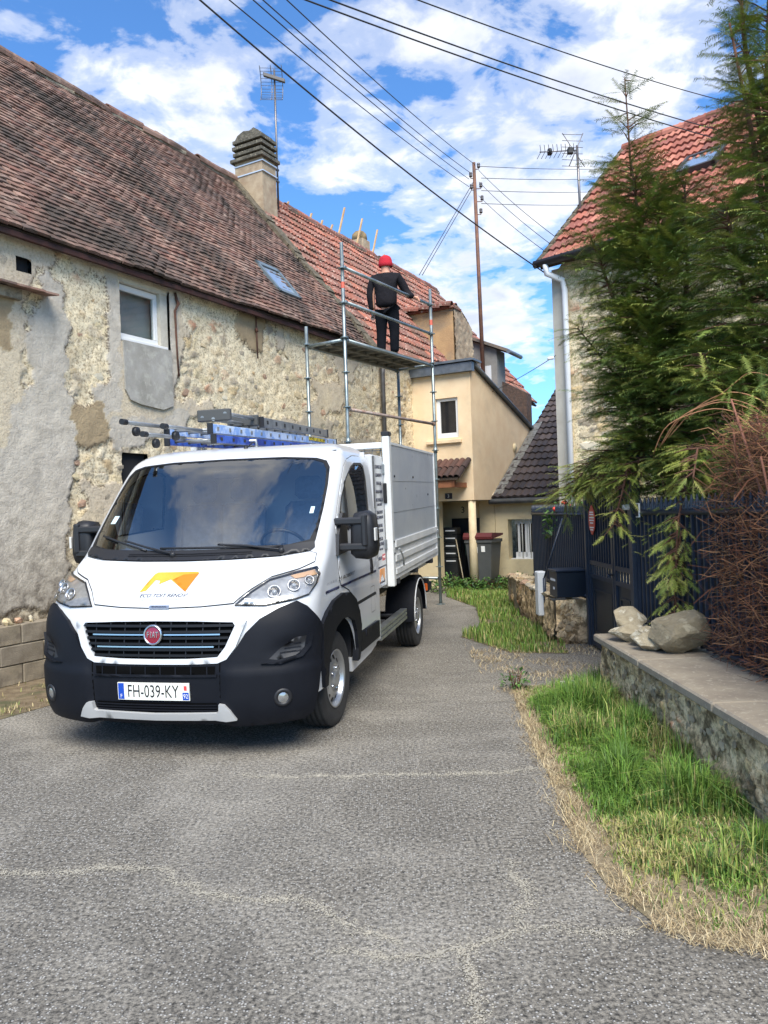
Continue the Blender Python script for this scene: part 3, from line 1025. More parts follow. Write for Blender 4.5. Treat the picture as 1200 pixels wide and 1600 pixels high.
ib.box(1.2, 5.0, .12, 1.5, 3.4, 3.45)
ib.box(2.02, 2.06, .11, .25, 3.9, 4.5)
ib.box(2.12, 2.66, .17, .175, 3.9, 4.5)
ib.build('window_interior', mat('room', (.5, .49, .46), .9, c2=(.6, .6, .57), scale=2), f1_)
sp_ = MB()
sp_.prism([(1.985, 3.82), (2.79, 3.82), (2.80, 3.10), (2.62, 3.03), (2.25, 3.06), (2.08, 3.10), (2.0, 3.22)], .036, .058, lambda a, b, h: (a, -h, b))
sp_.build('cement_panel', M_CEMENT, H1)
si = MB()
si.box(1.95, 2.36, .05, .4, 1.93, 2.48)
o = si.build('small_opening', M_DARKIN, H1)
hb = MB()
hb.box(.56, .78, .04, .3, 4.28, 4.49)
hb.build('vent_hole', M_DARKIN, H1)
# tiled weather ledge on the left
ld = MB()
ld.box(-1.6, .60, -.10, -.0, 3.98, 4.09)
lo = ld.build('ledge', M_MORTAR, H1)
lt = bpy.data.meshes.new('tile')
lt.from_pydata([(0, 0, 0), (.17, 0, 0), (.17, .26, .05), (0, .26, .05), (0, 0, .022), (.17, 0, .022), (.17, .26, .072), (0, .26, .072)], [], [[3, 2, 1, 0], [4, 5, 6, 7], [0, 1, 5, 4], [1, 2, 6, 5], [2, 3, 7, 6], [3, 0, 4, 7]])
lt.materials.append(RT1o)
for k in range(15):
    link('tile', lt, lo, (-1.58 + k * .168, -.24, 4.08 + random.uniform(-.008, .008)), (random.uniform(-.05, .05), random.uniform(-.02, .02), random.uniform(-.05, .05)))
# iron wall anchor and loose iron stain strips
an = MB()
an.tube([(4.58, -.06, 4.70), (4.585, -.065, 4.0)], .012, 6)
an.tube([(4.58, -.06, 4.45), (4.585, -.065, 4.40)], .026, 6)
an.build('wall_anchor', mat('rusty_iron', srgb(70, 50, 42), .8, c2=srgb(104, 66, 48), scale=20), H1)
an = MB()
an.tube([(2.90, -.05, 4.60), (2.93, -.07, 4.45), (2.88, -.06, 4.36), (2.90, -.05, 3.9), (2.92, -.05, 3.5)], [.018, .02, .016, .012, .012], 6)
an.build('iron_stay', MATS['rusty_iron'], H1)
# roof window
e = Vector((0, math.cos(sl), math.sin(sl)))
nn = Vector((0, -math.sin(sl), math.cos(sl)))


def rp(t, d, h):
    z = 4.70 + (d + .2) * math.tan(sl)
    return Vector((t, d, z)) + nn * h


def roof_window(parent, t0, t1, d0, d1, rp, mf, tilt=0.0):
    q = tilt
    mb = MB()
    for a, b, c, d in ((t0, t1, d0, d0 + .05), (t0, t1, d1 - .06, d1), (t0, t0 + .06, d0, d1), (t1 - .06, t1, d0, d1)):
        vs = [rp(t, dd, h + q * (1 - (dd - d0) / (d1 - d0))) for h in (-.02, .075) for t in (a, b) for dd in (c, d)]
        mb.add(vs, [[0, 1, 3, 2], [4, 6, 7, 5], [0, 4, 5, 1], [1, 5, 7, 3], [3, 7, 6, 2], [2, 6, 4, 0]])
    w = mb.build('roof_window', mf, parent)
    mb = MB()
    mb.add([rp(t0 + .05, d0 + .04, .05 + q), rp(t1 - .05, d0 + .04, .05 + q), rp(t1 - .05, d1 - .05, .05), rp(t0 + .05, d1 - .05, .05)], [[0, 1, 2, 3]])
    mb.build('pane', mat('roof_glass', (.28, .34, .42), .04, 0, spec=1.0, coat=1.0), w)
    return w


M_SKF = mat('roof_window_frame', srgb(120, 132, 136), .4, .4)
roof_window(H1, 5.60, 6.22, .27, .76, rp, M_SKF)

# chimney on the ridge between the roofs
ch = MB()
ch.prism([(2.34, 7.2), (3.06, 7.2), (3.06, 9.02), (2.36, 9.02)], 8.05, 8.52, lambda a, b, h: (h, a, b))
chim = ch.build('chimney', mat('chimney_render', srgb(176, 158, 132), .9, c2=srgb(150, 130, 106), scale=5, c3=srgb(136, 110, 88), s3=2.0, bump=.006, bscale=40, coords='World'), H1)
M_CAPS = mat('chimney_cap', srgb(104, 98, 86), .95, c2=srgb(70, 66, 56), scale=12, c3=srgb(150, 142, 120), s3=20, f3=(.56, .66), bump=.015, bscale=30, coords='World')
for k, (z, ov) in enumerate(((9.02, .075), (9.16, .03), (9.29, .04), (9.42, .03))):
    b_ = MB()
    b_.box(8.05 - ov, 8.52 + ov, 2.36 - ov, 3.06 + ov, z, z + .075, .008)
    b_.build('chimney_course', M_CAPS, chim)
    b_ = MB()
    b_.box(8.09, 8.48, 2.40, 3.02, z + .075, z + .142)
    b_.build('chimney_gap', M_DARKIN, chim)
b_ = MB()
b_.prism([(2.36, 9.50), (3.06, 9.50), (2.98, 9.60), (2.82, 9.66), (2.66, 9.63), (2.55, 9.67), (2.42, 9.58)], 8.06, 8.51, lambda a, b, h: (h, a, b))
b_.build('chimney_cap', M_CAPS, chim)
b_ = MB()
for z in (8.72, 8.93):
    for (a, b, c, d) in ((8.035, 8.53, 2.325, 2.355), (8.035, 8.05, 2.35, 3.07), (8.52, 8.535, 2.35, 3.07)):
        b_.box(a, b, c, d, z, z + .024)
b_.build('chimney_strap', mat('strap', (.7, .72, .72), .35, .5), chim)

# TV aerial on the chimney
ae = tag(empty('television_aerial', HM @ Vector((8.72, 2.45, 8.2))), 'curved grid television aerial on a tall mast beside the left chimney', 'aerial')


def AEP(t, d, z):
    return HM @ Vector((t, d, z)) - Vector(ae.location)


M_MAST = mat('mast', srgb(120, 116, 116), .4, .7)
b_ = MB()
b_.tube([AEP(8.70, 2.45, 8.15), AEP(8.72, 2.45, 11.15)], .022, 8)
b_.build('mast', M_MAST, ae)
b_ = MB()
for z in (8.75, 9.0):
    b_.tube([AEP(8.52, 2.45, z), AEP(8.74, 2.45, z)], .03, 6)
b_.build('bracket', M_MAST, ae)
b_ = MB()
for i in range(12):
    a = -1.0 + 2.0 * i / 11
    zz, off = 10.78 + .40 * math.sin(a), .32 - .30 * math.cos(a)
    cc = AEP(8.74, 2.45, zz)
    b_.tube([cc + Vector((-.30, -off, 0)), cc + Vector((.16, -off + .04, 0))], .005, 5)
for x in (-.30, -.07, .16):
    pts = []
    for i in range(9):
        a = -1.15 + 2.3 * i / 8
        pts.append(AEP(8.74, 2.45, 10.78 + .40 * math.sin(a)) + Vector((x, -(.32 - .30 * math.cos(a)), 0)))
    b_.tube(pts, .009, 5)
b_.build('reflector', M_MAST, ae)
b_ = MB()
cc = AEP(8.74, 2.45, 10.95)
b_.box(-.24, .22, -.09, -.02, -.05, .03, .01, mp=lambda x, y, z: cc + Vector((x, y - .02, z - x * .35)))
b_.build('dipole_box', mat('dipole', srgb(96, 92, 90), .6), ae)

# ---- concrete block plinth wall in front
bw = tag(empty('block_wall', P0, HA), 'low wall of stained grey concrete blocks at the foot of the stone house', 'wall')
M_BLK = mat('concrete_block', srgb(140, 130, 116), .95, rnd='obj', rcols=[srgb(142, 132, 116), srgb(128, 118, 104), srgb(150, 138, 118)], rvar=.12, c2=srgb(112, 102, 88), scale=7, c3=srgb(92, 84, 66), s3=2.2, f3=(.5, .7), bump=.008, bscale=70)
core = MB()
core.box(-1.6, 4.2, -.165, -.02, 0, .60)
core.build('mortar_core', M_MORTAR, bw)
for c in range(3):
    for k in range(12):
        t = -1.6 + k * .5 - (.25 if c % 2 else 0)
        b_ = MB()
        b_.box(0, .488, 0, .14, 0, .192, .006)
        if k == 0 and c == 0:
            blk = b_.mesh('block', M_BLK)
        link('block', blk, bw, (t, -.19 + random.uniform(-.004, .004), .004 + c * .202), (0, random.uniform(-.004, .004), random.uniform(-.008, .008)))
# rubble, earth and moss lodged on top
for k in range(26):
    s = random.uniform(.05, .12)
    stone(bw, (random.uniform(-.9, 3.4), -.08 + random.uniform(-.03, .02), .60 + s * .25), (s * 1.4, s, s * .8), (random.random(), random.random(), random.random()))

# =================================================== 2. second old house
H2 = tag(empty('red_tiled_house', HM @ Vector((8.16, 0, 0)), HA), 'second rubble house with patchy red interlocking roof tiles beyond the scaffold', 'house')
HM2 = Matrix.Translation(HM @ Vector((8.16, 0, 0))) @ Matrix.Rotation(HA, 4, 'Z')
w2, _ = rubble_wall('wall', H2, 0.0, 9.6, 0, 4.72, lambda t, o, z: (t, -o, z), seed=9, cs=.13, amp=.03, res=.03, brown=[[(1.0, 3.6), (1.25, 3.7), (1.2, 3.2), (1.0, 3.25)]])
for k in range(60):
    t, z, s = random.uniform(.1, 2.0), random.uniform(.9, 4.5), random.uniform(.05, .11)
    stone(w2, (t, -.012, z), (s * 1.6, s * .5, s * 1.1), (random.uniform(-.2, .2), random.uniform(-.4, .4), random.uniform(-.2, .2)))
mb = MB()
mb.prism([(.04, 0), (6.1, 0), (6.1, 4.6), (3.05, 8.45), (.04, 4.6)], 9.3, 9.55, lambda a, b, h: (h, a, b))
mb.box(0, 9.3, 6.0, 6.25, 0, 4.6)
mb.build('gable_walls', M_MORTAR, H2)
rf2 = roof_deck('roof', H2, -.12, 9.7, -.2, 4.68, 3.0, 8.58, M_DECK)
tile_roof(rf2, HM2, -.10, 9.7, -.2, 4.70, 3.0, 8.60, .22, .325, 'wave', RT2o, RT2a, 300, over=1.08, und=.03, jit=.012, seed=8)
roof_deck('back_roof', H2, -.12, 9.7, 6.3, 4.6, 3.0, 8.56, RT2a)
mb = MB()
mb.tube([(-.1 + i * .35, 3.0, 8.60 + .025 * math.sin(i * 2.3) - .02 * i / 10) for i in range(29)], [.11 + random.uniform(-.015, .02) for _ in range(29)], 8)
mb.build('ridge_mortar', MATS['verge_mortar'], H2)
RIDGE2 = half_round('ridge_tile', RT2o, .42, .13)
for i in range(24):
    link('ridge_tile', RIDGE2, rf2, (-.1 + i * .40, 3.0, 8.62 + random.uniform(-.02, .01)), (0, random.uniform(-.05, .05), random.uniform(-.05, .05)))
sl2 = math.atan2(3.9, 3.2)


def rp2(t, d, h):
    return Vector((t, d, 4.69 + (d + .2) * math.tan(sl2))) + Vector((0, -math.sin(sl2), math.cos(sl2))) * h


rwd = MB()
for a, b in ((1.25, 1.29), (1.45, 1.49)):
    rwd.tube([rp2(a, .78, .03), rp2(a, 1.05, .03)], .015, 5)
rwd.add([rp2(1.25, .78, .05), rp2(1.49, .78, .05), rp2(1.49, 1.05, .05), rp2(1.25, 1.05, .05)], [[0, 1, 2, 3]])
rwd.build('roof_hatch', mat('hatch', (.03, .03, .032), .5), H2)
# grey downpipe at the joint of the two houses
dp = MB()
dp.tube([(.24, -.12, 4.55), (.25, -.10, 4.3), (.26, -.10, .1)], .045, 10)
dp.build('downpipe', mat('old_zinc', srgb(108, 106, 104), .5, .5, c2=srgb(84, 80, 78), scale=5), H2)
# small chimney behind the ridge
ck = MB()
ck.box(5.15, 5.55, 3.05, 3.5, 8.3, 9.05, .02)
cko = ck.build('chimney', MATS['chimney_render'], H2)
ck = MB()
ck.lathe([(.0, .26), (.13, .24), (.20, .16), (.22, .05), (.20, 0)], (5.35, 3.27, 9.05), (0, 0, 1), 12)
ck.build('chimney_cowl', mat('cowl', srgb(150, 126, 88), .8, c2=srgb(96, 84, 62), scale=9), cko)
# battens standing above the ridge
bt = tag(empty('roof_battens', HM2 @ Vector((2.5, 3.0, 8.6)), HA), 'row of pale timber battens sticking up over the red roof ridge', 'battens')
for k, (t, hgt, an) in enumerate(((.3, .22, .5), (1.25, .25, .45), (1.75, .22, .4), (2.15, .28, .5), (2.55, .95, .4), (3.45, .95, .4), (4.3, .9, .4), (4.9, .25, .4))):
    b_ = MB()
    b_.box(-.02, .02, -.02, .02, 0, hgt + .15, mp=lambda x, y, z: (x + (t - 1.2) + z * math.sin(an), y + .06, z * math.cos(an) - .05))
    b_.build('batten', mat('pine', srgb(196, 164, 120), .7, c2=srgb(170, 134, 92), scale=4), bt)

# stone dormer (lucarne) rising from the wall
dm = MB()
dm.prism([(-.05, 4.6), (1.3, 4.6), (1.3, 6.42), (-.05, 6.30)], 3.88, 4.10, lambda a, b, h: (h, a, b))
dmo = dm.build('dormer_cheek', mat('ochre_render', srgb(184, 150, 108), .92, c2=srgb(164, 132, 96), scale=4, c3=srgb(140, 122, 100), s3=1.6, bump=.01, bscale=30, coords='World'), H2)
dmf, _ = rubble_wall('dormer_front', H2, 3.9, 4.98, 4.5, 6.5, lambda t, o, z: (t, -.06 - o, min(z, 6.47 - max(0, t - 4.25) * .55)), seed=14, cs=.11, amp=.03, res=.035, m=MATS['chimney_render'])
mb = MB()
mb.prism([(3.9, 4.5), (4.98, 4.5), (4.98, 6.0), (4.25, 6.44), (3.9, 6.42)], -.05, 1.2, lambda a, b, h: (a, h, b))
mb.build('dormer_body', MATS['chimney_render'], H2)
rd = roof_deck('dormer_roof', H2, 3.8, 4.3, -.1, 6.42, 1.5, 6.42, RT2a, drop=0, thick=.05)
HR = half_round('tile', RT2o, .42, .10)
for k in range(6):
    for j in range(2):
        link('tile', HR, rd, (3.78 + j * .24, -.08 + k * .28, 6.41 + random.uniform(-.01, .012)), (0, -.12, R(90) + random.uniform(-.05, .05)))
# grey-roofed dormer further back
db = MB()
db.prism([(-.36, 4.0), (1.2, 4.0), (1.2, 6.40), (-.36, 5.70)], 5.9, 6.5, lambda a, b, h: (h, a, b))
dbo = db.build('rear_dormer', mat('grey_render', srgb(138, 136, 132), .85, c2=srgb(116, 114, 110), scale=3), H2)
b_ = MB()
b_.prism([(-.72, 5.56), (1.2, 6.42), (1.2, 6.50), (-.72, 5.64)], 5.75, 6.6, lambda a, b, h: (h, a, b))
b_.build('rear_dormer_roof', mat('slate', srgb(92, 88, 84), .8, c2=srgb(120, 104, 90), scale=10), dbo)
b_ = MB()
b_.tube([(5.7, -.75, 5.56), (6.65, -.75, 5.56)], .055, 8)
b_.build('rear_dormer_gutter', M_ZINC, dbo)
b_ = MB()
b_.tube([(5.82, .55, 5.95), (5.82, .55, 4.4)], .04, 8)
b_.build('rear_dormer_downpipe', M_ZINC, dbo)
b_ = MB()
b_.box(5.885, 5.90, -.2, .3, 4.6, 5.3)
b_.build('rear_dormer_shutter', mat('shutter', srgb(196, 200, 204), .6), dbo)

# =================================================== 3. cream wing with the recessed entrance, and the low dark-roofed house
H3 = tag(empty('cream_house', HM @ Vector((9.82, -1.33, 0)), HA), 'cream rendered house with small white window and recessed porch at the lane end', 'house')
T0 = 9.82


def h3(t, d, z):          # from street-frame coordinates to the house empty
    return (t - T0, d + 1.33, z)


M_CREAM = mat('cream_render', srgb(238, 214, 178), .92, c2=srgb(230, 202, 164), scale=3, c3=srgb(206, 184, 152), s3=.9, f3=(.48, .78), bump=.010, bscale=90, coords='World')
M_CREAM2 = mat('pale_render', srgb(220, 204, 166), .92, c2=srgb(208, 190, 152), scale=3, c3=srgb(176, 164, 138), s3=1.6, f3=(.55, .8), bump=.006, bscale=80, coords='World')
# upper box: front face with window hole, right face polygon
fr = MB()
Zt, Zb = 4.40, 1.80
for a, b, c, d in ((-1.33, -1.05, Zb, Zt), (-.55, .02, Zb, Zt), (-1.05, -.55, Zb, 3.10), (-1.05, -.55, 3.92, Zt)):
    fr.box(T0, T0 + .22, a, b, c, d, mp=h3)
fr.build('front_wall', M_CREAM, H3)
rw = MB()
rw.prism([(T0 + .001, 1.801), (T0 + 1.12, 1.801), (T0 + 4.07, 3.24), (T0 + 4.19, 3.38), (T0 + .001, 4.56)], -1.34, -1.14, lambda a, b, h: h3(a, h, b))
rw.build('side_wall', M_CREAM, H3)
so = MB()
so.box(T0 + .002, T0 + 1.2, -1.13, .0, 1.805, 1.9, mp=h3)
so.build('porch_soffit', M_CREAM2, H3)
rfc = MB()
rfc.prism([(T0 - .10, 4.60), (T0 + 4.25, 3.40), (T0 + 4.25, 3.46), (T0 - .10, 4.66)], -1.42, .0, lambda a, b, h: h3(a, h, b))
rfc.build('roof_sheet', M_ZINC, H3)
zf = MB()
zf.box(T0 - .12, T0 + .02, -1.43, .02, 4.40, 4.58, mp=h3)
zf.box(T0 - .16, T0 + .3, -1.48, .02, 4.60, 4.64, mp=h3)
for k in range(3):
    zf.box(T0 - .125, T0 - .12, -1.2 + k * .4, -1.18 + k * .4, 4.40, 4.58, mp=h3)
zf.build('zinc_fascia', M_ZINC, H3)
vg = MB()
vg.tube([h3(T0 - .02, -1.40, 4.60), h3(T0 + 2.1, -1.40, 4.03), h3(T0 + 4.15, -1.40, 3.42)], .035, 6)
vg.tube([h3(T0 + 4.15, -1.40, 3.42), h3(T0 + 4.22, -1.45, 3.24), h3(T0 + 4.24, -1.70, 3.22), h3(T0 + 4.26, -1.95, 3.2)], .045, 8)
vg.build('verge_gutter', M_ZINC, H3)
wn = MB()
for a, b, c, d in ((-1.05, -.55, 3.86, 3.92), (-1.05, -.55, 3.10, 3.20), (-1.05, -.98, 3.20, 3.86), (-.63, -.55, 3.20, 3.86)):
    wn.box(T0 + .05, T0 + .12, a, b, c, d, .006, mp=h3)
wno = wn.build('window', M_PVC, H3)
b_ = MB()
b_.box(T0 + .085, T0 + .09, -.98, -.63, 3.20, 3.86, mp=h3)
b_.build('pane', mat('dark_glass', (.02, .02, .022), .08, spec=.8), wno)
b_ = MB()
b_.box(T0 - .07, T0 + .06, -1.12, -.34, 2.98, 3.06, .01, mp=h3)
b_.build('sill', M_CREAM, H3)
b_ = MB()
b_.lathe([(.0, .035), (.09, .03), (.10, 0)], h3(T0 + 2.53, -1.345, 3.0), (0, -1, 0), 16)
b_.build('wall_vent', M_CREAM2, H3)
# column
b_ = MB()
b_.tube([h3(T0 + .09, -1.25, 0), h3(T0 + .09, -1.25, 1.8)], [.088, .075], 16)
b_.build('porch_column', mat('column_paint', srgb(226, 208, 172), .8, c2=srgb(206, 186, 150), scale=3), H3)
# porch back wall and left wall
T1 = T0 + 1.15
b_ = MB()
b_.box(T1, T1 + .2, -1.33, .0, 0, 1.80, mp=h3)
b_.box(T0 + .25, T1, -.02, .1, 0, 1.80, mp=h3)
b_.box(T0 + .02, T0 + .24, -.52, .02, 0, 1.80, mp=h3)
b_.build('porch_wall', M_CREAM2, H3)
b_ = MB()
b_.box(T1 - .05, T1 - .001, -.98, -.34, 0, 1.42, mp=h3)
b_.build('door', mat('door_black', (.018, .02, .022), .4), H3)
# tiled canopy over the entrance
cp = MB()
for d in (-.15, -1.15):
    cp.box(T0 - .62, T0 - .0, d - .04, d + .04, 2.06, 2.16, mp=lambda x, y, z: h3(x, y, z + (x - T0 + .62) * .0))
cp.box(T0 - .62, T0 - .54, -1.19, .0, 2.06, 2.20, mp=h3)
cpo = cp.build('canopy', mat('red_wood', srgb(150, 98, 66), .7, c2=srgb(120, 74, 50), scale=5), H3)
CT = half_round('tile', RT3o, .36, .065)
rdk = MB()
rdk.prism([(T0 - .66, 2.20), (T0, 2.58), (T0, 2.62), (T0 - .66, 2.24)], -1.28, .0, lambda a, b, h: h3(a, h, b))
rdk.build('canopy_deck', M_DECK, cpo)
CTm = mat('canopy_tile', srgb(72, 52, 46), .85, rnd='obj', rcols=[srgb(72, 52, 46), srgb(62, 47, 43), srgb(84, 58, 50)], rvar=.2)
CT.materials.clear()
CT.materials.append(CTm)
for j in range(2):
    for k in range(11):
        x, y, z = h3(T0 - .67 + j * .33, -1.26 + k * .125, 2.25 + j * .19)
        link('tile', CT, cpo, (x, y, z), (0, -math.atan2(.38, .66), random.uniform(-.03, .03)))
# low house with dark tiles
D4 = tag(empty('dark_roofed_house', HM @ Vector((T1, -1.33, 0)), HA), 'low cream house with dark brown tiled roof and barred white window', 'house')


def h4(t, d, z):
    return (t - T1, d + 1.33, z)


HM4 = Matrix.Translation(HM @ Vector((T1, -1.33, 0))) @ Matrix.Rotation(HA, 4, 'Z')
b_ = MB()
for a, b, c, d in ((-1.62, -1.34, 0, 1.76), (-2.35, -1.62, 0, .52), (-2.35, -1.62, 1.37, 1.76), (-6.5, -2.35, 0, 1.76)):
    b_.box(T1, T1 + .25, a, b, c, d, mp=h4)
b_.box(T1 + .25, T1 + 6, -6.5, -6.3, 0, 1.76, mp=h4)
b_.build('wall', M_CREAM2, D4)
b_ = MB()
for d in (-1.78, -1.82 - .12, -2.3):
    b_.box(T1 + .15, T1 + .21, d - .05, d, .55, 1.34, .005, mp=h4)
b_.box(T1 + .15, T1 + .21, -2.35, -1.73, 1.27, 1.35, mp=h4)
b_.box(T1 + .15, T1 + .21, -2.35, -1.73, .53, .66, mp=h4)
b_.box(T1 + .02, T1 + .16, -2.35, -1.66, .50, .535, mp=h4)
b_.box(T1 + .155, T1 + .20, -2.03, -2.0, .66, 1.27, mp=h4)
wo4 = b_.build('window', M_PVC, D4)
b_ = MB()
b_.box(T1 + .18, T1 + .185, -2.32, -1.75, .6, 1.3, mp=h4)
b_.build('pane', MATS['dark_glass'], wo4)
b_ = MB()
for d in (-1.90, -2.08, -2.2):
    b_.tube([h4(T1 + .10, d, .53), h4(T1 + .10, d, 1.36)], .012, 6)
b_.build('window_bars', mat('white_bars', (.62, .62, .58), .5), wo4)
rf4 = roof_deck('roof', D4, 0, 0, 0, 0, 0, .001, M_DECK)
bpy.data.objects.remove(rf4)
rmb = MB()
rmb.prism([(T1 - .2, 1.80), (T1 + 5, 4.80), (T1 + 5, 4.72), (T1 - .2, 1.72)], -6.6, -1.33, lambda a, b, h: h4(a, h, b))
rmb.prism([(T1 + 10, 1.80), (T1 + 5, 4.80), (T1 + 5, 4.72), (T1 + 10, 1.72)], -6.6, -1.33, lambda a, b, h: h4(a, h, b))
rf4 = rmb.build('roof', M_DECK, D4)
# tiles: frame turned so that its x runs along the eave
TF = Matrix.Translation((-.2, 0, 0)) @ Matrix.Rotation(R(-90), 4, 'Z')


class _Sub:
    pass


roofnode = rf4
roofnode.matrix_local = Matrix.Identity(4)
sub = empty('roof_slope', (-.2, 0, 0), R(-90), D4)
tile_roof(sub, HM4 @ TF, 0.02, 5.2, 0, 1.82, 5.2, 4.84, .30, .335, 'wave', RT3o, RT3a, 280, over=1.08, und=.01, jit=.006, seed=21)
b_ = MB()
b_.tube([h4(T1 - .22, -1.30, 1.76), h4(T1 - .22, -6.6, 1.76)], .06, 8)
b_.build('gutter', M_ZINC, D4)
b_ = MB()
b_.add([h4(T1 - .15, -1.352, 1.86), h4(T1 - .15, -1.54, 1.88), h4(T1 + 3.0, -1.54, 3.74), h4(T1 + 3.0, -1.352, 3.72)], [[0, 1, 2, 3]])
for k in range(9):
    b_.box(T1 - .1 + k * .33, T1 + .2 + k * .33, -1.56, -1.36, 0, .012, mp=lambda x, y, z: h4(x, y, 1.89 + (x - T1 + .15) * .592 + z + .004))
b_.build('lead_flashing', mat('lead', srgb(134, 134, 130), .6, .3, c2=srgb(100, 98, 94), scale=14, bump=.006, bscale=30), D4)
b_ = MB()
b_.prism([(T0 + 1.12, 1.78), (T0 + 4.07, 3.21), (T0 + 4.07, 3.40), (T0 + 1.0, 1.90)], -1.356, -1.342, lambda a, b, h: h4(a, h, b))
b_.build('rake_trim', mat('pale_trim', srgb(226, 212, 184), .85), D4)
# brown tiled bit beyond the wing
b_ = MB()
b_.prism([(-1.0, 3.0), (-.3, 3.0), (-.3, 4.95), (-1.0, 4.55)], 14.4, 14.8, lambda a, b, h: h4(h, a, b))
b_.build('rear_lean_to_roof', mat('old_brown_tiles', srgb(92, 72, 62), .9, c2=srgb(70, 58, 52), scale=14, coords='World', bump=.02, bscale=20), D4)

# house number plates
def text_mesh(s, size, ext=0.0015, align='CENTER', res=3):
    cu = bpy.data.curves.new('lettering', 'FONT')
    cu.body = s
    cu.size = size
    cu.align_x = align
    cu.align_y = 'CENTER'
    cu.extrude = ext
    cu.resolution_u = res
    o = bpy.data.objects.new('lettering_tmp', cu)
    COL.objects.link(o)
    me = bpy.data.meshes.new_from_object(o)
    bpy.data.objects.remove(o)
    bpy.data.curves.remove(cu)
    me.name = 'lettering'
    return me


def text_obj(s, size, m, parent, matrix, ext=.0015, align='CENTER'):
    me = text_mesh(s, size, ext, align)
    me.materials.clear()
    me.materials.append(m)
    o = link('lettering', me, parent)
    o.matrix_local = matrix
    return o


M_BLACK = mat('black_print', (.012, .012, .014), .6)
M_WHITE = mat('white_print', (.8, .8, .78), .5)
b_ = MB()
b_.box(T0 - .015, T0, -.86, -.70, 1.84, 1.96, .004, mp=h3)
npl = b_.build('number_plate', mat('enamel_blue', (.008, .014, .04), .25), H3)
face = lambda p: Matrix.Translation(p) @ Matrix(((0, 0, -1, 0), (-1, 0, 0, 0), (0, 1, 0, 0), (0, 0, 0, 1)))
text_obj('3', .09, M_WHITE, npl, face(h3(T0 - .018, -.78, 1.90)))
b_ = MB()
b_.box(T1 - .06, T1 - .0, -.98, -.34, 1.43, 1.79, mp=h3)
tp = b_.build('door_transom', M_CREAM2, H3)
text_obj('3', .2, M_BLACK, tp, face(h3(T1 - .064, -.62, 1.60)))
# letter boxes and a dark green cabinet beside the door
lb = tag(empty('letter_boxes', HM @ Vector((T0 + .45, -.55, 0))), 'stack of dark letter boxes with white name strips inside the porch', 'letterbox')
lb.rotation_euler = (0, 0, HA)
for k in range(5):
    b_ = MB()
    b_.box(0, .22, -.18, .18, .45 + k * .16, .60 + k * .16, .006)
    bo = b_.build('letter_box', mat('letterbox_paint', (.015, .018, .02), .4), lb)
    b_ = MB()
    b_.box(-.004, 0, -.14, .08, .52 + k * .16, .545 + k * .16)
    b_.build('name_strip', M_WHITE, bo)
b_ = MB()
b_.box(0, .22, -.19, .19, 0, .45, .006)
b_.build('cabinet', MATS['letterbox_paint'], lb)
gc = MB()
gc.box(T0 + .70, T0 + .98, -1.02, -.80, .62, 1.14, .01, mp=lambda t, d, z: HM @ Vector((t, d, z)) - HM @ Vector((T0 + .84, -.9, 0)))
tag(gc.build('green_cabinet', mat('dark_green', (.01, .035, .025), .5), None, HM @ Vector((T0 + .84, -.9, 0))), 'dark green metal cabinet beside the porch door', 'cabinet')
# ================================================================== right side: coped wall, fence, gate, house
M_RUB_G = rubble_material('grey_rubble', tint=(1.28, 1.10, .90), damp=.22)
M_COPE = mat('coping_stone', srgb(156, 144, 124), .9, c2=srgb(136, 124, 108), scale=5, c3=srgb(172, 162, 142), s3=28, f3=(.55, .66), bump=.004, bscale=120, coords='World')
GST = mat('grey_stone', srgb(170, 160, 142), .95, rnd='obj', rcols=[srgb(206, 184, 150), srgb(184, 162, 130), srgb(214, 192, 154), srgb(168, 148, 120)], rvar=.15, c2=srgb(178, 170, 152), scale=14, contrast=(.55, .8), bump=.01, bscale=25)
GSTONES = [rock_mesh('stone', GST, 90 + k, 1, 1.0, .4) for k in range(6)]
cw = tag(empty('coped_wall', (1.83, 6.6, 0)), 'low grey rubble wall with flat stone coping along the grass at right', 'wall')
wf, _ = rubble_wall('wall_face', cw, 0, 4.6, 0, .45, lambda t, o, z: (-o + .005, -t, z), m=M_RUB_G, seed=33, cs=.075, amp=.022, res=.018)
rubble_wall('wall_end', cw, 0, .58, 0, .45, lambda t, o, z: (t, o, z), m=M_RUB_G, seed=36, cs=.11, amp=.03, res=.025)
b_ = MB()
b_.box(.03, .57, -4.6, -.03, 0, .44)
b_.build('wall_core', M_MORTAR, cw)
rr = random.Random(11)
for k in range(120):
    t, z, s = rr.uniform(.05, 3.6), rr.uniform(.05, .40), rr.uniform(.022, .052)
    stone(wf, (-.012, -t, z), (s * .42, s * 1.8, s * 1.2), (rr.uniform(-.3, .3), rr.uniform(-.2, .2), rr.uniform(-.2, .2)), rr.choice(GSTONES))
for k, (a, b) in enumerate(((-.04, 1.12), (1.13, 2.36), (2.37, 3.5), (3.51, 4.6))):
    c_ = MB()
    c_.box(-.06, .60, -b, -a, .442, .505, .012)
    c_.build('coping_slab', M_COPE, cw)

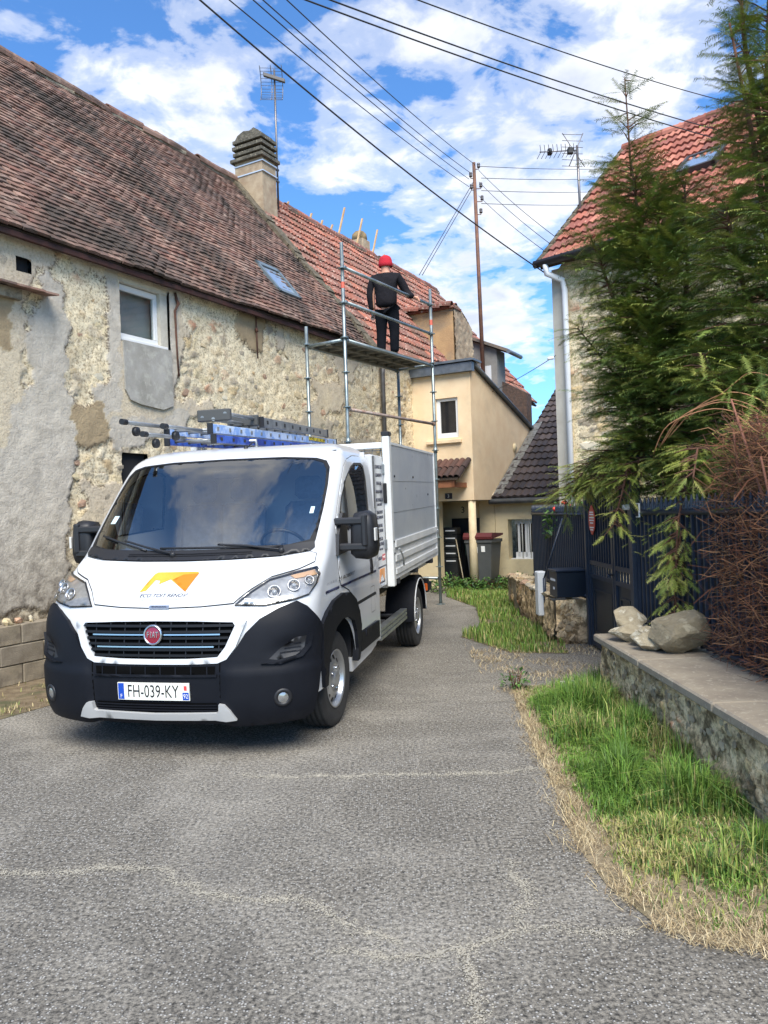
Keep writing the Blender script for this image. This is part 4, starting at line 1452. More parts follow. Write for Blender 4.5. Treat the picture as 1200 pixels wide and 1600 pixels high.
# loose rocks on the coping
M_ROCK = mat('limestone_rock', srgb(176, 162, 134), .9, c2=srgb(148, 134, 108), scale=4, c3=srgb(206, 196, 172), s3=3.5, f3=(.5, .6), bump=.012, bscale=18)
M_ROCK2 = mat('grey_rock', srgb(140, 128, 104), .95, c2=srgb(116, 106, 84), scale=5, c3=srgb(158, 148, 124), s3=6, f3=(.55, .65), bump=.008, bscale=30)
for seed, loc, sc, rz, m, lab in ((3, (2.02, 6.42, .60), (.36, .34, .26), .4, M_ROCK, 'rounded tan rock at the far end of the coping'),
                                  (8, (1.93, 6.22, .56), (.28, .30, .17), 1.1, M_ROCK, 'low flat rock leaning against the tan one on the coping'),
                                  (5, (2.02, 6.02, .565), (.27, .27, .19), 2.0, M_ROCK, 'pale white-faced rock in the middle of the coping row'),
                                  (17, (1.98, 5.83, .575), (.25, .26, .20), .7, M_ROCK, 'pale jagged rock beside the big grey one'),
                                  (12, (2.14, 5.72, .60), (.52, .40, .36), -.15, M_ROCK2, 'large grey angular boulder on the coping by the hedge'),
                                  (21, (2.28, 6.15, .56), (.24, .22, .16), .3, M_ROCK2, 'small grey rock behind the boulder on the coping')):
    me = rock_mesh('rock', m, seed, 4, 1.0, .32, .14, 18)
    zmin = min(v.co.z for v in me.vertices)
    tag(link('rock', me, None, (loc[0], loc[1], .505 - zmin * sc[2] - .005), (0, 0, rz), sc), lab, 'rock', 'loose rocks on the coped wall')

# ---- fence and gate
M_NAVY = mat('navy_paint', srgb(44, 54, 69), .40, c2=srgb(37, 46, 60), scale=6, rrough=.15)
M_NAVY2 = mat('navy_sheet', srgb(26, 34, 47), .5, c2=srgb(31, 40, 54), scale=2)
FX = 2.335
BAR = MB().box(-.011, .011, -.011, .011, 0, 1).mesh('bar', M_NAVY)


def spear(z):
    mb = MB()
    mb.lathe([(.010, 0), (.024, .018), (.012, .035), (.020, .055), (.004, .12), (0, .122)], (0, 0, 0), (0, 0, 1), 6)
    return mb.mesh('spear', M_NAVY)


SPEAR = spear(0)


def fence(name, y0, y1, zb, zt, label, step=.105, curve=0.0):
    f = tag(empty(name, (FX, y0, zb)), label, 'fence')
    L = y1 - y0
    top = lambda y: zt - zb + curve * (y / L)
    b = MB()
    b.add([(.02, 0, 0), (.02, L, 0), (.02, L, top(L) - .02), (.02, 0, top(0) - .02), (.024, 0, 0), (.024, L, 0), (.024, L, top(L) - .02), (.024, 0, top(0) - .02)], [[0, 1, 2, 3], [7, 6, 5, 4], [3, 2, 6, 7]])
    b.build('sheet', M_NAVY2, f)
    for z in (.04, None):
        b = MB()
        z_ = (lambda y: z) if z else (lambda y: top(y) - .02)
        b.tube([(-.012, 0, z_(0)), (-.012, L, z_(L))], .02, 4)
        b.build('rail', M_NAVY, f)
    n = int(L / step)
    for k in range(n + 1):
        y = k * step
        link('bar', BAR, f, (-.0, y, 0), None, (1, 1, top(y)))
        link('spear', SPEAR, f, (0, y, top(y) - .005), (0, 0, random.uniform(0, 1)))
        if k < n:
            link('spear', SPEAR, f, (0, y + step / 2, top(y) - .03), (0, 0, random.uniform(0, 1)), (.8, .8, .8))
    return f


fence('railing', 2.15, 7.12, .52, 1.58, 'dark blue sheeted railing between the gate and the cut hedge', curve=-.03)
fence('railing', 8.84, 12.1, .52, 1.53, 'dark blue sheeted railing left of the gate above the mailbox')
pl_ = MB()
pl_.box(2.27, 2.42, 6.62, 7.14, 0, .50)
tag(pl_.build('railing_plinth', M_CEMENT), 'short cement plinth under the railing beside the gate', 'plinth')
gt = tag(empty('gate', (FX, 7.2, 0)), 'dark blue double gate with panelled base and spear-topped bars', 'gate')
for k, (y0, y1) in enumerate(((.04, .60), (.63, 1.56))):
    lf = MB()
    for yy in (y0, y1 - .045):
        lf.box(-.022, .022, yy, yy + .045, .04, 1.90)
    for z in (.04, .80, .95, 1.86):
        lf.box(-.02, .02, y0 + .045, y1 - .045, z, z + .045)
    lfo = lf.build('gate_leaf', M_NAVY, gt)
    p = MB()
    p.box(.004, .012, y0 + .04, y1 - .04, .08, .81)
    p.box(.012, .016, y0 + .04, y1 - .04, .95, 1.86)
    for a, b, c, d in ((y0 + .12, y1 - .12, .66, .685), (y0 + .12, y1 - .12, .18, .205), (y0 + .12, y0 + .145, .205, .66), (y1 - .145, y1 - .12, .205, .66)):
        p.box(-.008, .004, a, b, c, d)
    p.build('panel', mat('gate_panel', srgb(40, 46, 54), .45, c2=srgb(34, 40, 48), scale=3), lfo)
    n = int((y1 - y0) / .098)
    for q in range(1, n + 1):
        y = y0 + q * (y1 - y0) / (n + 1)
        link('bar', BAR, lfo, (0, y, .84), None, (.9, .9, 1.13 + .09 * (1 if k == 0 else 1)))
        link('spear', SPEAR, lfo, (0, y, 2.04))
b = MB()
b.box(-.045, .045, -.075, .02, 0, 2.17, .004)
b.build('gate_post', M_NAVY, gt)
b = MB()
b.box(-.045, .045, 1.57, 1.64, 0, 1.95, .004)
b.build('gate_post', M_NAVY, gt)
b = MB()
b.tube([(-.03, .62, .90), (-.09, .62, .90), (-.09, .54, .89)], .011, 6)
b.build('handle', M_NAVY, gt)
sg = MB()
pts = [(.13 * math.cos(a) * (1 if abs(math.sin(a)) < .75 else .72), .165 * math.sin(a)) for a in np.linspace(0, 2 * math.pi, 20, endpoint=False)]
sg.prism(pts, -.034, -.028, lambda p, q, h: (h, 1.33 + p, 1.45 + q))
sgo = sg.build('warning_sign', mat('sign_red', srgb(190, 52, 44), .4), gt)
wl = MB()
for z, w in ((1.53, .14), (1.505, .16), (1.47, .18), (1.44, .18), (1.41, .12), (1.36, .16), (1.335, .12)):
    wl.box(-.0365, -.034, 1.33 - w / 2, 1.33 + w / 2, z, z + .014)
wl.build('sign_lines', M_WHITE, sgo)
b = MB()
b.box(-.034, -.02, -.26, -.17, 1.49, 1.62, .003)
npo = b.build('number_plaque', M_WHITE, gt)
b = MB()
b.box(-.037, -.034, -.252, -.178, 1.50, 1.61)
b.build('plaque_face', M_BLACK, npo)
b = MB()
b.lathe([(0, .06), (.025, .055), (.028, 0)], (-.05, -.03, 1.585), (-1, 0, 0), 12)
b.build('bell', M_WHITE, gt)

# ---- stub of low wall with mailbox, left of the gate
lw = tag(empty('low_wall', (1.97, 9.0, 0)), 'mossy low rubble wall under the mailbox left of the gate', 'wall')
lf_, _ = rubble_wall('wall_face', lw, 0, 3.7, 0, .50, lambda t, o, z: (-o + .02 + t * .02, t, z), m=M_RUB_G, seed=43, cs=.12, amp=.04, res=.03)
le_, _ = rubble_wall('wall_end', lw, 0, .40, 0, .52, lambda t, o, z: (t, -o, z), m=M_RUB_G, seed=46, cs=.2, amp=.03, res=.02, plaster=[[(.18, .0), (.42, .0), (.42, .55), (.22, .5)]])
b = MB()
b.box(.04, .40, .02, 3.7, 0, .48)
b.build('wall_core', M_MORTAR, lw)
for k in range(46):
    s = random.uniform(.07, .15)
    stone(lw, (random.uniform(.02, .26), random.uniform(.25, 3.6), .50 + s * .12), (s * 1.5, s * 1.5, s * .7), (random.uniform(-.4, .4), random.uniform(-.4, .4), random.random() * 3), random.choice(STONES + GSTONES))
for k in range(22):
    s = random.uniform(.05, .12)
    stone(lw, (random.uniform(.0, .2), -.02, random.uniform(.05, .48)), (s * 1.3, s * .6, s), (random.random(), random.random(), random.random()), random.choice(GSTONES))
mbx = MB()
mbx.box(-.185, .185, -.17, .15, 0, .30, .006)
mo = tag(mbx.build('mailbox', mat('mailbox_paint', srgb(34, 42, 54), .38, c2=srgb(28, 36, 47), scale=3), None, (2.165, 9.15, .545), (0, 0, .06)), 'dark blue metal mailbox standing on the stub of low wall', 'mailbox')
l_ = MB()
l_.box(-.20, .20, -.185, .17, .30, .325, .006)
l_.build('lid', M_NAVY, mo)
l_ = MB()
l_.box(-.192, -.186, -.10, .08, .19, .215)
l_.box(-.192, -.186, -.06, -.02, .09, .12)
l_.build('name_label', M_WHITE, mo)
eb = MB()
eb.box(-.055, .055, -.08, .08, 0, .56, .012)
tag(eb.build('meter_post', mat('grey_white_plastic', (.70, .71, .70), .5), None, (1.955, 9.75, .24), (0, 0, .05)), 'slim white plastic meter box on the face of the low wall', 'meter box')
b = MB()
b.tube([(1.985, 9.66, .72), (2.25, 9.70, 1.46)], .012, 6)
b.tube([(1.985, 9.66, .30), (1.985, 9.66, .72)], .02, 6)
tag(b.build('stay_rod', M_NAVY), 'thin dark stay rod slanting up to the railing', 'rod')
b = MB()
b.box(0, .30, 0, .22, 0, .035, .006)
tag(b.build('paving_slab', mat('slab', srgb(196, 190, 178), .9), None, (1.55, 6.72, .004), (0, 0, .2)), 'small pale slab lying at the end of the coped wall', 'slab')

# ---- right-hand house
KR = Vector((2.9, 12.5, 0))
RA = R(-43)
RM = Matrix.Translation(KR) @ Matrix.Rotation(RA, 4, 'Z')
HR_ = tag(empty('right_house', KR, RA), 'cream stone house with orange tiled roof behind the conifers', 'house')
CS = [srgb(214, 200, 170), srgb(200, 184, 152), srgb(186, 172, 148), srgb(222, 210, 184), srgb(206, 186, 150), srgb(176, 160, 136)]
M_CST = mat('coursed_stone', CS[0], .92, rnd='obj', rcols=CS, rvar=.10, c2=srgb(226, 216, 192), scale=10, contrast=(.5, .8), bump=.012, bscale=20)
CST = [rock_mesh('stone', M_CST, 130 + k, 1, 1.0, .25) for k in range(8)]
M_RUB_C = rubble_material('cream_rubble', tint=(1.0, .99, .97), damp=.4)
wr, _ = rubble_wall('wall', HR_, .16, 7.0, 0, 5.5, lambda t, o, z: (t, -o, z), m=M_RUB_C, seed=53, cs=.17, amp=.02, res=.035)
z = 1.5
rr = random.Random(5)
while z < 5.3:
    hgt = rr.uniform(.10, .20)
    t = .40 + rr.uniform(-.1, .05)
    while t < 1.75:
        w = rr.uniform(.16, .42)
        stone(wr, (t + w / 2, -.006, z + hgt / 2), (w * 1.12, .075, hgt * 1.12), (rr.uniform(-.05, .05), rr.uniform(-.04, .04), rr.uniform(-.05, .05)), rr.choice(CST))
        t += w + .02
    z += hgt + .018
b = MB()
b.box(-.02, .19, -.045, .3, 0, 5.45)
b.build('corner_pilaster', mat('pilaster', srgb(188, 184, 172), .9, c2=srgb(170, 164, 152), scale=2, bump=.004, bscale=50), HR_)
b = MB()
b.prism([(.0, 0), (5.9, 0), (5.9, 5.4), (2.95, 8.2), (0, 5.4)], .0, .24, lambda a, c, h: (h, a + .03, c))
b.box(6.7, 7.0, .03, 5.9, 0, 5.4)
b.build('gable_wall', M_CREAM2, HR_)
rfr = roof_deck('roof', HR_, -.10, 7.1, -.28, 5.50, 2.95, 8.36, M_DECK)
tile_roof(rfr, RM, -.08, 7.1, -.28, 5.53, 2.95, 8.39, .23, .33, 'wave', RT4o, RT4a, 300, over=1.08, und=.015, jit=.008, seed=31)
roof_deck('back_roof', HR_, -.10, 7.1, 6.2, 5.5, 2.95, 8.36, RT4a)
RID4 = half_round('ridge_tile', RT4o, .42, .12)
for i in range(18):
    link('ridge_tile', RID4, rfr, (-.1 + i * .4, 2.95, 8.39), (0, random.uniform(-.03, .03), 0))
b = MB()
for i in range(16):
    s0 = i / 16
    y, zz = -.30 + 3.25 * s0, 5.53 + 2.88 * s0
    b.tube([(-.10, y, zz + .02), (-.10, y + .30, zz + .26)], .05, 6)
b.build('verge_tiles', MATS['verge_mortar'], HR_)
b = MB()
b.tube([(-.14, -.36, 5.50), (7.1, -.36, 5.50)], .065, 8)
b.build('gutter', mat('dark_gutter', srgb(58, 56, 58), .5, .3), HR_)
b = MB()
b.tube([(.06, -.36, 5.46), (.06, -.33, 5.32), (.22, -.13, 5.22), (.24, -.10, 5.05), (.24, -.10, .3)], .048, 12)
b.build('downpipe', mat('white_pipe', (.66, .68, .70), .35), HR_)


def rp4(t, d, h):
    s4 = math.atan2(2.86, 3.23)
    return Vector((t, d, 5.53 + (d + .28) * math.tan(s4))) + Vector((0, -math.sin(s4), math.cos(s4))) * h


roof_window(HR_, 1.62, 2.25, 1.05, 1.6, rp4, mat('dark_frame', srgb(62, 60, 60), .5), .05)
b = MB()
b.lathe([(0, .07), (.025, .065), (.028, -.03), (.0, -.032)], (-.04, -.10, 4.02), (-.6, -.8, -.15), 10)
b.build('security_camera', M_WHITE, HR_)
# aerial on its gable
a2 = tag(empty('rooftop_aerial', RM @ Vector((-.02, 1.0, 6.3))), 'combination grid and rod television aerial on the right house roof', 'aerial')
AP = lambda x, y, z: Vector((x, y, z))
b = MB()
b.tube([AP(0, 0, 0), AP(-.02, 0, 1.52)], .022, 8)
b.build('mast', M_MAST, a2)
b = MB()
for i in range(6):
    x = -.30 + i * .11
    b.tube([AP(-.28, -.05 + i * .02, 1.70 - i * .1), AP(.05, -.15 + i * .02, 1.63 - i * .1)], .005, 4)
b.tube([AP(-.28, -.05, 1.72), AP(.10, .0, 1.15)], .008, 4)
b.tube([AP(.05, -.15, 1.66), AP(-.18, -.05, 1.15)], .008, 4)
b.build('grid_reflector', M_MAST, a2)
b = MB()
b.tube([AP(0, 0, 1.44), AP(-.70, -.15, 1.36)], .010, 5)
for i in range(9):
    x = -.08 - i * .075
    yy = -.02 - i * .016
    zz = 1.44 + x * .115
    b.tube([AP(x - .04, yy - .13, zz + .06), AP(x, yy, zz), AP(x - .04, yy + .13, zz - .06)], .005, 4)
b.build('boom', M_MAST, a2)
b = MB()
b.lathe([(0, .03), (.06, .02), (.06, -.02), (0, -.03)], AP(-.52, -.10, 1.38), (1, .2, .1), 10)
b.box(-.2, -.1, -.08, 0, 1.36, 1.46, .01)
b.build('balun', M_BLACK, a2)
# ================================================================== scaffold
SA = math.atan2(13.2 - 11.06, .92 + .48)
SC_L = Vector((-.48, 11.06, 0))
SM = Matrix.Translation(SC_L) @ Matrix.Rotation(SA, 4, 'Z')     # x along the bay, y towards the house
sc_ = tag(empty('scaffold', SC_L, SA), 'galvanised tube scaffold bay with guard rails against the stone house', 'scaffold')
M_GALV = mat('galvanised', srgb(150, 160, 160), .42, .75, c2=srgb(120, 132, 134), scale=7, c3=srgb(176, 180, 176), s3=3, rrough=.25)
M_GALV_R = mat('orange_mark', srgb(214, 92, 66), .6)
ROS = MB().lathe([(.026, -.006), (.060, -.006), (.060, .006), (.026, .006)], (0, 0, 0), (0, 0, 1), 10, False).mesh('rosette', M_GALV)
BAYL = (Vector((.92, 13.2, 0)) - SC_L).length
DEP = .70
for (x, y, zt, z0) in ((0, 0, 5.52, 0), (BAYL, 0, 5.42, 0), (0, DEP, 4.42, 0), (BAYL, DEP, 4.25, 0)):
    b = MB()
    b.tube([(x, y, z0 + .02), (x, y, zt)], .026, 10)
    st = b.build('standard', M_GALV, sc_)
    for k in range(1, 11):
        zz = .15 + k * .5
        if zz < zt - .1:
            link('rosette', ROS, st, (x, y, zz))
    b = MB()
    b.lathe([(.026, 0), (.034, 0), (.034, .10), (.026, .10)], (x, y, min(2.6, zt - .3)), (0, 0, 1), 10)
    b.build('sleeve', M_GALV, st)
    b = MB()
    b.lathe([(.0, 0), (.08, 0), (.08, .008), (.03, .012), (.03, .02)], (x, y, .002), (0, 0, 1), 10, False)
    b.build('base_plate', M_GALV, st)
    if y == 0:
        b = MB()
        b.lathe([(.0268, 0), (.0268, .09)], (x, y, 4.86 if x == 0 else 4.80), (0, 0, 1), 10)
        b.build('colour_band', M_GALV_R, st)
for nm, z, y in (('guard_rail', 5.17, 0), ('guard_rail', 4.67, 0), ('ledger', 3.12, 0), ('ledger', 4.12, 0), ('ledger', 4.12, DEP), ('ledger', .45, DEP)):
    b = MB()
    b.tube([(.03, y, z), (BAYL - .03, y, z - .02)], .024, 10)
    b.tube([(.02, y, z), (.07, y, z)], .034, 8)
    b.tube([(BAYL - .07, y, z - .02), (BAYL - .02, y, z - .02)], .034, 8)
    b.build(nm, M_GALV if z != 3.12 else mat('rusty_galv', srgb(168, 156, 148), .6, .4, c2=srgb(140, 110, 96), scale=9), sc_)
for x in (0, BAYL):
    b = MB()
    b.tube([(x, .03, 4.12), (x, DEP - .03, 4.12)], .024, 10)
    b.tube([(x, .03, .45), (x, DEP - .03, .45)], .024, 8)
    b.build('transom', M_GALV, sc_)
for k in range(2):
    y0 = .04 + k * .32
    b = MB()
    b.box(.06, BAYL - .06, y0, y0 + .30, 4.15, 4.165)
    b.box(.06, BAYL - .06, y0, y0 + .02, 4.10, 4.15)
    b.box(.06, BAYL - .06, y0 + .28, y0 + .30, 4.10, 4.15)
    for q in range(9):
        xx = .2 + q * (BAYL - .4) / 8
        b.box(xx, xx + .03, y0 + .02, y0 + .28, 4.11, 4.15)
    b.build('deck_board', mat('deck', srgb(124, 124, 116), .7, .2, c2=srgb(92, 90, 82), scale=6), sc_)

# ================================================================== person on the scaffold
PPOS = SM @ Vector((1.72, .36, 4.166))
pe = tag(empty('person', PPOS, SA - R(72)), 'person in red beanie and dark clothes on the scaffold, back turned', 'person')


def skin_mesh(name, pts, edges, m, parent, sub=2, root=0):
    """pts: (x,y,z,rx,ry)"""
    me = bpy.data.meshes.new(name)
    me.from_pydata([p[:3] for p in pts], edges, [])
    me.materials.append(m)
    o = link(name, me, parent)
    md = o.modifiers.new('skin', 'SKIN')
    md.use_smooth_shade = True
    sv = me.skin_vertices[0].data if me.skin_vertices else None
    if sv is None:
        bpy.context.view_layer.objects.active = o
        me.attributes.update() if hasattr(me.attributes, 'update') else None
    for i, p in enumerate(pts):
        me.skin_vertices[0].data[i].radius = (p[3], p[4] if len(p) > 4 else p[3])
        me.skin_vertices[0].data[i].use_root = (i == root)
    ss = o.modifiers.new('subd', 'SUBSURF')
    ss.levels = sub
    ss.render_levels = sub
    return o


pe.scale = (1.10, 1.05, 1.0)
M_SKIN = mat('skin', srgb(196, 142, 116), .55)
M_JACK = mat('black_jacket', (.008, .0075, .010), .85, c2=(.014, .0125, .016), spec=.2, scale=9, bump=.012, bscale=14)
M_TROU = mat('dark_trousers', (.005, .006, .009), .9, spec=.15, bump=.012, bscale=11)
M_RED = mat('red_wool', srgb(176, 28, 44), .9, bump=.006, bscale=90)
# local x = person's right (seen from behind: image right), y = facing away, z up
body = [(0, 0, .92, .05, .045), (0, 0, 1.08, .08, .06), (0, .0, 1.28, .14, .10), (0, .01, 1.39, .06, .06), (0, .03, 1.47, .07, .085), (0, .03, 1.55, .078, .095), (0, .02, 1.60, .05, .06),
        (.17, .0, 1.30, .055, .055), (.27, .10, 1.08, .045, .045), (.40, .02, .97, .036, .036), (-.17, .0, 1.30, .055, .055), (-.22, .0, 1.05, .045, .045), (-.225, .05, .82, .036, .036),
        (.07, 0, .76, .04, .04), (.10, .01, .46, .045, .045), (.10, -.01, .09, .035, .035), (-.07, 0, .76, .04, .04), (-.09, .01, .46, .045, .045), (-.10, -.01, .09, .042, .042)]
bo_ = skin_mesh('body', body, [(0, 1), (1, 2), (2, 3), (3, 4), (4, 5), (5, 6), (2, 7), (7, 8), (8, 9), (2, 10), (10, 11), (11, 12), (0, 13), (13, 14), (14, 15), (0, 16), (16, 17), (17, 18)], M_SKIN, pe, 2)
jk = [(0, .0, .80, .185, .135), (0, .0, .98, .178, .128), (0, .0, 1.15, .185, .132), (0, .0, 1.29, .175, .115), (0, .015, 1.385, .075, .075), (.19, .0, 1.31, .078, .078), (.265, .06, 1.16, .07, .07), (.30, .08, 1.06, .064, .064),
      (.36, .05, 1.00, .055, .055), (.41, .01, .965, .046, .046), (-.19, .0, 1.31, .078, .078), (-.235, .0, 1.15, .07, .07), (-.25, .0, 1.03, .062, .062), (-.245, .03, .92, .055, .055), (-.24, .05, .82, .046, .046)]
skin_mesh('jacket', jk, [(0, 1), (1, 2), (2, 3), (3, 4), (3, 5), (5, 6), (6, 7), (7, 8), (8, 9), (3, 10), (10, 11), (11, 12), (12, 13), (13, 14)], M_JACK, pe, 2)
tr = [(0, 0, .88, .165, .125), (.09, 0, .76, .108, .115), (.10, .01, .60, .092, .10), (.105, .02, .44, .078, .082), (.105, .0, .22, .07, .075), (.105, -.01, .07, .068, .072), (-.085, 0, .76, .108, .115), (-.09, .01, .60, .092, .10), (-.095, .02, .44, .078, .082), (-.10, .0, .22, .07, .075), (-.10, -.01, .07, .068, .072)]
skin_mesh('trousers', tr, [(0, 1), (1, 2), (2, 3), (3, 4), (4, 5), (0, 6), (6, 7), (7, 8), (8, 9), (9, 10)], M_TROU, pe, 2)
for s in (-1, 1):
    skin_mesh('boot', [(s * .103, -.06, .045, .045, .04), (s * .105, .03, .055, .05, .05), (s * .115, .16, .035, .045, .03)], [(0, 1), (1, 2)], M_BLACK, pe, 2)
b = MB()
b.lathe([(.0, .165), (.04, .16), (.078, .135), (.098, .09), (.104, .04), (.108, .03), (.108, -.02), (.100, -.025)], (0, .03, 1.535), (0, -.08, 1), 20)
b.build('beanie', M_RED, pe)


def hand(name, wrist, dirv, upv, m, curl=.5, s=1.0):
    d, u = Vector(dirv).normalized(), Vector(upv).normalized()
    side = d.cross(u).normalized()
    w = Vector(wrist)
    P = [(*w, .02 * s, .026 * s), (*(w + d * .05 * s), .017 * s, .036 * s), (*(w + d * .085 * s), .014 * s, .036 * s)]
    E_ = [(0, 1), (1, 2)]
    for k, ln in enumerate((.062, .072, .068, .052)):
        off = side * (.027 - .018 * k) * s
        a = w + d * .09 * s + off
        i = len(P)
        b1 = a + (d * math.cos(curl * .6) - u * math.sin(curl * .6)) * ln * .5 * s
        b2 = b1 + (d * math.cos(curl * 2) - u * math.sin(curl * 2)) * ln * .5 * s
        P += [(*a, .009 * s, .009 * s), (*b1, .0085 * s, .0085 * s), (*b2, .007 * s, .007 * s)]
        E_ += [(2, i), (i, i + 1), (i + 1, i + 2)]
    i = len(P)
    t1 = w + d * .035 * s + side * .035 * s
    t2 = t1 + (d * .7 + side * .5 - u * .3) * .05 * s
    P += [(*t1, .011 * s, .011 * s), (*t2, .009 * s, .009 * s)]
    E_ += [(1, i), (i, i + 1)]
    return skin_mesh(name, P, E_, m, pe, 1)


hand('hand', (.425, .0, .955), (.75, -.3, -.45), (.3, .2, .9), M_SKIN, .9)
hand('glove', (-.238, .055, .80), (.05, .12, -1), (0, 1, .1), mat('grey_glove', (.07, .075, .08), .85), .5)

# ================================================================== service pole and overhead lines
pt = Vector((2.60, 19.6, 0))
pol = tag(empty('service_pole', (pt.x, pt.y, 4.6)), 'slim rusty steel service mast with insulators behind the dormers', 'pole')
M_POLE = mat('rusty_pole', srgb(96, 72, 62), .75, .3, c2=srgb(132, 92, 72), scale=6)
b = MB()
b.tube([(.06, 0, -.2), (.0, 0, 5.85)], [.055, .042], 10)
b.build('mast', M_POLE, pol)
INS = []
b = MB()
for k, (dx, z) in enumerate(((-.09, 5.55), (.12, 5.78), (.16, 5.28), (.18, 4.95), (-.08, 5.25), (.14, 4.62))):
    b.tube([(.0, 0, z - .1), (dx, 0, z - .1), (dx, 0, z)], .012, 5)
    INS.append(Vector((pt.x + dx, pt.y, 4.6 + z)))
b.build('brackets', M_POLE, pol)
for k, (dx, z) in enumerate(((-.09, 5.55), (.12, 5.78), (.16, 5.28), (.18, 4.95), (-.08, 5.25), (.14, 4.62))):
    b = MB()
    b.lathe([(.0, .09), (.035, .08), (.045, .04), (.03, .02), (.045, 0), (.04, -.03), (.0, -.03)], (dx, 0, z - .03), (0, 0, 1), 10)
    b.build('insulator', mat('porcelain', srgb(88, 82, 82), .3), pol)


M_WIRE = mat('cable', (.022, .022, .026), .6)


def wire(a, b_, r, sag, label):
    a, b_ = Vector(a), Vector(b_)
    pts = []
    for i in range(25):
        q = i / 24
        p = a.lerp(b_, q)
        p.z -= sag * 4 * q * (1 - q)
        pts.append(p)
    mb = MB()
    mb.tube(pts, r, 5)
    return tag(mb.build('overhead_cable', M_WIRE), label, 'cable', 'overhead cables')


wire((-1.98, 7.0, 6.78), (2.95, 12.7, 5.37), .010, .14, 'thick black cable sagging from upper left down to the right house eave')
for k, (e, q, lab) in enumerate((((-1.61, 8.0, 7.21), (2.46, 19.6, 9.84), 'lowest of the four thin wires from the mast to the upper left'), ((-1.39, 8.0, 7.24), (2.47, 19.6, 10.03), 'second lowest of the four thin wires from the mast to the upper left'),
                                 ((-1.27, 8.0, 7.22), (2.51, 19.6, 10.19), 'third of the four thin wires from the mast to the upper left'), ((-1.01, 8.0, 7.21), (2.63, 19.6, 10.40), 'topmost of the four thin wires from the mast to the upper left'))):
    e, q = Vector(e), Vector(q)
    wire(e + (e - q) * .12, q, .0075, .10, lab)
for a_, b_, r_, lab in (((-.59, 5.0, 5.12), (4.46, 9.4, 6.03), .006, 'lower of the two heavy cables crossing at upper right'), ((-.42, 5.0, 5.11), (4.47, 9.4, 6.14), .006, 'upper of the two heavy cables crossing at upper right'), ((-.04, 5.0, 5.17), (4.58, 9.6, 6.62), .005, 'single thinner cable crossing the top right corner of the sky')):
    a_, b_ = Vector(a_), Vector(b_)
    wire(a_ + (a_ - b_) * .25, b_ + (b_ - a_) * .2, r_, .12, lab)
for a_, b_, lab in (((2.76, 19.6, 10.35), (6.17, 24.0, 12.17), 'highest of the four level wires right of the mast'), ((2.78, 19.6, 10.05), (6.16, 24.0, 11.85), 'second of the four level wires right of the mast'), ((2.77, 19.6, 9.73), (6.15, 24.0, 11.45), 'third of the four level wires right of the mast'), ((2.76, 19.6, 9.40), (6.13, 24.0, 11.05), 'lowest of the four level wires right of the mast')):
    a_, b_ = Vector(a_), Vector(b_)
    wire(a_, b_ + (b_ - a_) * .8, .008, .05, lab)
for a_, b_, lab in (((2.72, 19.6, 10.25), (3.09, 13.0, 6.15), 'upper slanting wire from the mast to the right house'), ((2.72, 19.6, 9.95), (3.03, 13.0, 6.01), 'second slanting wire from the mast to the right house'), ((2.70, 19.6, 9.6), (2.99, 13.0, 5.85), 'third slanting wire from the mast to the right house')):
    wire(a_, b_, .006, .06, lab)
wire((2.60, 19.6, 10.0), (1.07, 19.0, 7.44), .009, 0, 'left strand of the guy wire slanting from mast to roof')
wire((2.60, 19.6, 9.88), (1.15, 19.0, 7.44), .009, 0, 'right strand of the guy wire slanting from mast to roof')
wire((2.86, 12.4, 4.05), (1.9, 22.0, 4.6), .006, .15, 'thin wire from the white security camera to the rear roofs')

# ================================================================== wheelie bin in front of the porch
bn = tag(empty('wheelie_bin', (2.02, 15.85, 0), R(-28)), 'grey wheelie bin with dark red lid behind the porch column', 'bin')
b = MB()
b.add([(-.22, -.20, .10), (.22, -.20, .10), (.22, .24, .10), (-.22, .24, .10), (-.28, -.28, .98), (.28, -.28, .98), (.28, .34, .98), (-.28, .34, .98)], [[3, 2, 1, 0], [4, 5, 6, 7], [0, 1, 5, 4], [1, 2, 6, 5], [2, 3, 7, 6], [3, 0, 4, 7]])
b.box(-.30, .30, -.30, .36, .92, .99, .01)
b.build('bin_body', mat('bin_grey', srgb(84, 86, 86), .5, c2=srgb(72, 74, 74), scale=3), bn)
b = MB()
b.prism([(-.32, 1.0), (.36, 1.06), (.38, 1.10), (-.28, 1.13), (-.33, 1.05)], -.31, .31, lambda p, q, h: (h, p, q))
b.build('lid', mat('bin_lid', srgb(92, 36, 38), .45), bn)
for s in (-1, 1):
    b = MB()
    b.lathe([(0, -.03), (.10, -.03), (.10, .03), (0, .03)], (s * .24, .26, .10), (1, 0, 0), 16)
    b.build('wheel', M_BLACK, bn)
b = MB()
b.box(-.10, -.02, -.292, -.285, .72, .84, mp=lambda x, y, z: (x, y + (.98 - z) * .08 - .0, z))
b.box(.06, .14, -.292, -.285, .74, .86, mp=lambda x, y, z: (x, y + (.98 - z) * .08, z))
b.build('sticker', M_WHITE, bn)
b = MB()
b.tube([(1.62, 15.9, .0), (1.50, 16.25, 1.0)], .012, 6)
tag(b.build('broom_handle', mat('stick', srgb(190, 176, 148), .7)), 'pale broom handle leaning by the porch column', 'stick')
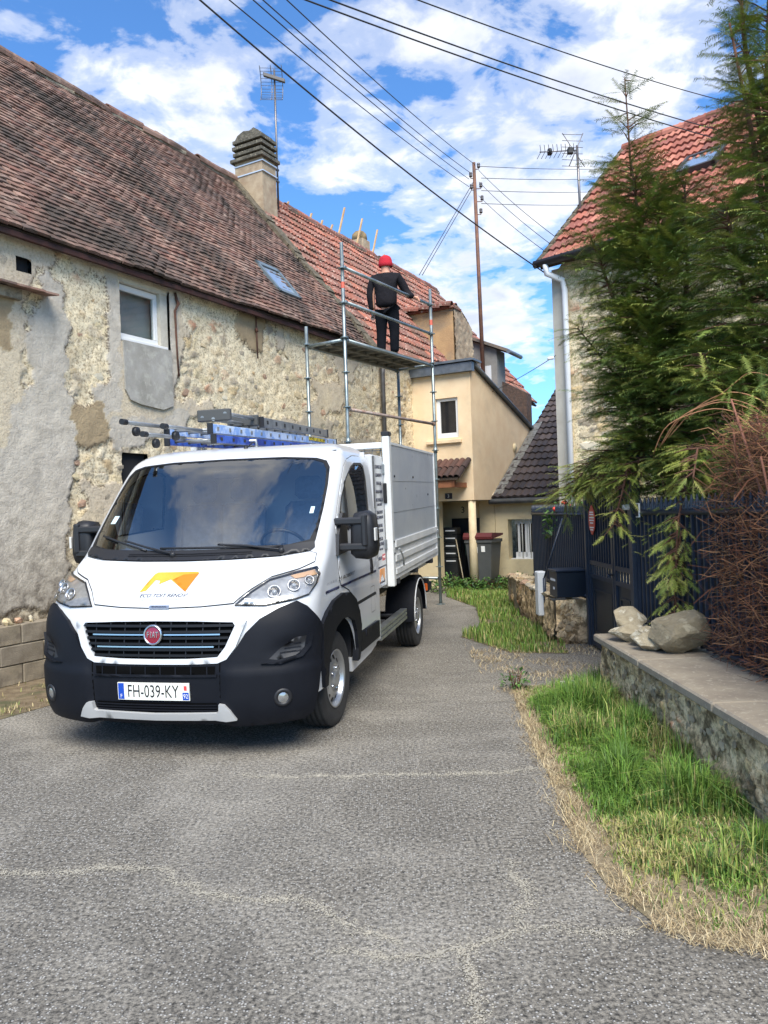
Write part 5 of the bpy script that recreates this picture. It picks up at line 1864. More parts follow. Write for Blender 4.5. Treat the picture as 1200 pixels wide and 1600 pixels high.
# ================================================================== foliage
M_NEED = mat('conifer_needles', (.03, .06, .015), .55, rnd='attr', rcols=[(.10, .15, .034), (.14, .205, .043), (.19, .255, .052), (.11, .17, .045), (.255, .305, .062), (.35, .36, .085)], rvar=.3, spec=.35)
M_NEEDL = mat('young_needles', (.10, .15, .03), .55, rnd='attr', rcols=[(.25, .30, .05), (.33, .36, .07), (.20, .26, .045), (.40, .40, .11)], rvar=.25, spec=.35)
M_BARK = mat('conifer_bark', srgb(110, 74, 56), .9, c2=srgb(84, 58, 46), scale=12, bump=.01, bscale=40)


def spray_template(n=15, seed=0):
    r = np.random.default_rng(seed)
    V, F = [], []
    for i in range(n):
        x = .06 + .9 * i / n
        L = .22 * (1 - .55 * (i / n) ** 2) * r.uniform(.8, 1.15)
        for s in (-1, 1):
            a = R(58) + r.normal(0, .12)
            tip = (x + L * math.cos(a), s * L * math.sin(a), -.03 + r.normal(0, .03))
            w = .017
            b = len(V)
            V += [(x - w, 0, 0), (x + w, 0, 0), tip]
            F.append([b, b + 1, b + 2])
    b = len(V)
    V += [(0, -.008, 0), (0, .008, 0), (1.05, 0, 0)]
    F.append([b, b + 1, b + 2])
    return np.array(V), np.array(F)


SPR = [spray_template(15, k) for k in range(4)]


def foliage(name, pos, dirs, size, m, parent):
    """pos (n,3), dirs (n,3) unit, size (n,)"""
    n = len(pos)
    up = np.array([0, 0, 1.0])
    d = dirs / np.linalg.norm(dirs, axis=1, keepdims=True)
    s = np.cross(d, up) + rng.normal(0, .25, (n, 3))
    s -= d * (s * d).sum(1, keepdims=True)
    s /= np.linalg.norm(s, axis=1, keepdims=True) + 1e-9
    u = np.cross(s, d)
    Vs, Fs, Rv = [], [], []
    base = 0
    for k in range(4):
        idx = np.arange(k, n, 4)
        T, F = SPR[k]
        sz = size[idx][:, None, None]
        V = pos[idx][:, None, :] + sz * (T[None, :, 0:1] * d[idx][:, None, :] + T[None, :, 1:2] * s[idx][:, None, :] + (T[None, :, 2:3] - .18 * T[None, :, 0:1] ** 2) * u[idx][:, None, :])
        m_ = len(idx)
        Fk = (F[None] + (np.arange(m_) * len(T))[:, None, None]).reshape(-1, 3) + base
        base += m_ * len(T)
        Vs.append(V.reshape(-1, 3))
        Fs.append(Fk)
        Rv.append(np.repeat(rng.uniform(0, 1, m_), len(F)))
    me = mesh_np(name, np.concatenate(Vs), np.concatenate(Fs), m, rnd=np.concatenate(Rv))
    return link(name, me, parent)


def leader_tree(name, label, base, leaders, need=None, m=None, size=(.14, .27), trunk_r=.06, dens=1.9):
    """leaders: list of (polyline pts, spread at start, spread at end, n twigs). Twigs carry rows of sprays."""
    root = tag(empty(name, base), label, 'tree')
    B0 = np.array(base)
    wood = MB()
    twig = MB()
    P, Dv, S = [], [], []
    for pts, r0_, r1_, nt_, rad in leaders:
        pts = np.array(pts, float)
        L = np.concatenate([[0], np.cumsum(np.linalg.norm(np.diff(pts, axis=0), axis=1))])
        wood.tube([tuple(p - B0) for p in pts], [rad * (1 - .85 * l / L[-1]) + .004 for l in L], 6)
        for k in range(int(nt_ * dens)):
            q = rng.uniform(.04, 1) if pts[0][2] > .5 else rng.uniform(.36, 1)
            l = q * L[-1]
            p = np.array([np.interp(l, L, pts[:, i]) for i in range(3)])
            ax = np.array([np.interp(min(l + .05, L[-1]), L, pts[:, i]) - np.interp(l - .05, L, pts[:, i]) for i in range(3)])
            ax /= np.linalg.norm(ax) + 1e-9
            a = rng.uniform(0, 2 * np.pi)
            o = np.array([math.cos(a), math.sin(a), 0])
            o -= ax * o.dot(ax) * .8
            dr = o * 1.0 + ax * rng.uniform(.15, .8) + np.array([0, 0, rng.uniform(-.25, .2)])
            dr /= np.linalg.norm(dr)
            ln = (r0_ + (r1_ - r0_) * q) * rng.uniform(.45, 1.1)
            tip = p + dr * ln - np.array([0, 0, .12 * ln])
            twig.tube([tuple(p - B0), tuple((p + dr * ln * .5) - B0), tuple(tip - B0)], [.007, .005, .002], 4, False)
            ns = max(3, int(ln / .034))
            for j in range(ns):
                f = .2 + .8 * (j + 1) / ns
                sp = p + (tip - p) * f
                sd = 1 if j % 2 else -1
                side = np.cross(dr, [0, 0, 1])
                side /= np.linalg.norm(side) + 1e-9
                dd = dr * rng.uniform(.6, 1.1) + side * sd * rng.uniform(.3, 1.0) + np.array([0, 0, rng.uniform(-.4, .15)])
                if j == ns - 1:
                    dd = dr
                P.append(sp - B0)
                Dv.append(dd)
                S.append(rng.uniform(*size))
    wood.build('trunk', M_BARK, root)
    twig.build('twigs', M_BARK, root)['kind'] = 'stuff'
    foliage('crown', np.array(P), np.array(Dv), np.array(S), m or M_NEED, root)['kind'] = 'stuff'
    return root


TA = (2.78, 7.35, .0)
leader_tree('conifer', 'dark conifer with a bare spindly top leaning over the blue gate', TA, [
    ([TA, (2.72, 7.3, 1.2), (2.62, 7.15, 2.6), (2.46, 7.05, 3.9), (2.36, 7.0, 4.75)], .95, .30, 170, .045),
    ([(2.36, 7.0, 4.6), (2.345, 7.0, 5.1), (2.33, 7.0, 5.5)], .34, .06, 8, .006),
    ([(2.62, 7.15, 2.6), (2.30, 7.2, 3.3), (2.02, 7.2, 4.15)], .65, .12, 60, .028),
    ([(2.62, 7.15, 2.4), (2.25, 7.4, 2.9), (1.95, 7.5, 3.35)], .45, .12, 40, .018),
    ([(2.62, 7.15, 2.0), (2.36, 7.45, 2.5), (2.15, 7.55, 2.75)], .42, .15, 36, .018),
    ([(2.66, 7.2, 2.4), (2.80, 6.9, 3.6), (2.76, 6.8, 4.45)], .8, .15, 85, .03),
    ([(2.62, 7.2, 2.6), (2.58, 7.0, 3.6), (2.58, 6.95, 4.55)], .75, .15, 80, .03),
    ([(2.7, 7.25, 1.6), (2.5, 7.25, 2.1), (2.38, 7.2, 2.35)], .40, .22, 34, .016)], None)
TB = (3.25, 6.0, 0)
leader_tree('conifer', 'tallest dark conifer at the right edge with open feathery top', TB, [
    ([TB, (3.2, 6.0, 1.5), (3.1, 6.0, 3.2), (3.1, 6.0, 4.6), (3.2, 6.0, 6.3)], .9, .22, 170, .07),
    ([(3.1, 6.0, 3.4), (2.93, 5.9, 4.4), (2.76, 5.85, 5.25)], .45, .10, 40, .03),
    ([(3.1, 6.0, 4.2), (2.95, 6.0, 5.1), (2.90, 6.0, 6.0)], .4, .12, 36, .025),
    ([(3.1, 6.0, 2.2), (2.85, 5.9, 3.1), (2.7, 5.9, 3.9)], .8, .25, 85, .03),
    ([(3.15, 6.0, 2.0), (3.0, 5.5, 3.0), (2.95, 5.4, 4.0)], .8, .25, 85, .03),
    ([(3.15, 6.0, 2.6), (2.98, 5.6, 3.8), (2.98, 5.6, 4.9)], .7, .2, 80, .03),
    ([(3.2, 6.0, 1.6), (2.7, 5.9, 2.3), (2.5, 5.9, 2.75)], .7, .3, 70, .03)], dens=1.1)
TCc = (3.55, 7.6, 0)
leader_tree('conifer', 'bushy dark conifer filling the gap between its two taller neighbours', TCc, [
    ([TCc, (3.4, 7.5, 1.6), (3.3, 7.4, 2.6), (3.25, 7.4, 3.3)], 1.0, .4, 190, .06),
    ([(3.4, 7.5, 1.4), (3.0, 7.1, 2.3), (2.95, 7.0, 3.1)], .8, .3, 130, .03),
    ([(3.4, 7.5, 1.2), (3.1, 6.8, 1.9), (3.1, 6.6, 2.8)], .9, .4, 130, .03),
    ([(3.4, 7.5, 1.0), (2.9, 7.3, 1.5), (2.75, 7.1, 2.2)], .7, .4, 90, .03)], dens=1.4)
# young light branches hanging over the gate and the railing
TD = (2.62, 6.75, 0)
leader_tree('young_conifer', 'light green young conifer shoots hanging over gate and railing', TD, [
    ([TD, (2.58, 6.8, 1.3), (2.5, 7.0, 2.05), (2.32, 7.25, 2.2)], .30, .30, 26, .02),
    ([(2.5, 7.0, 2.0), (2.25, 7.4, 2.12), (2.06, 7.8, 1.98), (1.90, 8.1, 1.68)], .42, .24, 60, .010),
    ([(2.5, 7.0, 2.05), (2.24, 7.0, 1.98), (2.16, 6.95, 1.72), (2.10, 7.05, 1.42)], .25, .12, 22, .012),
    ([(2.5, 7.0, 1.9), (2.2, 7.5, 1.92), (1.98, 7.85, 1.80)], .38, .2, 44, .010),
    ([(2.6, 6.6, 1.9), (2.40, 6.1, 1.75), (2.27, 5.95, 1.45), (2.22, 5.9, 1.05)], .20, .16, 34, .012),
    ([(2.6, 6.6, 1.7), (2.36, 6.05, 1.5), (2.25, 5.98, 1.1), (2.22, 5.95, .75)], .20, .16, 30, .012),
    ([(2.6, 6.5, 2.1), (2.3, 5.6, 2.0), (2.1, 5.2, 1.78)], .22, .12, 26, .010)], None, M_NEEDL, (.09, .17))

# cut-back hedge: masses of bare brown twigs with pale sawn ends
hd = tag(empty('cut_hedge', (2.65, 4.8, .5)), 'cut-back brown hedge of bare twigs behind the coping at right', 'hedge')
M_TWIG = mat('dead_twig', srgb(112, 78, 60), .9, rnd='attr', rcols=[srgb(118, 74, 52), srgb(94, 62, 46), srgb(134, 90, 62), srgb(74, 52, 42), srgb(156, 114, 80)], rvar=.2)
M_CUT = mat('sawn_end', srgb(226, 176, 120), .8)
n = 27000
Vt, Ft, Rt, Mt = [], [], [], []
for k in range(n):
    y = rng.uniform(2.2, 5.25) + .25 * rng.random()
    z = .53 + 1.6 * rng.beta(1.0, 1.15)
    x = rng.uniform(2.30, 2.78)
    fr_ = np.array([x, y, z])
    d = np.array([-rng.uniform(.15, .9), rng.normal(0, .7), rng.normal(.1, .55)])
    d /= np.linalg.norm(d)
    L = rng.uniform(.06, .24)
    r_ = rng.uniform(.0011, .0036) * (1.7 if rng.random() < .08 else 1)
    mid = fr_ + d * L * .5 + rng.normal(0, .10 * L, 3)
    tip = fr_ + d * L + rng.normal(0, .18 * L, 3)
    if tip[0] < 2.12:
        tip[0] = 2.12 + rng.uniform(0, .12)
    cut = rng.random() < .10
    b0 = len(Vt)
    e1 = np.cross(d, [0, 0, 1.0])
    e1 /= np.linalg.norm(e1) + 1e-9
    e2 = np.cross(d, e1)
    for pnt, rr_ in ((fr_, r_), (mid, r_ * .85), (tip, r_ * (.8 if cut else .35))):
        for a in (0, 2.094, 4.189):
            Vt.append(pnt + (e1 * math.cos(a) + e2 * math.sin(a)) * rr_)
    rv = rng.random()
    for i in (0, 3):
        for a in range(3):
            Ft.append([b0 + i + a, b0 + i + (a + 1) % 3, b0 + i + 3 + (a + 1) % 3, b0 + i + 3 + a])
            Rt.append(rv)
            Mt.append(0)
    Ft.append([b0 + 6, b0 + 7, b0 + 8])
    Rt.append(rv)
    Mt.append(1 if cut else 0)
me = mesh_np('twigs', np.array(Vt) - np.array([2.65, 4.8, .5]), Ft, [M_TWIG, M_CUT], rnd=Rt, midx=Mt)
o = link('twigs', me, hd)
o['kind'] = 'stuff'
for k in range(23):
    y = 2.3 + k * .135
    b = MB()
    x0 = 2.46 + random.uniform(-.08, .16)
    b.tube([(x0 - 2.65, y - 4.8, 0), (x0 - 2.66 + random.uniform(-.08, .08), y - 4.8 + random.uniform(-.1, .1), .9), (x0 - 2.65 + random.uniform(-.18, .1), y - 4.8 + random.uniform(-.2, .2), 1.35 + random.uniform(0, .45))], [.015, .012, .006], 6)
    b.build('stem', mat('hedge_stem', srgb(140, 92, 72), .8, c2=srgb(112, 72, 58), scale=9), hd)
# arching bare branches above it
b = MB()
for k in range(5):
    o_ = random.uniform(-.16, .16)
    cp_ = [(2.9 + o_, 5.3, 1.2), (2.86 + o_, 5.32, 1.9), (2.72 + o_, 5.38, 2.28 + o_), (2.5 + o_, 5.5, 2.40 + o_), (2.27 + o_ * 2, 5.6, 2.30 + o_), (2.12 + o_, 5.72, 2.08 + o_)]
    cv_ = np.array([[np.interp(q, np.linspace(0, 1, 6), [c[i] for c in cp_]) for i in range(3)] for q in np.linspace(0, 1, 26)])
    for _ in range(4):
        cv_[1:-1] = (cv_[:-2] + 2 * cv_[1:-1] + cv_[2:]) / 4
    b.tube([tuple(c) for c in cv_], [.0055 * (1 - .75 * i / 25) + .001 for i in range(26)], 5)
b.build('arching_stems', mat('bent_stem', srgb(168, 118, 84), .7), tag(empty('bent_branches', (0, 0, 0)), 'bare arching brown branches bowed over the hedge top', 'branches'))
# greenery inside the hedge
hg = []
for k in range(820):
    hg.append((rng.uniform(2.35, 3.0), rng.uniform(2.4, 5.6), rng.uniform(1.55, 2.6)))
hg = np.array(hg)
foliage('green_shoots', hg - np.array([2.65, 4.8, .5]), rng.normal(0, 1, (len(hg), 3)) + np.array([-.6, 0, .2]), rng.uniform(.12, .24, len(hg)), M_NEED, hd)
# soil and dark interior below the trees
tag(sheet('garden_soil', [(2.45, 1.5), (9, 1.5), (9, 9.5), (3.6, 12.4), (2.45, 12.0)], .30, M_SOIL), 'dark garden soil behind the railing', 'soil', kind='structure')


# leafy plants: rose at the railing, weeds by the porch
def leaf_clump(name, label, cat, c, n, rad, h, size, m, flowers=0, fm=None):
    root = tag(empty(name, c), label, cat)
    V, F, Rv = [], [], []
    for k in range(n):
        a, q = rng.uniform(0, 2 * np.pi), rng.uniform(0, 1) ** .5
        p = np.array([math.cos(a) * rad * q, math.sin(a) * rad * q, h * rng.uniform(.05, 1) * (1 - .5 * q)])
        d = np.array([math.cos(a), math.sin(a), rng.uniform(-.4, .6)]) + rng.normal(0, .5, 3)
        d /= np.linalg.norm(d)
        s = np.cross(d, [0, 0, 1.0]) + rng.normal(0, .2, 3)
        s /= np.linalg.norm(s)
        L = size * rng.uniform(.6, 1.3)
        b0 = len(V)
        up = np.cross(s, d)
        V += [p, p + d * L * .5 + s * L * .3 + up * L * .05, p + d * L, p + d * L * .5 - s * L * .3 + up * L * .05]
        F.append([b0, b0 + 1, b0 + 2, b0 + 3])
        Rv.append(rng.random())
    link('leaves', mesh_np('leaves', V, F, m, rnd=Rv), root)
    st = MB()
    for k in range(7):
        a = k * .9
        st.tube([(0.02 * math.cos(a), .02 * math.sin(a), 0), (rad * .5 * math.cos(a), rad * .5 * math.sin(a), h * .75)], [.006, .003], 4)
    st.build('stems', M_BARK, root)
    for k in range(flowers):
        a = rng.uniform(0, 6.28)
        mbf = MB()
        mbf.lathe([(.0, .035), (.03, .03), (.04, .01), (.02, -.02), (0, -.025)], (rad * .7 * math.cos(a), rad * .7 * math.sin(a) - .06, h * rng.uniform(.55, .98)), (0, -.4, 1), 8)
        mbf.build('flower', fm, root)
    return root


M_LEAF = mat('leaf', (.06, .14, .03), .5, rnd='attr', rcols=[(.05, .13, .025), (.08, .18, .03), (.04, .10, .03), (.11, .20, .04)], rvar=.3)
leaf_clump('rose_bush', 'green rose bush with coral red flowers behind the left railing', 'bush', (2.55, 10.6, 1.15), 420, .34, .75, .085, M_LEAF, 6, mat('rose', srgb(226, 80, 62), .6))
for k, (x, y, rad, h, lab) in enumerate(((1.22, 15.2, .35, .42, 'dark leafy weeds at the foot of the porch door'), (1.62, 15.3, .30, .32, 'bright green weeds around the base of the porch column'), (2.15, 15.3, .45, .30, 'low nettles growing in front of the wheelie bin'), (2.75, 15.9, .4, .28, 'weeds along the low house wall right of the bin'))):
    leaf_clump('weeds', lab, 'weeds', (x, y, .0), 420, rad, h, .075, M_LEAF)
leaf_clump('weeds', 'small sprig of weeds at the corner of the grass verge', 'weeds', (1.12, 6.85, 0), 120, .12, .22, .045, M_LEAF)
# ================================================================== dropside truck
TQ = (-1.585, 5.2)
TYAW = R(12.8)
RK = R(1.5)
trk = tag(empty('truck', (TQ[0], TQ[1], 0), -TYAW), 'white dropside tipper truck with dark bumper parked by the stone house', 'truck')


def LB(x, y, z):          # body coordinates (x back from the nose, y to the driver's side, z up) -> truck local, with the nose-down rake
    c, s = math.cos(RK), math.sin(RK)
    X, Z = x - .95, z - .36
    return (y, .95 + X * c - Z * s, .36 + X * s + Z * c)


def LBn(P):
    P = np.asarray(P, float)
    c, s = math.cos(RK), math.sin(RK)
    X, Z = P[..., 0] - .95, P[..., 2] - .36
    return np.stack([P[..., 1], .95 + X * c - Z * s, .36 + X * s + Z * c], -1)


def pchip(xs, ys, q):
    xs, ys = np.asarray(xs, float), np.asarray(ys, float)
    h, d = np.diff(xs), np.diff(ys) / np.diff(xs)
    m = np.zeros(len(xs))
    m[0], m[-1] = d[0], d[-1]
    for i in range(1, len(xs) - 1):
        if d[i - 1] * d[i] > 0:
            w1_, w2_ = 2 * h[i] + h[i - 1], h[i] + 2 * h[i - 1]
            m[i] = (w1_ + w2_) / (w1_ / d[i - 1] + w2_ / d[i])
    q = np.clip(q, xs[0], xs[-1])
    i = np.clip(np.searchsorted(xs, q) - 1, 0, len(xs) - 2)
    t = (q - xs[i]) / h[i]
    return (2 * t ** 3 - 3 * t ** 2 + 1) * ys[i] + (t ** 3 - 2 * t ** 2 + t) * h[i] * m[i] + (-2 * t ** 3 + 3 * t ** 2) * ys[i + 1] + (t ** 3 - t ** 2) * h[i] * m[i + 1]


# centre-line profile (x, z), smoothed
PROF = [(.12, .20), (.05, .26), (.015, .34), (0, .45), (.0, .62), (.02, .75), (.05, .92), (.085, 1.01), (.135, 1.075), (.235, 1.15), (.345, 1.225), (.47, 1.295), (.575, 1.36), (.76, 1.54), (1.04, 1.81), (1.31, 2.07), (1.40, 2.135), (1.54, 2.19), (1.75, 2.22), (2.02, 2.235)]


def chaikin(P, n):
    P = np.array(P, float)
    for _ in range(n):
        Q_ = [P[0]]
        for a, b in zip(P[:-1], P[1:]):
            Q_ += [a * .75 + b * .25, a * .25 + b * .75]
        Q_.append(P[-1])
        P = np.array(Q_)
    return P


pf = chaikin(PROF, 3)
pv = np.concatenate([[0], np.cumsum(np.hypot(*np.diff(pf, axis=0).T))])
NV, NW, WMAX = 420, 460, 3.9
VG = np.linspace(0, pv[-1], NV)
XG0 = np.interp(VG, pv, pf[:, 0])
ZG = np.interp(VG, pv, pf[:, 1])
A_ = pchip([.2, .6, .95, 1.1, 1.36, 2.06, 2.235], [.46, .46, .42, .40, .34, .26, .22], ZG)
Y_ = pchip([.2, .4, 1.0, 1.15, 1.36, 1.7, 2.0, 2.08, 2.14, 2.19, 2.22, 2.235], [.99, 1.03, 1.035, 1.03, 1.02, 1.005, .98, .96, .92, .85, .76, .62], ZG)
N_ = pchip([.2, 1.0, 1.36, 2.1, 2.235], [2.6, 2.6, 3.2, 3.7, 3.2], ZG)
th = np.linspace(0, np.pi / 2, 160)
WG = np.linspace(0, WMAX, NW)
TX, TY, LC, XE = np.zeros((NV, NW)), np.zeros((NV, NW)), np.zeros(NV), np.zeros(NV)
for i in range(NV):
    y = Y_[i] * np.sin(th) ** (2 / N_[i])
    x = XG0[i] + A_[i] * (1 - np.cos(th) ** (2 / N_[i]))
    L = np.concatenate([[0], np.cumsum(np.hypot(np.diff(x), np.diff(y)))])
    LC[i], XE[i] = L[-1], x[-1]
    TX[i] = np.where(WG <= L[-1], np.interp(WG, L, x), x[-1] + WG - L[-1])
    TY[i] = np.where(WG <= L[-1], np.interp(WG, L, y), y[-1])
zv = lambda z: np.interp(z, ZG, VG)
vz = lambda v: np.interp(v, VG, ZG)


def side_w(x, z):
    v = zv(z)
    return np.interp(v, VG, LC) + x - np.interp(v, VG, XE)


def Sraw(w, v):
    w, v = np.asarray(w, float), np.asarray(v, float)
    s = np.abs(w)
    fi = np.clip(v / VG[1], 0, NV - 1.001)
    fj = np.clip(s / WG[1], 0, NW - 1.001)
    i, j = fi.astype(int), fj.astype(int)
    a, b = fi - i, fj - j

    def bl(T):
        return (T[i, j] * (1 - b) + T[i, j + 1] * b) * (1 - a) + (T[i + 1, j] * (1 - b) + T[i + 1, j + 1] * b) * a
    return np.stack([bl(TX), np.sign(w) * bl(TY), np.interp(v, VG, ZG)], -1)


def S(w, v, off=0.0):
    w, v = np.atleast_1d(np.asarray(w, float)), np.atleast_1d(np.asarray(v, float))
    p = Sraw(w, v)
    e = .012
    du = Sraw(w + e, v) - Sraw(w - e, v)
    dv = Sraw(w, np.minimum(v + e, VG[-1])) - Sraw(w, np.maximum(v - e, 0))
    n = np.cross(du, dv)
    n /= np.linalg.norm(n, axis=-1, keepdims=True) + 1e-12
    # outward normal: away from the cab centre
    c = p - np.array([1.3, 0, 1.0])
    n *= np.sign((n * c).sum(-1, keepdims=True))
    return p + n * np.asarray(off)[..., None] if np.ndim(off) else p + n * off


def densify(loop, step):
    out = []
    n = len(loop)
    for i in range(n):
        a, b = np.array(loop[i], float), np.array(loop[(i + 1) % n], float)
        k = max(1, int(np.ceil(np.linalg.norm(b - a) / step)))
        for j in range(k):
            out.append(tuple(a + (b - a) * j / k))
    return out


def cdt(outer, holes, step):
    loops = [densify(outer, step)] + [densify(h, step) for h in holes]
    pts, edges = [], []
    for lp in loops:
        b = len(pts)
        pts += lp
        edges += [(b + i, b + (i + 1) % len(lp)) for i in range(len(lp))]
    O = np.array(loops[0])
    lo, hi = O.min(0), O.max(0)
    gx, gy = np.meshgrid(np.arange(lo[0] + step * .5, hi[0], step), np.arange(lo[1] + step * .5, hi[1], step))
    gx, gy = gx.ravel(), gy.ravel()
    k = inpoly(gx, gy, loops[0])
    for h in loops[1:]:
        k &= ~inpoly(gx, gy, h)
    allp = np.array(pts)
    G = np.stack([gx[k], gy[k]], 1)
    if len(G):
        keep = np.ones(len(G), bool)
        for c in range(0, len(G), 500):
            d = np.hypot(G[c:c + 500, None, 0] - allp[None, :, 0], G[c:c + 500, None, 1] - allp[None, :, 1]).min(1)
            keep[c:c + 500] = d > step * .45
        pts = pts + [tuple(g) for g in G[keep]]
    r = geometry.delaunay_2d_cdt([Vector(p) for p in pts], edges, [], 0, 1e-5)
    V = np.array([tuple(v) for v in r[0]])
    F = [list(f) for f in r[2]]
    C_ = np.array([V[f].mean(0) for f in F])
    k = inpoly(C_[:, 0], C_[:, 1], loops[0])
    for h in loops[1:]:
        k &= ~inpoly(C_[:, 0], C_[:, 1], h)
    F = [f for f, q in zip(F, k) if q]
    # boundary edges
    cnt = {}
    for f in F:
        for a, b in zip(f, f[1:] + f[:1]):
            cnt[(a, b)] = 1
    bnd = [(a, b) for (a, b) in cnt if (b, a) not in cnt]
    return V, F, bnd


def patch(name, outer, m, parent, off=.0, thick=0.0, holes=(), step=.05, mp=None, smooth=True, conv=True, mirror=False, offf=None):
    """outer/holes in (w, z); laid on the body surface at the given offset; thick = depth of the rim behind"""
    cv = (lambda lp: [(w, float(zv(z))) for w, z in lp]) if conv else (lambda lp: lp)
    V, F, bnd = cdt(cv(outer), [cv(h) for h in holes], step)
    if mirror:
        V = V * np.array([-1, 1])
    o_ = off if offf is None else off + offf(V[:, 0], V[:, 1])
    f = mp or (lambda w, v, o: S(w, v, o))
    P = f(V[:, 0], V[:, 1], o_)
    Pl = LBn(P)
    vs = [tuple(p) for p in Pl]
    fs = [list(x) for x in F]
    sm = [smooth] * len(fs)
    if thick:
        Q_ = LBn(f(V[:, 0], V[:, 1], np.asarray(o_) - thick))
        idx = {}
        # duplicated top rim verts keep the edge crisp
        tp = {}
        for a, b in bnd:
            for q in (a, b):
                if q not in idx:
                    tp[q] = len(vs)
                    vs.append(tuple(Pl[q]))
                    idx[q] = len(vs)
                    vs.append(tuple(Q_[q]))
        for a, b in bnd:
            fs.append([tp[b], tp[a], idx[a], idx[b]])
            sm.append(False)
    me = bpy.data.meshes.new(name)
    me.from_pydata(vs, [], fs)
    me.materials.append(m)
    me.polygons.foreach_set('use_smooth', sm)
    me.update()
    # orient outwards
    import bmesh
    bm = bmesh.new()
    bm.from_mesh(me)
    bmesh.ops.recalc_face_normals(bm, faces=bm.faces)
    bm.to_mesh(me)
    bm.free()
    cN = sum((p.normal.dot(p.center - Vector(LB(1.3, 0, 1.0))) * p.area for p in me.polygons))
    if cN < 0:
        me.flip_normals()
    return link(name, me, parent)


def sym(right):
    """right half from the centre line out and back -> full loop"""
    return list(right) + [(-w, z) for w, z in reversed(right) if abs(w) > 1e-6]


def sd(lst):
    return [(float(side_w(x, z)), z) for x, z in lst]


def ring(lp, k):
    """shrink a loop towards inside by k (simple miter)"""
    P = np.array(lp, float)
    n = len(P)
    ar = sum(P[i, 0] * P[(i + 1) % n, 1] - P[(i + 1) % n, 0] * P[i, 1] for i in range(n))
    sg = 1 if ar > 0 else -1
    out = []
    for i in range(n):
        a, b, c = P[i - 1], P[i], P[(i + 1) % n]
        d1, d2 = (b - a) / (np.linalg.norm(b - a) + 1e-9), (c - b) / (np.linalg.norm(c - b) + 1e-9)
        n1, n2 = np.array([-d1[1], d1[0]]) * sg, np.array([-d2[1], d2[0]]) * sg
        m_ = n1 + n2
        m_ /= np.linalg.norm(m_) + 1e-9
        out.append(tuple(b + m_ * k / max(.5, m_.dot(n1))))
    return out


M_PAINT = mat('white_paint', (.60, .61, .62), .28, coat=.6, spec=.5, c2=(.57, .58, .59), scale=2.0, c3=(.46, .44, .41), s3=1.6, f3=(.60, .86), coords='Object')
M_PAINT2 = mat('white_bed_paint', (.70, .71, .70), .40, c2=(.62, .63, .62), scale=4, c3=(.52, .51, .48), s3=2.4, f3=(.62, .8), coat=.15)
M_BUMP = mat('bumper_plastic', srgb(22, 24, 30), .55, c2=srgb(18, 20, 26), scale=5, spec=.16, c3=srgb(40, 41, 44), s3=2.5, f3=(.62, .9),  bump=.0006, bscale=500)
M_BLKP = mat('black_plastic', (.012, .012, .014), .5)
M_BLKG = mat('black_satin', (.008, .008, .009), .45, spec=.3)
M_VOID = mat('dark_void', (.003, .003, .003), .9, spec=.05)
M_GAP = mat('panel_gap', (.01, .01, .01), .8)
M_CHROME = mat('chrome', (.62, .62, .62), .22, 1.0)
M_SILV = mat('silver_plastic', (.58, .58, .57), .35, .4)
M_ALU = mat('aluminium_panel', srgb(200, 206, 212), .30, .35, c2=srgb(186, 194, 204), scale=2.2, c3=srgb(176, 182, 190), s3=.9, rrough=.12)
M_ALUB = mat('bare_aluminium', srgb(186, 190, 192), .35, .8, c2=srgb(150, 154, 156), scale=9)
M_WSG = glass_mat('windscreen_glass', (.90, .94, .94), .95, .17)
M_LENS = glass_mat('lamp_lens', (.93, .94, .95), .9, .04)
M_RUBB = mat('tyre_rubber', (.020, .020, .021), .85, c2=(.034, .033, .032), scale=9, bump=.002, bscale=120)

# ---- cab shell
WS = sym([(0, 2.098), (.5, 2.092), (.78, 2.072), (.87, 2.045), (.91, 1.99), (.932, 1.85), (.944, 1.67), (.946, 1.44), (.935, 1.375), (.73, 1.345), (.35, 1.33), (0, 1.327)])
SWIN = [(1.63, 2.0), (1.77, 2.035), (2.0, 2.04), (2.07, 2.015), (2.09, 1.9), (2.08, 1.73), (2.06, 1.50), (1.06, 1.47), (1.09, 1.56), (1.22, 1.74), (1.42, 1.90)]
ARCH = [(.95 + .455 * math.cos(a), .37 + .455 * math.sin(a)) for a in np.linspace(math.pi * 1.0, 0, 20)]
outer = []
zs_ = list(np.linspace(.40, 2.0, 22)) + list(np.linspace(2.04, 2.2345, 12))
outer += [(float(side_w(2.30, z)), float(zv(z))) for z in zs_]
outer += [(-a, b) for a, b in reversed(outer)]
# wheel arch notch along the sill line
def arch_loop(sgn):
    return [(sgn * float(side_w(x, max(z, .385))), float(zv(max(z, .402)))) for x, z in ARCH]
hl = [[(w, float(zv(z))) for w, z in WS]]
hl += [[(sg * w, float(zv(z))) for w, z in sd(SWIN)] for sg in (1, -1)]
hl += [[(sg * float(side_w(x, z)), float(zv(z))) for x, z in [(.95 + .44 * math.cos(a), .385 + .435 * abs(math.sin(a)) ** 1.0) for a in np.linspace(math.pi, 0, 22)]] for sg in (1, -1)]
shell = patch('cab_body', outer, M_PAINT, trk, 0.0, 0.0, hl, .045, conv=False)
rb_ = MB()
yy = [(float(np.interp(zv(z), VG, Y_)), z) for z in np.linspace(.42, 2.2345, 30)]
rb_.add([LB(2.30, y, z) for y, z in yy] + [LB(2.30, -y, z) for y, z in reversed(yy)], [list(range(60))])
top = S(np.linspace(-side_w(2.30, 2.2345), side_w(2.30, 2.2345), 60), np.full(60, VG[-1]))
rb_.add([LB(*p) for p in top], [list(range(60))])
rb_.build('cab_rear', M_PAINT, trk)

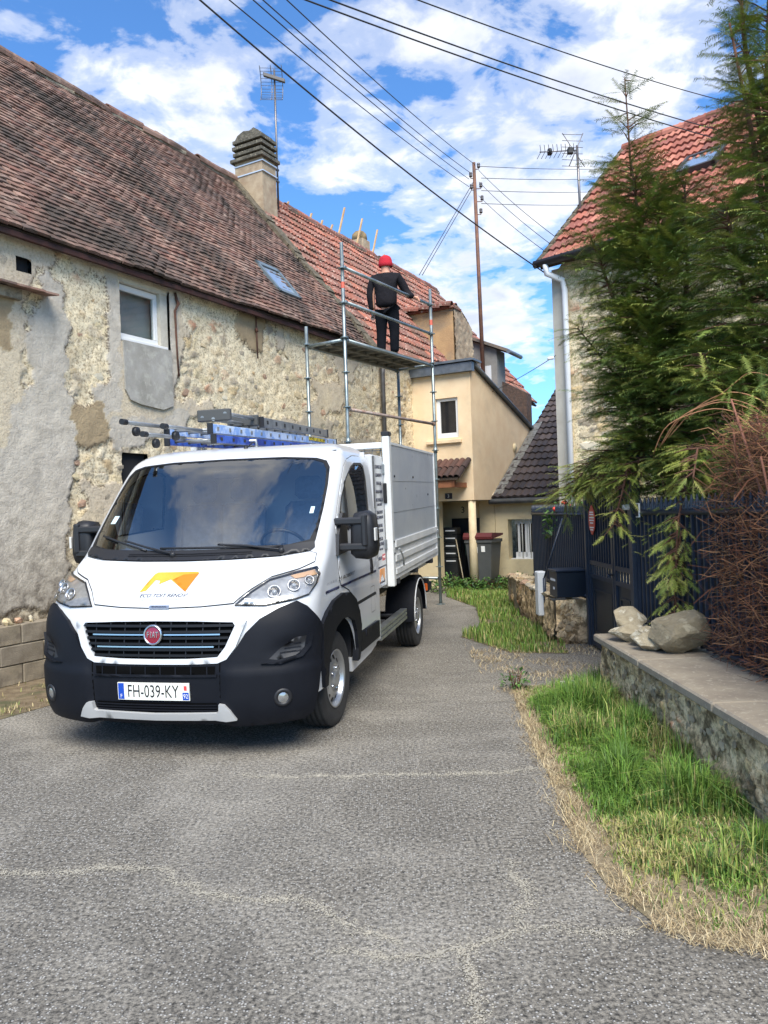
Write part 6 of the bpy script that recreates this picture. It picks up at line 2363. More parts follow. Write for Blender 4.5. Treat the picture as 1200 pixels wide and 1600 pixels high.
# ---- hood panel, gap and headlamps
HOOD = sym([(0, 1.318), (.35, 1.322), (.72, 1.335), (.93, 1.36), (.985, 1.345), (1.00, 1.285), (.90, 1.245), (.73, 1.205), (.62, 1.135), (.53, 1.052), (.3, 1.036), (0, 1.028)])
patch('hood_gap', HOOD, M_GAP, trk, .0015, 0, [], .06)
patch('hood', [(w, z) for w, z in ring(HOOD, .006)], M_PAINT, trk, .006, .006, [], .045, offf=lambda w, v: .014 * np.clip(1 - np.abs(np.abs(w) - .48) / .10, 0, 1) * np.clip((v - zv(1.05)) * 6, 0, 1) * np.clip((zv(1.31) - v) * 8, 0, 1))
HL = [(.54, 1.04), (.63, 1.122), (.725, 1.19), (.88, 1.225), (1.03, 1.25), (1.085, 1.20), (1.088, 1.143), (1.045, 1.078), (.945, 1.056), (.75, 1.030)]
for sg in (1, -1):
    mi = sg < 0
    hlp = patch('headlight', HL, mat('lamp_housing', (.42, .42, .42), .3, .6, c2=(.62, .62, .61), scale=14), trk, .005, .004, [], .04, mirror=mi)
    for w, z, r in ((.79, 1.108, .046), (.91, 1.14, .044), (1.01, 1.165, .032)):
        p = LBn(S([sg * w], [zv(z)], .008))[0]
        q = LBn(S([sg * w], [zv(z)], .05))[0]
        axd = (Vector(q) - Vector(p)).normalized() * .55 + Vector((sg * .12, -.75, .12))
        mb = MB()
        mb.lathe([(r, .022), (r * .92, .026), (r * .8, .008), (r * .45, -.006), (0, -.008)], p, axd, 18)
        mb.build('reflector', mat('lamp_reflector', (.42, .42, .43), .3, .8), hlp)
        mb = MB()
        mb.lathe([(r * .42, .008), (r * .36, .016), (r * .2, .022), (0, .024)], p, axd, 14)
        mb.build('bulb_lens', mat('bulb_glass', (.35, .36, .37), .05, .3), hlp)
    mk = [(.86, 1.205), (1.02, 1.232), (1.06, 1.20), (.9, 1.185)]
    patch('indicator', mk, mat('amber_tint', (.55, .36, .22), .3), hlp, .012, .006, [], .03, mirror=mi)
    patch('lamp_bezel', HL, M_BLKP, hlp, .010, .008, [ring(HL, .010)], .04, mirror=mi)
    patch('lamp_lens', ring(HL, .004), M_LENS, hlp, .026, .02, [], .04, mirror=mi)

# ---- windscreen, cowl, wipers
WS2 = sym([(0, 2.094), (.5, 2.088), (.77, 2.068), (.86, 2.04), (.90, 1.985), (.924, 1.85), (.937, 1.67), (.94, 1.46), (.93, 1.40), (.73, 1.378), (.35, 1.366), (0, 1.362)])
patch('windscreen', WS2, M_WSG, trk, .002, 0, [], .05)
patch('windscreen_border', WS, M_BLKG, trk, .0045, .006, [sym([(0, 2.084), (.5, 2.078), (.75, 2.06), (.845, 2.03), (.885, 1.975), (.910, 1.85), (.923, 1.67), (.922, 1.52), (.90, 1.44), (.72, 1.405), (.35, 1.388), (0, 1.382)])], .05)
cow = patch('cowl', sym([(0, 1.385), (.35, 1.392), (.72, 1.405), (.94, 1.425), (.955, 1.385), (.93, 1.362), (.72, 1.336), (.35, 1.322), (0, 1.318)]), M_BLKP, trk, .010, .012, [], .04)
for zz in (1.345, 1.358):
    patch('cowl_louvre', sym([(0, zz + .004), (.5, zz + .010), (.5, zz + .004), (0, zz - .002)]), M_BLKG, cow, .014, .004, [], .06)


def spath(pts, off):
    out = []
    for (w0, z0), (w1_, z1) in zip(pts[:-1], pts[1:]):
        for k in range(8):
            q = k / 8
            out.append(tuple(LBn(S([w0 + (w1_ - w0) * q], [zv(z0 + (z1 - z0) * q)], off))[0]))
    out.append(tuple(LBn(S([pts[-1][0]], [zv(pts[-1][1])], off))[0]))
    return out


for blade, arm in ((((-.83, 1.50), (-.36, 1.385)), ((-.12, 1.352), (-.36, 1.40), (-.58, 1.452))), (((-.25, 1.398), (.72, 1.392)), ((.72, 1.362), (.45, 1.395), (.22, 1.408)))):
    mb = MB()
    mb.tube(spath(blade, .018), .009, 5)
    wp_ = mb.build('wiper', M_BLKP, trk)
    mb = MB()
    mb.tube(spath(arm, .030), .009, 5)
    mb.lathe([(0, .03), (.02, .03), (.022, 0)], spath(arm, .01)[0], (0, -.6, .8), 10)
    mb.build('wiper_arm', M_BLKP, wp_)

# ---- grille
GR = sym([(0, .948), (.3, .945), (.55, .936), (.566, .915), (.505, .78), (.455, .716), (.25, .706), (0, .704)])
GF = sym([(0, .985), (.3, .982), (.60, .968), (.64, .945), (.572, .775), (.515, .70), (.455, .676), (.25, .670), (0, .669)])
grl = patch('grille', GR, M_VOID, trk, .006, 0, [], .06)
patch('grille_frame', GF, M_PAINT, grl, .030, .032, [GR], .04)


def gw(z):
    return float(np.interp(z, [.704, .716, .78, .915, .94], [.42, .452, .503, .562, .55]))


for z in (.918, .880, .840, .802, .764, .727):
    hw = gw(z) - .004
    patch('grille_slat', [(-hw, z + .008), (hw, z + .008), (hw, z - .008), (-hw, z - .008)], M_BLKG, grl, .028, .022, [], .08)
for k in range(9):
    w = -.46 + k * .115
    zt_, zb_ = .942, (.712 if abs(w) < .44 else .75)
    patch('grille_rib', [(w - .003, zb_), (w + .003, zb_), (w + .003, zt_), (w - .003, zt_)], M_BLKP, grl, .018, .012, [], .08)
for a, b, z in ((-.47, -.075, .862), (.075, .47, .862), (-.43, .43, .783)):
    patch('chrome_strip', [(a, z + .0045), (b, z + .0045), (b, z - .0045), (a, z - .0045)], M_CHROME, grl, .036, .010, [], .06)
ec = Vector(LBn(S([0], [zv(.862)], .035))[0])
mb = MB()
mb.lathe([(.070, 0), (.070, .012), (.064, .018), (.056, .016), (.056, .008)], ec, (0, -1, .08), 28)
emb = mb.build('emblem', M_CHROME, trk)
mb = MB()
mb.lathe([(.057, .009), (.03, .014), (0, .015)], ec, (0, -1, .08), 28)
mb.build('emblem_disc', mat('emblem_red', srgb(128, 20, 44), .25, coat=1.0), emb)
mf = Matrix.Translation(ec + Vector((0, -.0165, .001))) @ Matrix.Rotation(R(90 - 4.5), 4, 'X')
for k, chx in enumerate('FIAT'):
    text_obj(chx, .058, M_CHROME, emb, mf @ Matrix.Translation(((-.033, -.013, .009, .033)[k], 0, 0)) @ Matrix.Scale(.62, 4, (1, 0, 0)), .002)

# ---- bumper
BU = [(0, .666), (.25, .667), (.455, .674), (.515, .698), (.575, .765), (.637, .865), (.724, .948), (.843, 1.009), (.955, 1.045), (1.034, 1.008), (1.12, .935), (1.19, .865), (1.17, .742), (1.155, .62), (1.115, .45), (1.06, .32), (.99, .285), (.56, .275), (0, .268)]


def sstep(x):
    x = np.clip(x, 0, 1)
    return x * x * (3 - 2 * x)


def bulge(w, v):
    z = vz(v)
    a = np.abs(w)
    corner = sstep((a - .44) / .12)
    r = .010 + .014 * corner + .014 * sstep((.655 - z) / .05) * sstep((a - .46) / .05) - .010 * corner * sstep((z - .9) / .12)
    r = r - .028 * np.exp(-((a - .93 - (z - .755) * .55) / .105) ** 2 - ((z - .755) / .055) ** 2)
    return r


bum = patch('bumper', sym(BU), M_BUMP, trk, .014, .03, [], .024, offf=bulge)
for sg in (1, -1):
    mi = sg < 0
    patch('bumper_seam', [(.467, .68), (.476, .68), (.468, .33), (.459, .33)], M_VOID, bum, .028, .0, [], .05, mirror=mi, offf=bulge, mp=lambda w, v, o: S(w, v, np.asarray(o) - .0125))
    pk = [(.79, .69), (.85, .745), (.96, .818), (1.035, .82), (1.02, .735), (.96, .70), (.84, .682)]
    po = patch('bumper_vent', pk, M_BLKP, bum, .0155, .0, [], .03, mirror=mi, offf=bulge)
    for q in (.72, .745, .77):
        patch('vent_slat', [(.86 + (q - .72) * 1.2, q), (1.0, q + .004), (1.0, q + .012), (.86 + (q - .72) * 1.2, q + .008)], M_BUMP, po, .020, .006, [], .03, mirror=mi, offf=bulge)
    patch('vent_lip', [(.74, .665), (.86, .655), (1.0, .69), (1.06, .75), (1.075, .83), (1.05, .84), (1.035, .76), (.98, .705), (.86, .672)], M_BUMP, po, .032, .02, [], .03, mirror=mi, offf=bulge)
    fc = LBn(S([sg * .868], [zv(.44)], .056))[0]
    fd = LBn(S([sg * .868], [zv(.44)], .12))[0]
    mb = MB()
    mb.lathe([(.062, -.006), (.058, .004), (.036, .0), (.034, -.02)], fc, Vector(fd) - Vector(fc), 20)
    fo = mb.build('fog_light', M_BLKP, trk)
    mb = MB()
    mb.lathe([(.035, .0), (.02, .006), (0, .008)], fc, Vector(fd) - Vector(fc), 20)
    mb.build('fog_lens', mat('fog_glass', (.4, .4, .39), .08, .7), fo)
patch('lower_intake', [(-.44, .655), (.44, .658), (.435, .603), (-.435, .60)], M_VOID, bum, .0295, 0, [], .04, mp=lambda w, v, o: S(w, v, .0295))
for k in range(8):
    w = -.385 + k * .11
    patch('intake_rib', [(w - .004, .603), (w + .004, .603), (w + .004, .655), (w - .004, .655)], M_BUMP, bum, .033, .006, [], .05)
patch('intake_sill', [(-.45, .603), (.45, .606), (.45, .590), (-.45, .587)], M_BUMP, bum, .036, .012, [], .06)
patch('lower_grille', [(-.44, .42), (.44, .42), (.44, .35), (-.44, .35)], M_VOID, bum, .031, 0, [], .04, mp=lambda w, v, o: S(w, v, .031))
for z in (.405, .388, .371):
    patch('lower_slat', [(-.44, z + .004), (.44, z + .004), (.44, z - .004), (-.44, z - .004)], M_BUMP, bum, .037, .006, [], .08)
LIP = sym([(0, .352), (.44, .362), (.455, .372), (.462, .418), (.50, .415), (.535, .38), (.57, .325), (.50, .318), (0, .312)])
patch('silver_lip', LIP, M_SILV, bum, .052, .03, [], .04, offf=lambda w, v: .02 * sstep((np.abs(w) - .42) / .08))
# number plate
pl0 = patch('number_plate', [(-.262, .552), (.262, .552), (.262, .438), (-.262, .438)], mat('plate_white', (.78, .78, .70), .35), trk, .040, .012, [], .08)
for a, b, sgn in ((-.258, -.214, 0), (.214, .258, 1)):
    patch('plate_band', [(a, .548), (b, .548), (b, .442), (a, .442)] if not sgn else [(a, .492), (b, .492), (b, .442), (a, .442)], mat('plate_blue', srgb(20, 70, 170), .4), pl0, .0408, 0, [], .05)
patch('plate_emblem', [(.225, .535), (.246, .535), (.246, .505), (.225, .505)], mat('plate_red', srgb(214, 70, 70), .5), pl0, .0412, 0, [], .05)


def surf_text(s, size, m, parent, w0, z0, off, sx=1.0, shear=0.0, right=True):
    me = text_mesh(s, size, 0.0)
    V = np.zeros(len(me.vertices) * 3)
    me.vertices.foreach_get('co', V)
    V = V.reshape(-1, 3)
    P = LBn(S(w0 + (V[:, 0] + shear * V[:, 1]) * sx, zv(z0) + V[:, 1], off))
    me.vertices.foreach_set('co', P.ravel())
    me.materials.clear()
    me.materials.append(m)
    me.update()
    return link('lettering', me, parent)


surf_text('FH-039-KY', .118, M_BLACK, pl0, 0.0, .493, .0415, .70)
surf_text('F', .035, M_WHITE, pl0, -.236, .462, .0415)
surf_text('92', .042, M_WHITE, pl0, .236, .466, .0415, .8)
# badge, logo and lettering on the hood
patch('badge', [(-.075, 1.046), (.075, 1.046), (.075, 1.028), (-.075, 1.028)], M_CHROME, trk, .014, .008, [], .05)
surf_text('PROFESSIONAL', .018, M_BLACK, trk, 0, 1.037, .0150, .95)
cx, cy = 493, 600
LG = [(402, 638), (420, 570), (428, 563), (578, 563), (585, 570), (570, 638), (492, 592), (458, 610), (455, 596), (437, 594), (424, 632)]
sx_, sy_ = .0021, .0029
v0 = float(zv(1.19))
lgo = patch('logo', [(-.015 + (x - cx) * sx_, v0 - (y - cy) * sy_) for x, y in LG], mat('logo_orange', srgb(238, 140, 34), .35, c2=srgb(242, 168, 60), scale=3), trk, .0085, 0, [], .03, conv=False)
patch('logo_facet', [(-.015 + (x - cx) * sx_, v0 - (y - cy) * sy_) for x, y in ((530, 574), (585, 570), (570, 638), (500, 594))], mat('logo_orange_dark', srgb(226, 118, 22), .35), lgo, .0092, 0, [], .03, conv=False)
surf_text("ECO TOIT RENOV'", .047, mat('navy_print', (.02, .025, .06), .4), trk, -.005, 1.106, .0088, .92, .2)
surf_text('ARTISAN COUVREUR', .030, mat('grey_print', (.45, .5, .58), .4), trk, -.02, 1.082, .0088, .98, .2)

# ---- flares, doors, sill
FLo = [(.455, .862), (.577, .928), (.759, .985), (1.011, 1.006), (1.209, .984), (1.375, .904), (1.468, .794), (1.513, .669), (1.495, .557), (1.46, .448), (1.42, .40)]
FLi = [(1.355, .40), (1.385, .50), (1.36, .64), (1.285, .745), (1.15, .80), (.95, .815), (.78, .78), (.66, .69), (.57, .55), (.53, .41), (.46, .41), (.44, .6), (.45, .75)]
DOOR = [(.99, 1.50), (1.10, 1.66), (1.26, 1.84), (1.43, 2.0), (1.58, 2.065), (1.80, 2.10), (2.06, 2.105), (2.14, 2.06), (2.17, 1.9), (2.19, 1.6), (2.19, 1.0), (2.175, .64), (2.13, .60), (1.535, .60), (1.535, .70), (1.49, .80), (1.39, .915), (1.22, 1.0), (1.02, 1.06), (.99, 1.10)]
for sg in (1, -1):
    mi = sg < 0
    fl = patch('wheel_arch_flare', sd(FLo + FLi), M_BUMP, trk, .028, .05, [], .04, mirror=mi)
    patch('door_gap', sd(DOOR), M_GAP, trk, .0015, 0, [sd(SWIN)], .06, mirror=mi)
    dr = patch('door', ring(sd(DOOR), .006), M_PAINT, trk, .005, .005, [sd(SWIN)], .045, mirror=mi, offf=lambda w, v: .006 * np.clip(1 - np.abs(vz(v) - 1.13) / .05, 0, 1) - .004 * np.clip(1 - np.abs(vz(v) - .85) / .12, 0, 1))
    patch('window_seal', sd(SWIN), M_BLKP, dr, .008, .01, [ring(sd(SWIN), .022)], .04, mirror=mi)
    patch('side_glass', ring(sd(SWIN), .015), glass_mat('side_glass' + str(sg), (.72, .78, .76), 1.0, .10), dr, .003, 0, [], .06, mirror=mi)
    patch('quarter_post', sd([(1.345, 1.86), (1.375, 1.88), (1.38, 1.47), (1.345, 1.47)]), M_BLKP, dr, .0085, .01, [], .05, mirror=mi)
    patch('quarter_panel', sd([(1.06, 1.47), (1.09, 1.56), (1.16, 1.66), (1.20, 1.47)]), M_BLKP, dr, .0095, .012, [], .05, mirror=mi)
    patch('door_handle', sd([(1.965, 1.19), (2.02, 1.19), (2.03, 1.10), (2.01, 1.045), (1.975, 1.05), (1.96, 1.10)]), M_BLKP, dr, .020, .02, [], .03, mirror=mi)
    patch('door_stripe', sd([(.99, 1.067), (2.17, 1.062), (2.17, 1.044), (1.06, 1.048)]), mat('stripe_navy', (.012, .014, .05), .4), dr, .0095, 0, [], .06, mirror=mi)
    patch('fender_stripe', sd([(.62, 1.068), (.97, 1.067), (.97, 1.048), (.62, 1.049)]), MATS['stripe_navy'], trk, .003, 0, [], .06, mirror=mi)
    patch('fuel_flap', sd([(1.95, .93), (2.09, .93), (2.09, .70), (1.95, .70)]), M_GAP, dr, .0025, 0, [ring(sd([(1.95, .93), (2.09, .93), (2.09, .70), (1.95, .70)]), .003)], .05, mirror=mi, offf=lambda w, v: .004)
    patch('sill_trim', sd([(1.52, .60), (2.20, .59), (2.20, .44), (1.52, .44)]), M_BUMP, trk, .018, .03, [], .06, mirror=mi)
surf_text('M. ROBERT', .062, M_BLACK, trk, float(side_w(1.18, 1.12)), 1.118, .0125, 1.5)
surf_text('H.A.B.H', .045, mat('grey_print2', (.25, .26, .3), .4), trk, float(side_w(.80, 1.12)), 1.115, .0035, 1.7)
mb = MB()
for sg in (1, -1):
    s0 = [(1.33, .42), (2.22, .42), (2.22, .36), (2.0, .33), (1.36, .31)]
    mb.prism(s0, .93, 1.005, lambda p, q, h: LB(p, sg * h, q))
mb.build('sill', M_PAINT, trk)

# inner wheel housings and engine-bay darkness
mb = MB()
for sg in (1, -1):
    mb.box(.42, 1.46, min(sg * .60, sg * .62), max(sg * .60, sg * .62), .25, 1.0, mp=LB)
    mb.box(.42, 1.46, min(sg * .62, sg * 1.0), max(sg * .62, sg * 1.0), .86, .90, mp=LB)
    mb.box(1.40, 1.46, min(sg * .62, sg * .99), max(sg * .62, sg * .99), .32, .86, mp=LB)
    mb.box(.42, .50, min(sg * .62, sg * .96), max(sg * .62, sg * .96), .32, .86, mp=LB)
mb.box(.15, 2.25, -.60, .60, .27, .32, mp=LB)
mb.box(.5, 2.2, -.92, .92, .90, .94, mp=LB)
mb.build('underbody', M_BLKP, trk)

# ---- cab interior
M_DASH = mat('dashboard', (.10, .10, .105), .7)
M_SEAT = mat('seat_cloth', (.16, .18, .22), .9, c2=(.11, .125, .15), scale=20)
mb = MB()
mb.prism([(.72, .94), (1.22, .94), (1.20, 1.22), (1.05, 1.34), (.80, 1.36), (.70, 1.33)], -.90, .90, lambda p, q, h: LB(p, h, q))
mb.build('dashboard', M_DASH, trk)
for y in (.46, -.18, -.58):
    mb = MB()
    mb.box(1.42, 1.92, y - .22, y + .22, .98, 1.14, .05, mp=LB)
    mb.box(0, .14, y - .22, y + .22, 1.10, 1.72, .05, mp=lambda x, yy, z: LB(1.88 + x + (z - 1.1) * .18, yy, z))
    so_ = mb.build('seat', M_SEAT, trk)
    mb = MB()
    mb.box(0, .10, y - .13, y + .13, 1.74, 1.95, .04, mp=lambda x, yy, z: LB(1.92 + x + (z - 1.1) * .14, yy, z))
    mb.build('headrest', M_SEAT, so_)
mb = MB()
pts = []
for k in range(25):
    a = 2 * math.pi * k / 24
    pts.append(LB(1.36 - .17 * math.sin(a) * .75, .46 + .19 * math.cos(a), 1.36 + .19 * math.sin(a) * .72))
mb.tube(pts, .014, 6, False)
mb.tube([LB(1.36, .46, 1.36), LB(1.15, .46, 1.22)], .03, 6)
mb.tube([LB(1.36, .28, 1.36), LB(1.36, .64, 1.36)], .012, 5)
mb.build('steering_wheel', M_BLKP, trk)
mb = MB()
mb.box(2.26, 2.285, -.95, .95, .95, 2.15, mp=LB)
mb.build('cab_lining', mat('lining', (.55, .55, .54), .9), trk)
mb = MB()
mb.add([LB(1.5, -.9, 2.14), LB(2.27, -.85, 2.19), LB(2.27, .85, 2.19), LB(1.5, .9, 2.14)], [[0, 1, 2, 3]])
mb.build('headliner', mat('headliner', (.3, .3, .29), .9), trk)
mb = MB()
mb.box(-.11, .11, 0, .02, -.035, .035, .01, mp=lambda x, y, z: LB(1.27 + y, x, 1.97 + z))
mb.build('inside_mirror', M_BLKP, trk)
patch('toll_sticker', [(-.83, 1.66), (-.78, 1.66), (-.79, 1.60), (-.84, 1.60)], mat('sticker', (.5, .65, .7), .4), trk, .0035, 0, [], .05)
patch('toll_sticker', [(.845, 1.68), (.875, 1.68), (.875, 1.63), (.845, 1.63)], MATS['sticker'], trk, .0035, 0, [], .05)

# ---- door mirrors
for sg in (1, -1):
    Y = lambda y: sg * y
    mb = MB()
    hs = [(1.11, 1.30), (1.12, 1.56), (1.15, 1.62), (1.25, 1.635), (1.30, 1.60), (1.315, 1.48), (1.32, 1.34), (1.30, 1.275), (1.24, 1.25), (1.15, 1.26)]
    n_ = len(hs)
    cyc = np.array(hs).mean(0)
    rings = []
    for xx, sc2 in ((1.015, .55), (1.03, .82), (1.06, .96), (1.12, 1.0), (1.20, .97)):
        rings.append([LB(xx, Y(cyc[0] + (a - cyc[0]) * sc2), cyc[1] + (b - cyc[1]) * sc2) for a, b in hs])
    vs = [p for r_ in rings for p in r_]
    fs = [[i * n_ + k, i * n_ + (k + 1) % n_, (i + 1) * n_ + (k + 1) % n_, (i + 1) * n_ + k] for i in range(len(rings) - 1) for k in range(n_)] + [list(range(n_)), list(range(4 * n_, 5 * n_))]
    mb.add(vs, fs, True)
    mr = mb.build('door_mirror', M_BLKP, trk)
    mb = MB()
    for z in (1.33, 1.53):
        mb.box(1.0, 1.08, min(Y(1.0), Y(1.26)), max(Y(1.0), Y(1.26)), z, z + .055, .012, mp=LB)
    mb.box(.99, 1.05, min(Y(1.22), Y(1.265)), max(Y(1.22), Y(1.265)), 1.36, 1.61, .012, mp=LB)
    mb.prism([(.96, 1.30), (1.24, 1.31), (1.24, 1.48), (1.20, 1.62), (1.12, 1.62), (1.0, 1.46)], 1.0, 1.045, lambda p, q, h: LB(p, Y(h), q))
    mb.build('mirror_arm', mat('mirror_plastic', (.02, .02, .022), .42), mr)
    mb = MB()
    mb.box(1.03, 1.10, min(Y(1.312), Y(1.332)), max(Y(1.312), Y(1.325)), 1.40, 1.50, .004, mp=LB)
    mb.build('side_repeater', mat('repeater', (.6, .58, .54), .15), mr)

# ---- wheels
TYP = [(.215, -.10), (.30, -.112), (.335, -.108), (.352, -.094)]
for gx in (-.07, -.03, .01, .05):
    TYP += [(.360, gx - .018), (.360, gx + .010), (.350, gx + .012), (.350, gx + .018)]
TYP += [(.360, .09), (.352, .096), (.335, .108), (.30, .113), (.215, .10)]
WH = MB().lathe(TYP, (0, 0, 0), (1, 0, 0), 48).mesh('tyre', M_RUBB)
rm_ = MB()
rm_.lathe([(.218, .100), (.222, .106), (.214, .108), (.205, .095), (.200, .060), (.192, .050), (.168, .072), (.120, .092), (.098, .096), (.092, .088), (.070, .088), (.062, .112), (.045, .118), (0, .119)], (0, 0, 0), (1, 0, 0), 36)
RIM = rm_.mesh('rim', mat('steel_wheel', (.50, .51, .52), .32, .75, c2=(.38, .39, .40), scale=8))
hm = MB()
for k in range(12):
    a = 2 * math.pi * k / 12
    hm.lathe([(.022, .0), (.015, .0035), (0, .004)], (.076, .160 * math.cos(a), .160 * math.sin(a)), Vector((1, .42 * math.cos(a), .42 * math.sin(a))), 10)
HOL = hm.mesh('rim_holes', M_BLKP)
bm_ = MB()
for k in range(5):
    a = 2 * math.pi * k / 5
    bm_.lathe([(.012, 0), (.012, .018), (0, .02)], (.088, .080 * math.cos(a), .080 * math.sin(a)), (1, 0, 0), 6)
BOLT = bm_.mesh('wheel_bolts', M_CHROME)
HUBB = MB().lathe([(.21, .02), (.21, -.06), (0, -.06)], (0, 0, 0), (1, 0, 0), 20).mesh('brake_drum', M_BLKP)
for x, y, rz in ((.948, .885, -.03), (.948, -.885, -.03), (4.40, .895, 0), (4.40, -.895, 0)):
    sg = 1 if y > 0 else -1
    w_ = empty('wheel', (y, x, .357), rz + (0 if sg > 0 else math.pi), trk)
    for nm, me in (('tyre', WH), ('rim', RIM), ('rim_holes', HOL), ('wheel_bolts', BOLT), ('brake_drum', HUBB)):
        link(nm, me, w_, None, (random.random() * 6, 0, 0) if nm in ('rim_holes',) else None)

# ---- chassis
M_CHAS = mat('chassis', (.02, .021, .024), .6)
mb = MB()
for sg in (1, -1):
    mb.box(2.2, 5.75, min(sg * .38, sg * .46), max(sg * .38, sg * .46), .48, .68, mp=LB)
for x in (2.5, 3.3, 4.0, 4.9, 5.6):
    mb.box(x, x + .08, -.46, .46, .52, .66, mp=LB)
mb.tube([(-.90, 4.40, .36), (.90, 4.40, .36)], .05, 8)
mb.tube([(-.85, .95, .34), (.85, .95, .34)], .04, 8)
mb.box(2.32, 2.62, .55, .86, .42, .78, .02, mp=LB)
mb.box(2.75, 3.5, .47, .75, .40, .70, .03, mp=LB)
mb.box(2.3, 3.6, -.90, -.5, .36, .72, .03, mp=LB)
mb.build('chassis', M_CHAS, trk)
for sg in (1, -1):
    mb = MB()
    for z0, z1, o_ in ((.345, .375, 0), (.375, .392, -.012), (.392, .42, 0), (.42, .434, -.012), (.434, .458, 0)):
        mb.box(2.46, 3.74, min(sg * .93, sg * (1.0 + o_)), max(sg * .93, sg * (1.0 + o_)), z0, z1, mp=LB)
    mb.build('side_guard', M_ALUB, trk)
    mb = MB()
    mb.tube([LB(2.7, sg * .45, .42), LB(2.7, sg * .94, .42)], .02, 6)
    mb.tube([LB(3.5, sg * .45, .42), LB(3.5, sg * .94, .42)], .02, 6)
    mb.build('guard_bracket', M_CHAS, trk)
    # rear mudguard
    mb = MB()
    A0 = [(.46 * math.cos(a) + 4.40, .30 + .46 * math.sin(a)) for a in np.linspace(math.pi * 1.02, -.05, 16)]
    vs = [LB(x, sg * y, z) for y in (.70, 1.035) for x, z in A0]
    mb.add(vs, [[k, k + 1, 16 + k + 1, 16 + k] for k in range(15)], True)
    A1 = [(.40 * math.cos(a) + 4.40, .30 + .42 * math.sin(a)) for a in np.linspace(math.pi * 1.02, -.05, 16)]
    vs = [LB(x, sg * 1.035, z) for x, z in A0] + [LB(x, sg * 1.035, z) for x, z in A1]
    mb.add(vs, [[k, k + 1, 16 + k + 1, 16 + k] for k in range(15)])
    mg = mb.build('mudguard', M_BUMP, trk)
    mb = MB()
    mb.tube([LB(x, sg * 1.038, z) for x, z in A1], .008, 5)
    mb.build('mudguard_edge', mat('edge_trim', (.6, .6, .6), .4), mg)
    mb = MB()
    mb.box(5.35, 5.42, min(sg * .78, sg * .98), max(sg * .78, sg * .98), .42, .60, .01, mp=LB)
    tl = mb.build('tail_light', M_BLKP, trk)
    mb = MB()
    mb.box(5.325, 5.35, min(sg * .88, sg * .97), max(sg * .88, sg * .97), .44, .54, .01, mp=LB)
    mb.build('marker_lens', mat('amber', srgb(226, 104, 40), .3), tl)
mb = MB()
mb.box(5.72, 5.80, -.95, .95, .40, .52, .01, mp=LB)
mb.build('rear_bumper', M_CHAS, trk)

# ---- toolbox behind the cab
mb = MB()
mb.box(2.34, 2.80, -1.0, 1.0, .84, 2.13, .012, mp=LB)
tb = mb.build('toolbox', M_PAINT, trk)
mb = MB()
mb.box(2.385, 2.395, 1.0, 1.003, 1.62, 2.12, mp=LB)
mb.box(2.42, 2.425, 1.0, 1.002, .86, 2.12, mp=LB)
mb.build('toolbox_gap', M_GAP, tb)
mb = MB()
for z in (2.0, 1.25):
    mb.box(2.765, 2.80, 1.0, 1.02, z - .05, z + .05, .004, mp=LB)
mb.build('toolbox_hinge', M_ALUB, tb)
mb = MB()
mb.box(2.78, 2.815, 1.0, 1.035, 1.66, 1.86, .006, mp=LB)
mb.build('toolbox_latch', M_BLKP, tb)
mb = MB()
mb.box(2.43, 2.79, 1.0, 1.002, 1.038, 1.052, mp=LB)
mb.build('toolbox_stripe', MATS['stripe_navy'], tb)
_o = Vector(LB(0, 0, 0))
_bx, _bz = Vector(LB(1, 0, 0)) - _o, Vector(LB(0, 0, 1)) - _o
side_m = lambda x, z, y=1.0025: Matrix(((0, 0, 1, LB(x, y, z)[0]), (_bx.y, _bz.y, 0, LB(x, y, z)[1]), (_bx.z, _bz.z, 0, LB(x, y, z)[2]), (0, 0, 0, 1)))
M_NP = MATS['navy_print']
for k, (s, z, sz) in enumerate((('COUVERTURE', 2.015, .050), ('CHARPENTE', 1.935, .050), ('PEINTURE', 1.855, .050), ('RAVALEMENT', 1.775, .048), ('NETTOYAGE DE', 1.695, .048), ('DEMOUSSAGE', 1.65, .034), ('TRAITEMENT', 1.575, .048), ('DE CHARPENTE', 1.525, .044),
                                ('PEINTURE', 1.445, .048), ('DE TOITURE', 1.395, .046), ('POSE DE', 1.315, .048), ('GOUTTIERES', 1.265, .046), ('PVC / ZINC', 1.215, .030))):
    text_obj(s, sz, M_NP, tb, side_m(2.60, z) @ Matrix.Scale(.92 if len(s) < 11 else .84, 4, (1, 0, 0)), .0008)
text_obj('POSE DE', .046, M_NP, tb, side_m(2.54, 1.13) @ Matrix.Scale(.85, 4, (1, 0, 0)), .0008)
mb = MB()
mb.box(2.64, 2.76, 1.0, 1.0022, 1.10, 1.16, mp=LB)
mb.build('red_label', mat('label_red', srgb(206, 40, 48), .4), tb)
text_obj('VELUX', .034, M_WHITE, tb, side_m(2.70, 1.13, 1.003), .0008)
LG2 = [((x - cx) * .00125, -(y - cy) * .00165) for x, y in LG]
mb = MB()
mb.prism([(2.60 + a, .965 + b) for a, b in LG2], 1.0, 1.0022, lambda p, q, h: LB(p, h, q))
mb.build('toolbox_logo', MATS['logo_orange'], tb)
text_obj("ECO TOIT RENOV'", .026, M_NP, tb, side_m(2.60, .895), .0008)
text_obj('ARTISAN COUVREUR', .017, MATS['grey_print'], tb, side_m(2.60, .872), .0008)

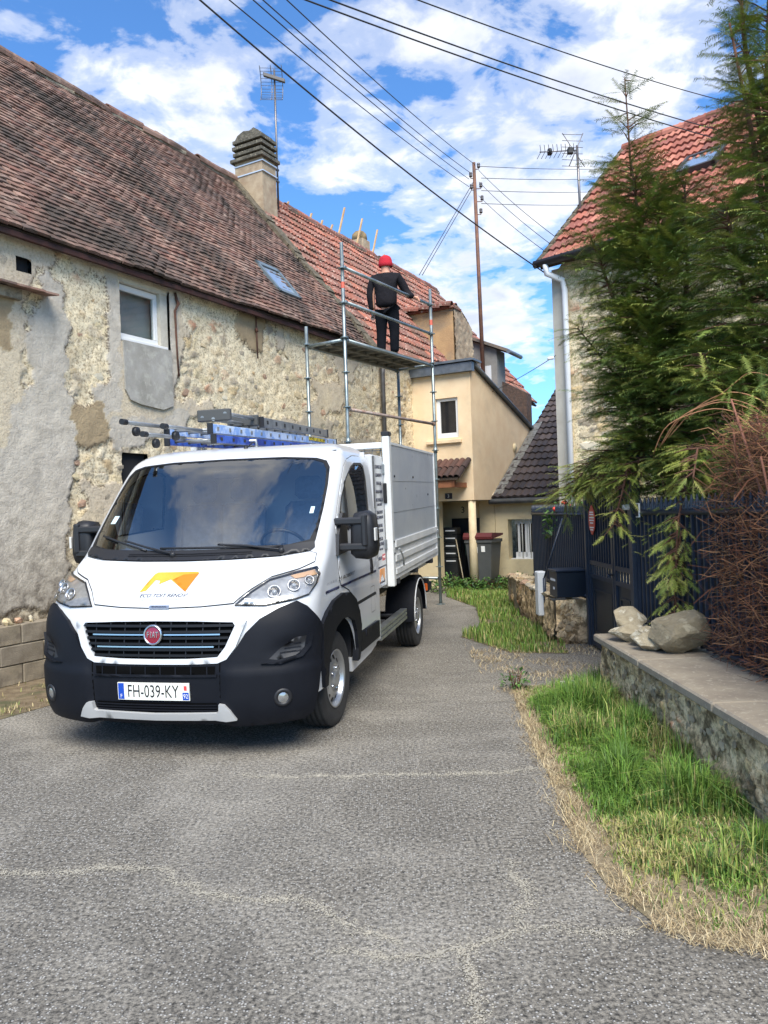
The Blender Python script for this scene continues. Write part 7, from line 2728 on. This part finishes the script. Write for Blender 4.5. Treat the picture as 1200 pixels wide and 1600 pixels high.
# ---- bed
mb = MB()
mb.box(2.90, 5.72, -1.02, 1.02, .86, .92, mp=LB)
mb.box(2.90, 5.72, -.98, .98, .80, .86, mp=LB)
mb.build('bed_floor', M_PAINT2, trk)
for sg in (1, -1):
    lo_, hi_ = (1.03, 1.065) if sg > 0 else (-1.065, -1.03)
    mb = MB()
    # pressed drop side: alternating ribs
    for k, (z0, z1, d) in enumerate(((.88, .93, 0), (.93, .985, .012), (.985, 1.06, -.006), (1.06, 1.12, .012), (1.12, 1.205, -.006), (1.205, 1.275, .016))):
        mb.box(2.955, 5.70, (1.03 if sg > 0 else -1.062 - d), (1.062 + d if sg > 0 else -1.03), z0, z1 + .0, mp=LB)
    ds = mb.build('drop_side', M_PAINT2, trk)
    mb = MB()
    mb.box(2.955, 5.70, lo_ + .008, hi_ - .006, 1.277, 2.25, mp=LB)
    tp_ = mb.build('tall_side', M_ALU, trk)
    for z0 in (1.56, 1.88):
        mb = MB()
        mb.box(2.96, 5.695, hi_ - .0065 if sg > 0 else lo_ - .002, hi_ - .003 if sg > 0 else lo_ + .0035, z0, z0 + .002, mp=LB)
        mb.build('panel_joint', M_ALUB, tp_)
    mb = MB()
    mb.box(2.955, 5.70, lo_, hi_, 2.25, 2.275, mp=LB)
    mb.box(5.67, 5.72, lo_ - .004, hi_ + .004, .88, 2.275, mp=LB)
    mb.build('side_cap', M_PAINT2, tp_)
    mb = MB()
    mb.box(2.80, 2.90, 1.0 if sg > 0 else -1.075, 1.075 if sg > 0 else -1.0, .82, 2.33, .008, mp=LB)
    pp = mb.build('corner_post', M_PAINT2, trk)
    mb = MB()
    mb.box(2.795, 2.905, .995 if sg > 0 else -1.08, 1.08 if sg > 0 else -.995, 2.33, 2.375, .008, mp=LB)
    mb.build('post_cap', M_BLKP, pp)
    if sg > 0:
        mb = MB()
        for z in (1.15, 1.27):
            mb.lathe([(.012, 0), (.010, .008), (0, .009)], LB(2.86, 1.075, z), (1, 0, 0), 10)
        for x, z in ((3.06, 1.93), (4.1, 1.93), (5.1, 1.72)):
            mb.lathe([(.016, 0), (.012, .012), (0, .014)], LB(x, 1.057, z), (1, 0, 0), 10)
        mb.build('bolts', M_CHAS, pp)
        mb = MB()
        mb.tube([LB(2.98, 1.10, 1.19), LB(3.04, 1.11, 1.14), LB(3.12, 1.11, 1.08), LB(3.16, 1.105, 1.0)], .010, 6)
        mb.tube([LB(5.55, 1.10, 1.24), LB(5.66, 1.11, 1.14)], .012, 6)
        mb.build('drop_latch', M_ALUB, ds)
        for x in (3.05, 4.1, 5.2):
            mb = MB()
            mb.box(x, x + .07, .98, 1.07, .82, .88, .006, mp=LB)
            mb.build('hinge', M_CHAS, ds)
mb = MB()
mb.box(2.81, 2.89, -1.0, 1.0, 2.21, 2.27, .006, mp=LB)
mb.box(2.83, 2.87, -1.0, 1.0, 1.55, 1.60, mp=LB)
hbd = mb.build('headboard_frame', M_PAINT2, trk)
mb = MB()
for k in range(24):
    mb.tube([LB(2.85, -.98 + k * .085, 1.6), LB(2.85, -.98 + k * .085, 2.22)], .004, 4)
for k in range(8):
    mb.tube([LB(2.852, -.99, 1.63 + k * .08), LB(2.852, .99, 1.63 + k * .08)], .004, 4)
mb.build('headboard_mesh', M_ALUB, hbd)
mb = MB()
mb.box(2.86, 2.90, -1.0, 1.0, .90, 1.55, mp=LB)
mb.build('headboard_panel', M_PAINT2, trk)
mb = MB()
mb.box(5.68, 5.72, -1.03, 1.03, .90, 2.2, mp=LB)
mb.build('tailgate', M_ALU, trk)
mb = MB()
mb.tube([LB(2.86, -.95, 2.27), LB(2.86, -.95, 2.36), LB(2.86, -.35, 2.36), LB(2.86, -.35, 2.27)], .02, 6)
mb.tube([LB(5.6, -.95, 2.2), LB(5.6, -.95, 2.42), LB(5.6, -.35, 2.42), LB(5.6, -.35, 2.2)], .02, 6)
mb.build('ladder_rack', M_ALUB, trk)
mb = MB()
mb.tube([LB(1.62, .05, 2.205), LB(1.80, .05, 2.265)], .006, 5)
mb.lathe([(.02, 0), (.016, .02), (0, .022)], LB(1.62, .05, 2.20), (0, 0, 1), 8)
mb.build('roof_aerial', M_BLKP, trk)

# ---- ladders on the rack (things of their own)
TM = Matrix.Translation((TQ[0], TQ[1], 0)) @ Matrix.Rotation(-TYAW, 4, 'Z')


def TW(x, y, z):
    return TM @ Vector(LB(x, y, z))


M_LBLUE = mat('ladder_blue', srgb(140, 176, 226), .35, c2=srgb(204, 220, 242), scale=6, contrast=(.45, .55))
M_LGREY = mat('ladder_alu', srgb(166, 168, 168), .4, .6, c2=srgb(136, 138, 138), scale=7)


def ladder(name, label, x0, x1, y0, y1, z0, dz, h, mstile, steps=True):
    c = TW((x0 + x1) / 2, (y0 + y1) / 2, z0)
    root = tag(empty(name, c), label, 'ladder', 'ladders on the truck rack')
    zf = lambda x: z0 + (x - x0) * dz
    for y in (y0, y1):
        mb = MB()
        mb.box(x0, x1, y - .018, y + .018, 0, h, .003, mp=lambda x, yy, z: TW(x, yy, zf(x) + z) - c)
        st = mb.build('stile', mstile, root)
        mb = MB()
        for xx in (x0 - .01, x1):
            mb.box(xx, xx + .03, y - .026, y + .026, -.008, h + .008, .004, mp=lambda x, yy, z: TW(x, yy, zf(x) + z) - c)
        mb.build('end_cap', M_BLKP, st)
        for k in range(int((x1 - x0) / .28)):
            mb = MB()
            xx = x0 + .14 + k * .28
            mb.box(xx - .022, xx + .022, y - .023, y + .023, h * .3, h * .72, mp=lambda x, yy, z: TW(x, yy, zf(x) + z) - c)
            mb.build('rung_ferrule', M_LGREY if mstile is M_LBLUE else M_CHAS, st)
    for k in range(int((x1 - x0) / .28)):
        xx = x0 + .14 + k * .28
        mb = MB()
        mb.tube([TW(xx, y0, zf(xx) + h / 2) - c, TW(xx, y1, zf(xx) + h / 2) - c], .014, 6)
        mb.build('rung', M_LGREY, root)
    return root


ladder('ladder', 'blue lower ladder lying on the rack above the cab', 2.08, 6.3, -.95, -.50, 2.40, .022, .085, M_LBLUE)
ladder('ladder', 'second blue ladder flat beneath the upper one, its rail just showing', 2.02, 6.0, -.92, -.44, 2.30, .022, .075, mat('ladder_blue_dark', srgb(34, 62, 150), .35, c2=srgb(60, 100, 190), scale=6, contrast=(.45, .55)))
ladder('ladder', 'grey aluminium ladder on top of the blue ones', 3.35, 5.8, -.82, -.48, 2.555, .012, .10, M_LGREY)
# grey ladder's folded stabiliser and the pair of roller bars at the front
c = TW(1.7, -.75, 2.4)
rl = tag(empty('roller_bars', c), 'pair of aluminium roller bars with black wheels ahead of the blue ladder', 'ladder part')
for y, z, x0 in ((-.95, 2.47, 1.35), (-.80, 2.36, 1.42), (-.62, 2.42, 1.45)):
    mb = MB()
    mb.tube([TW(x0, y, z) - c, TW(2.15, y, z + .01) - c], .019, 8)
    br_ = mb.build('bar', M_LGREY, rl)
    mb = MB()
    mb.tube([TW(x0 - .05, y, z) - c, TW(x0 + .02, y, z) - c], .026, 10)
    mb.build('bar_end', M_BLKP, br_)
    mb = MB()
    mb.lathe([(0, -.02), (.04, -.02), (.044, 0), (.04, .02), (0, .02)], TW(x0 + .18, y, z - .07) - c, TM.to_3x3() @ Vector((1, 0, 0)), 14)
    mb.build('roller', M_BLKP, br_)
c = TW(2.9, -.7, 2.6)
sb_ = tag(empty('stabiliser', c), 'folded grey ladder stabiliser with clamps before the grey ladder', 'ladder part')
for y, z in ((-.80, 2.60), (-.68, 2.58), (-.55, 2.63)):
    mb = MB()
    mb.tube([TW(2.55, y, z) - c, TW(3.35, y, z + .01) - c], .02, 8)
    mb.build('tube', M_LGREY, sb_)
for x in (2.55, 3.28):
    mb = MB()
    mb.box(x, x + .06, -.86, -.50, 2.56, 2.68, .01, mp=lambda a, b, z: TW(a, b, z) - c)
    mb.build('clamp', mat('clamp_dark', srgb(74, 74, 72), .5), sb_)
mb = MB()
mb.box(5.0, 5.7, -.475, -.47, 2.50, 2.545, mp=lambda a, b, z: TW(a, b, z) - TW(5.3, -.47, 2.5))
tag(mb.build('warning_tape', mat('yellow_label', srgb(214, 190, 40), .5, c2=srgb(40, 36, 20), scale=40, contrast=(.5, .52)), None, TW(5.3, -.47, 2.5)), 'yellow and black warning label on the rear end of the ladders', 'label')
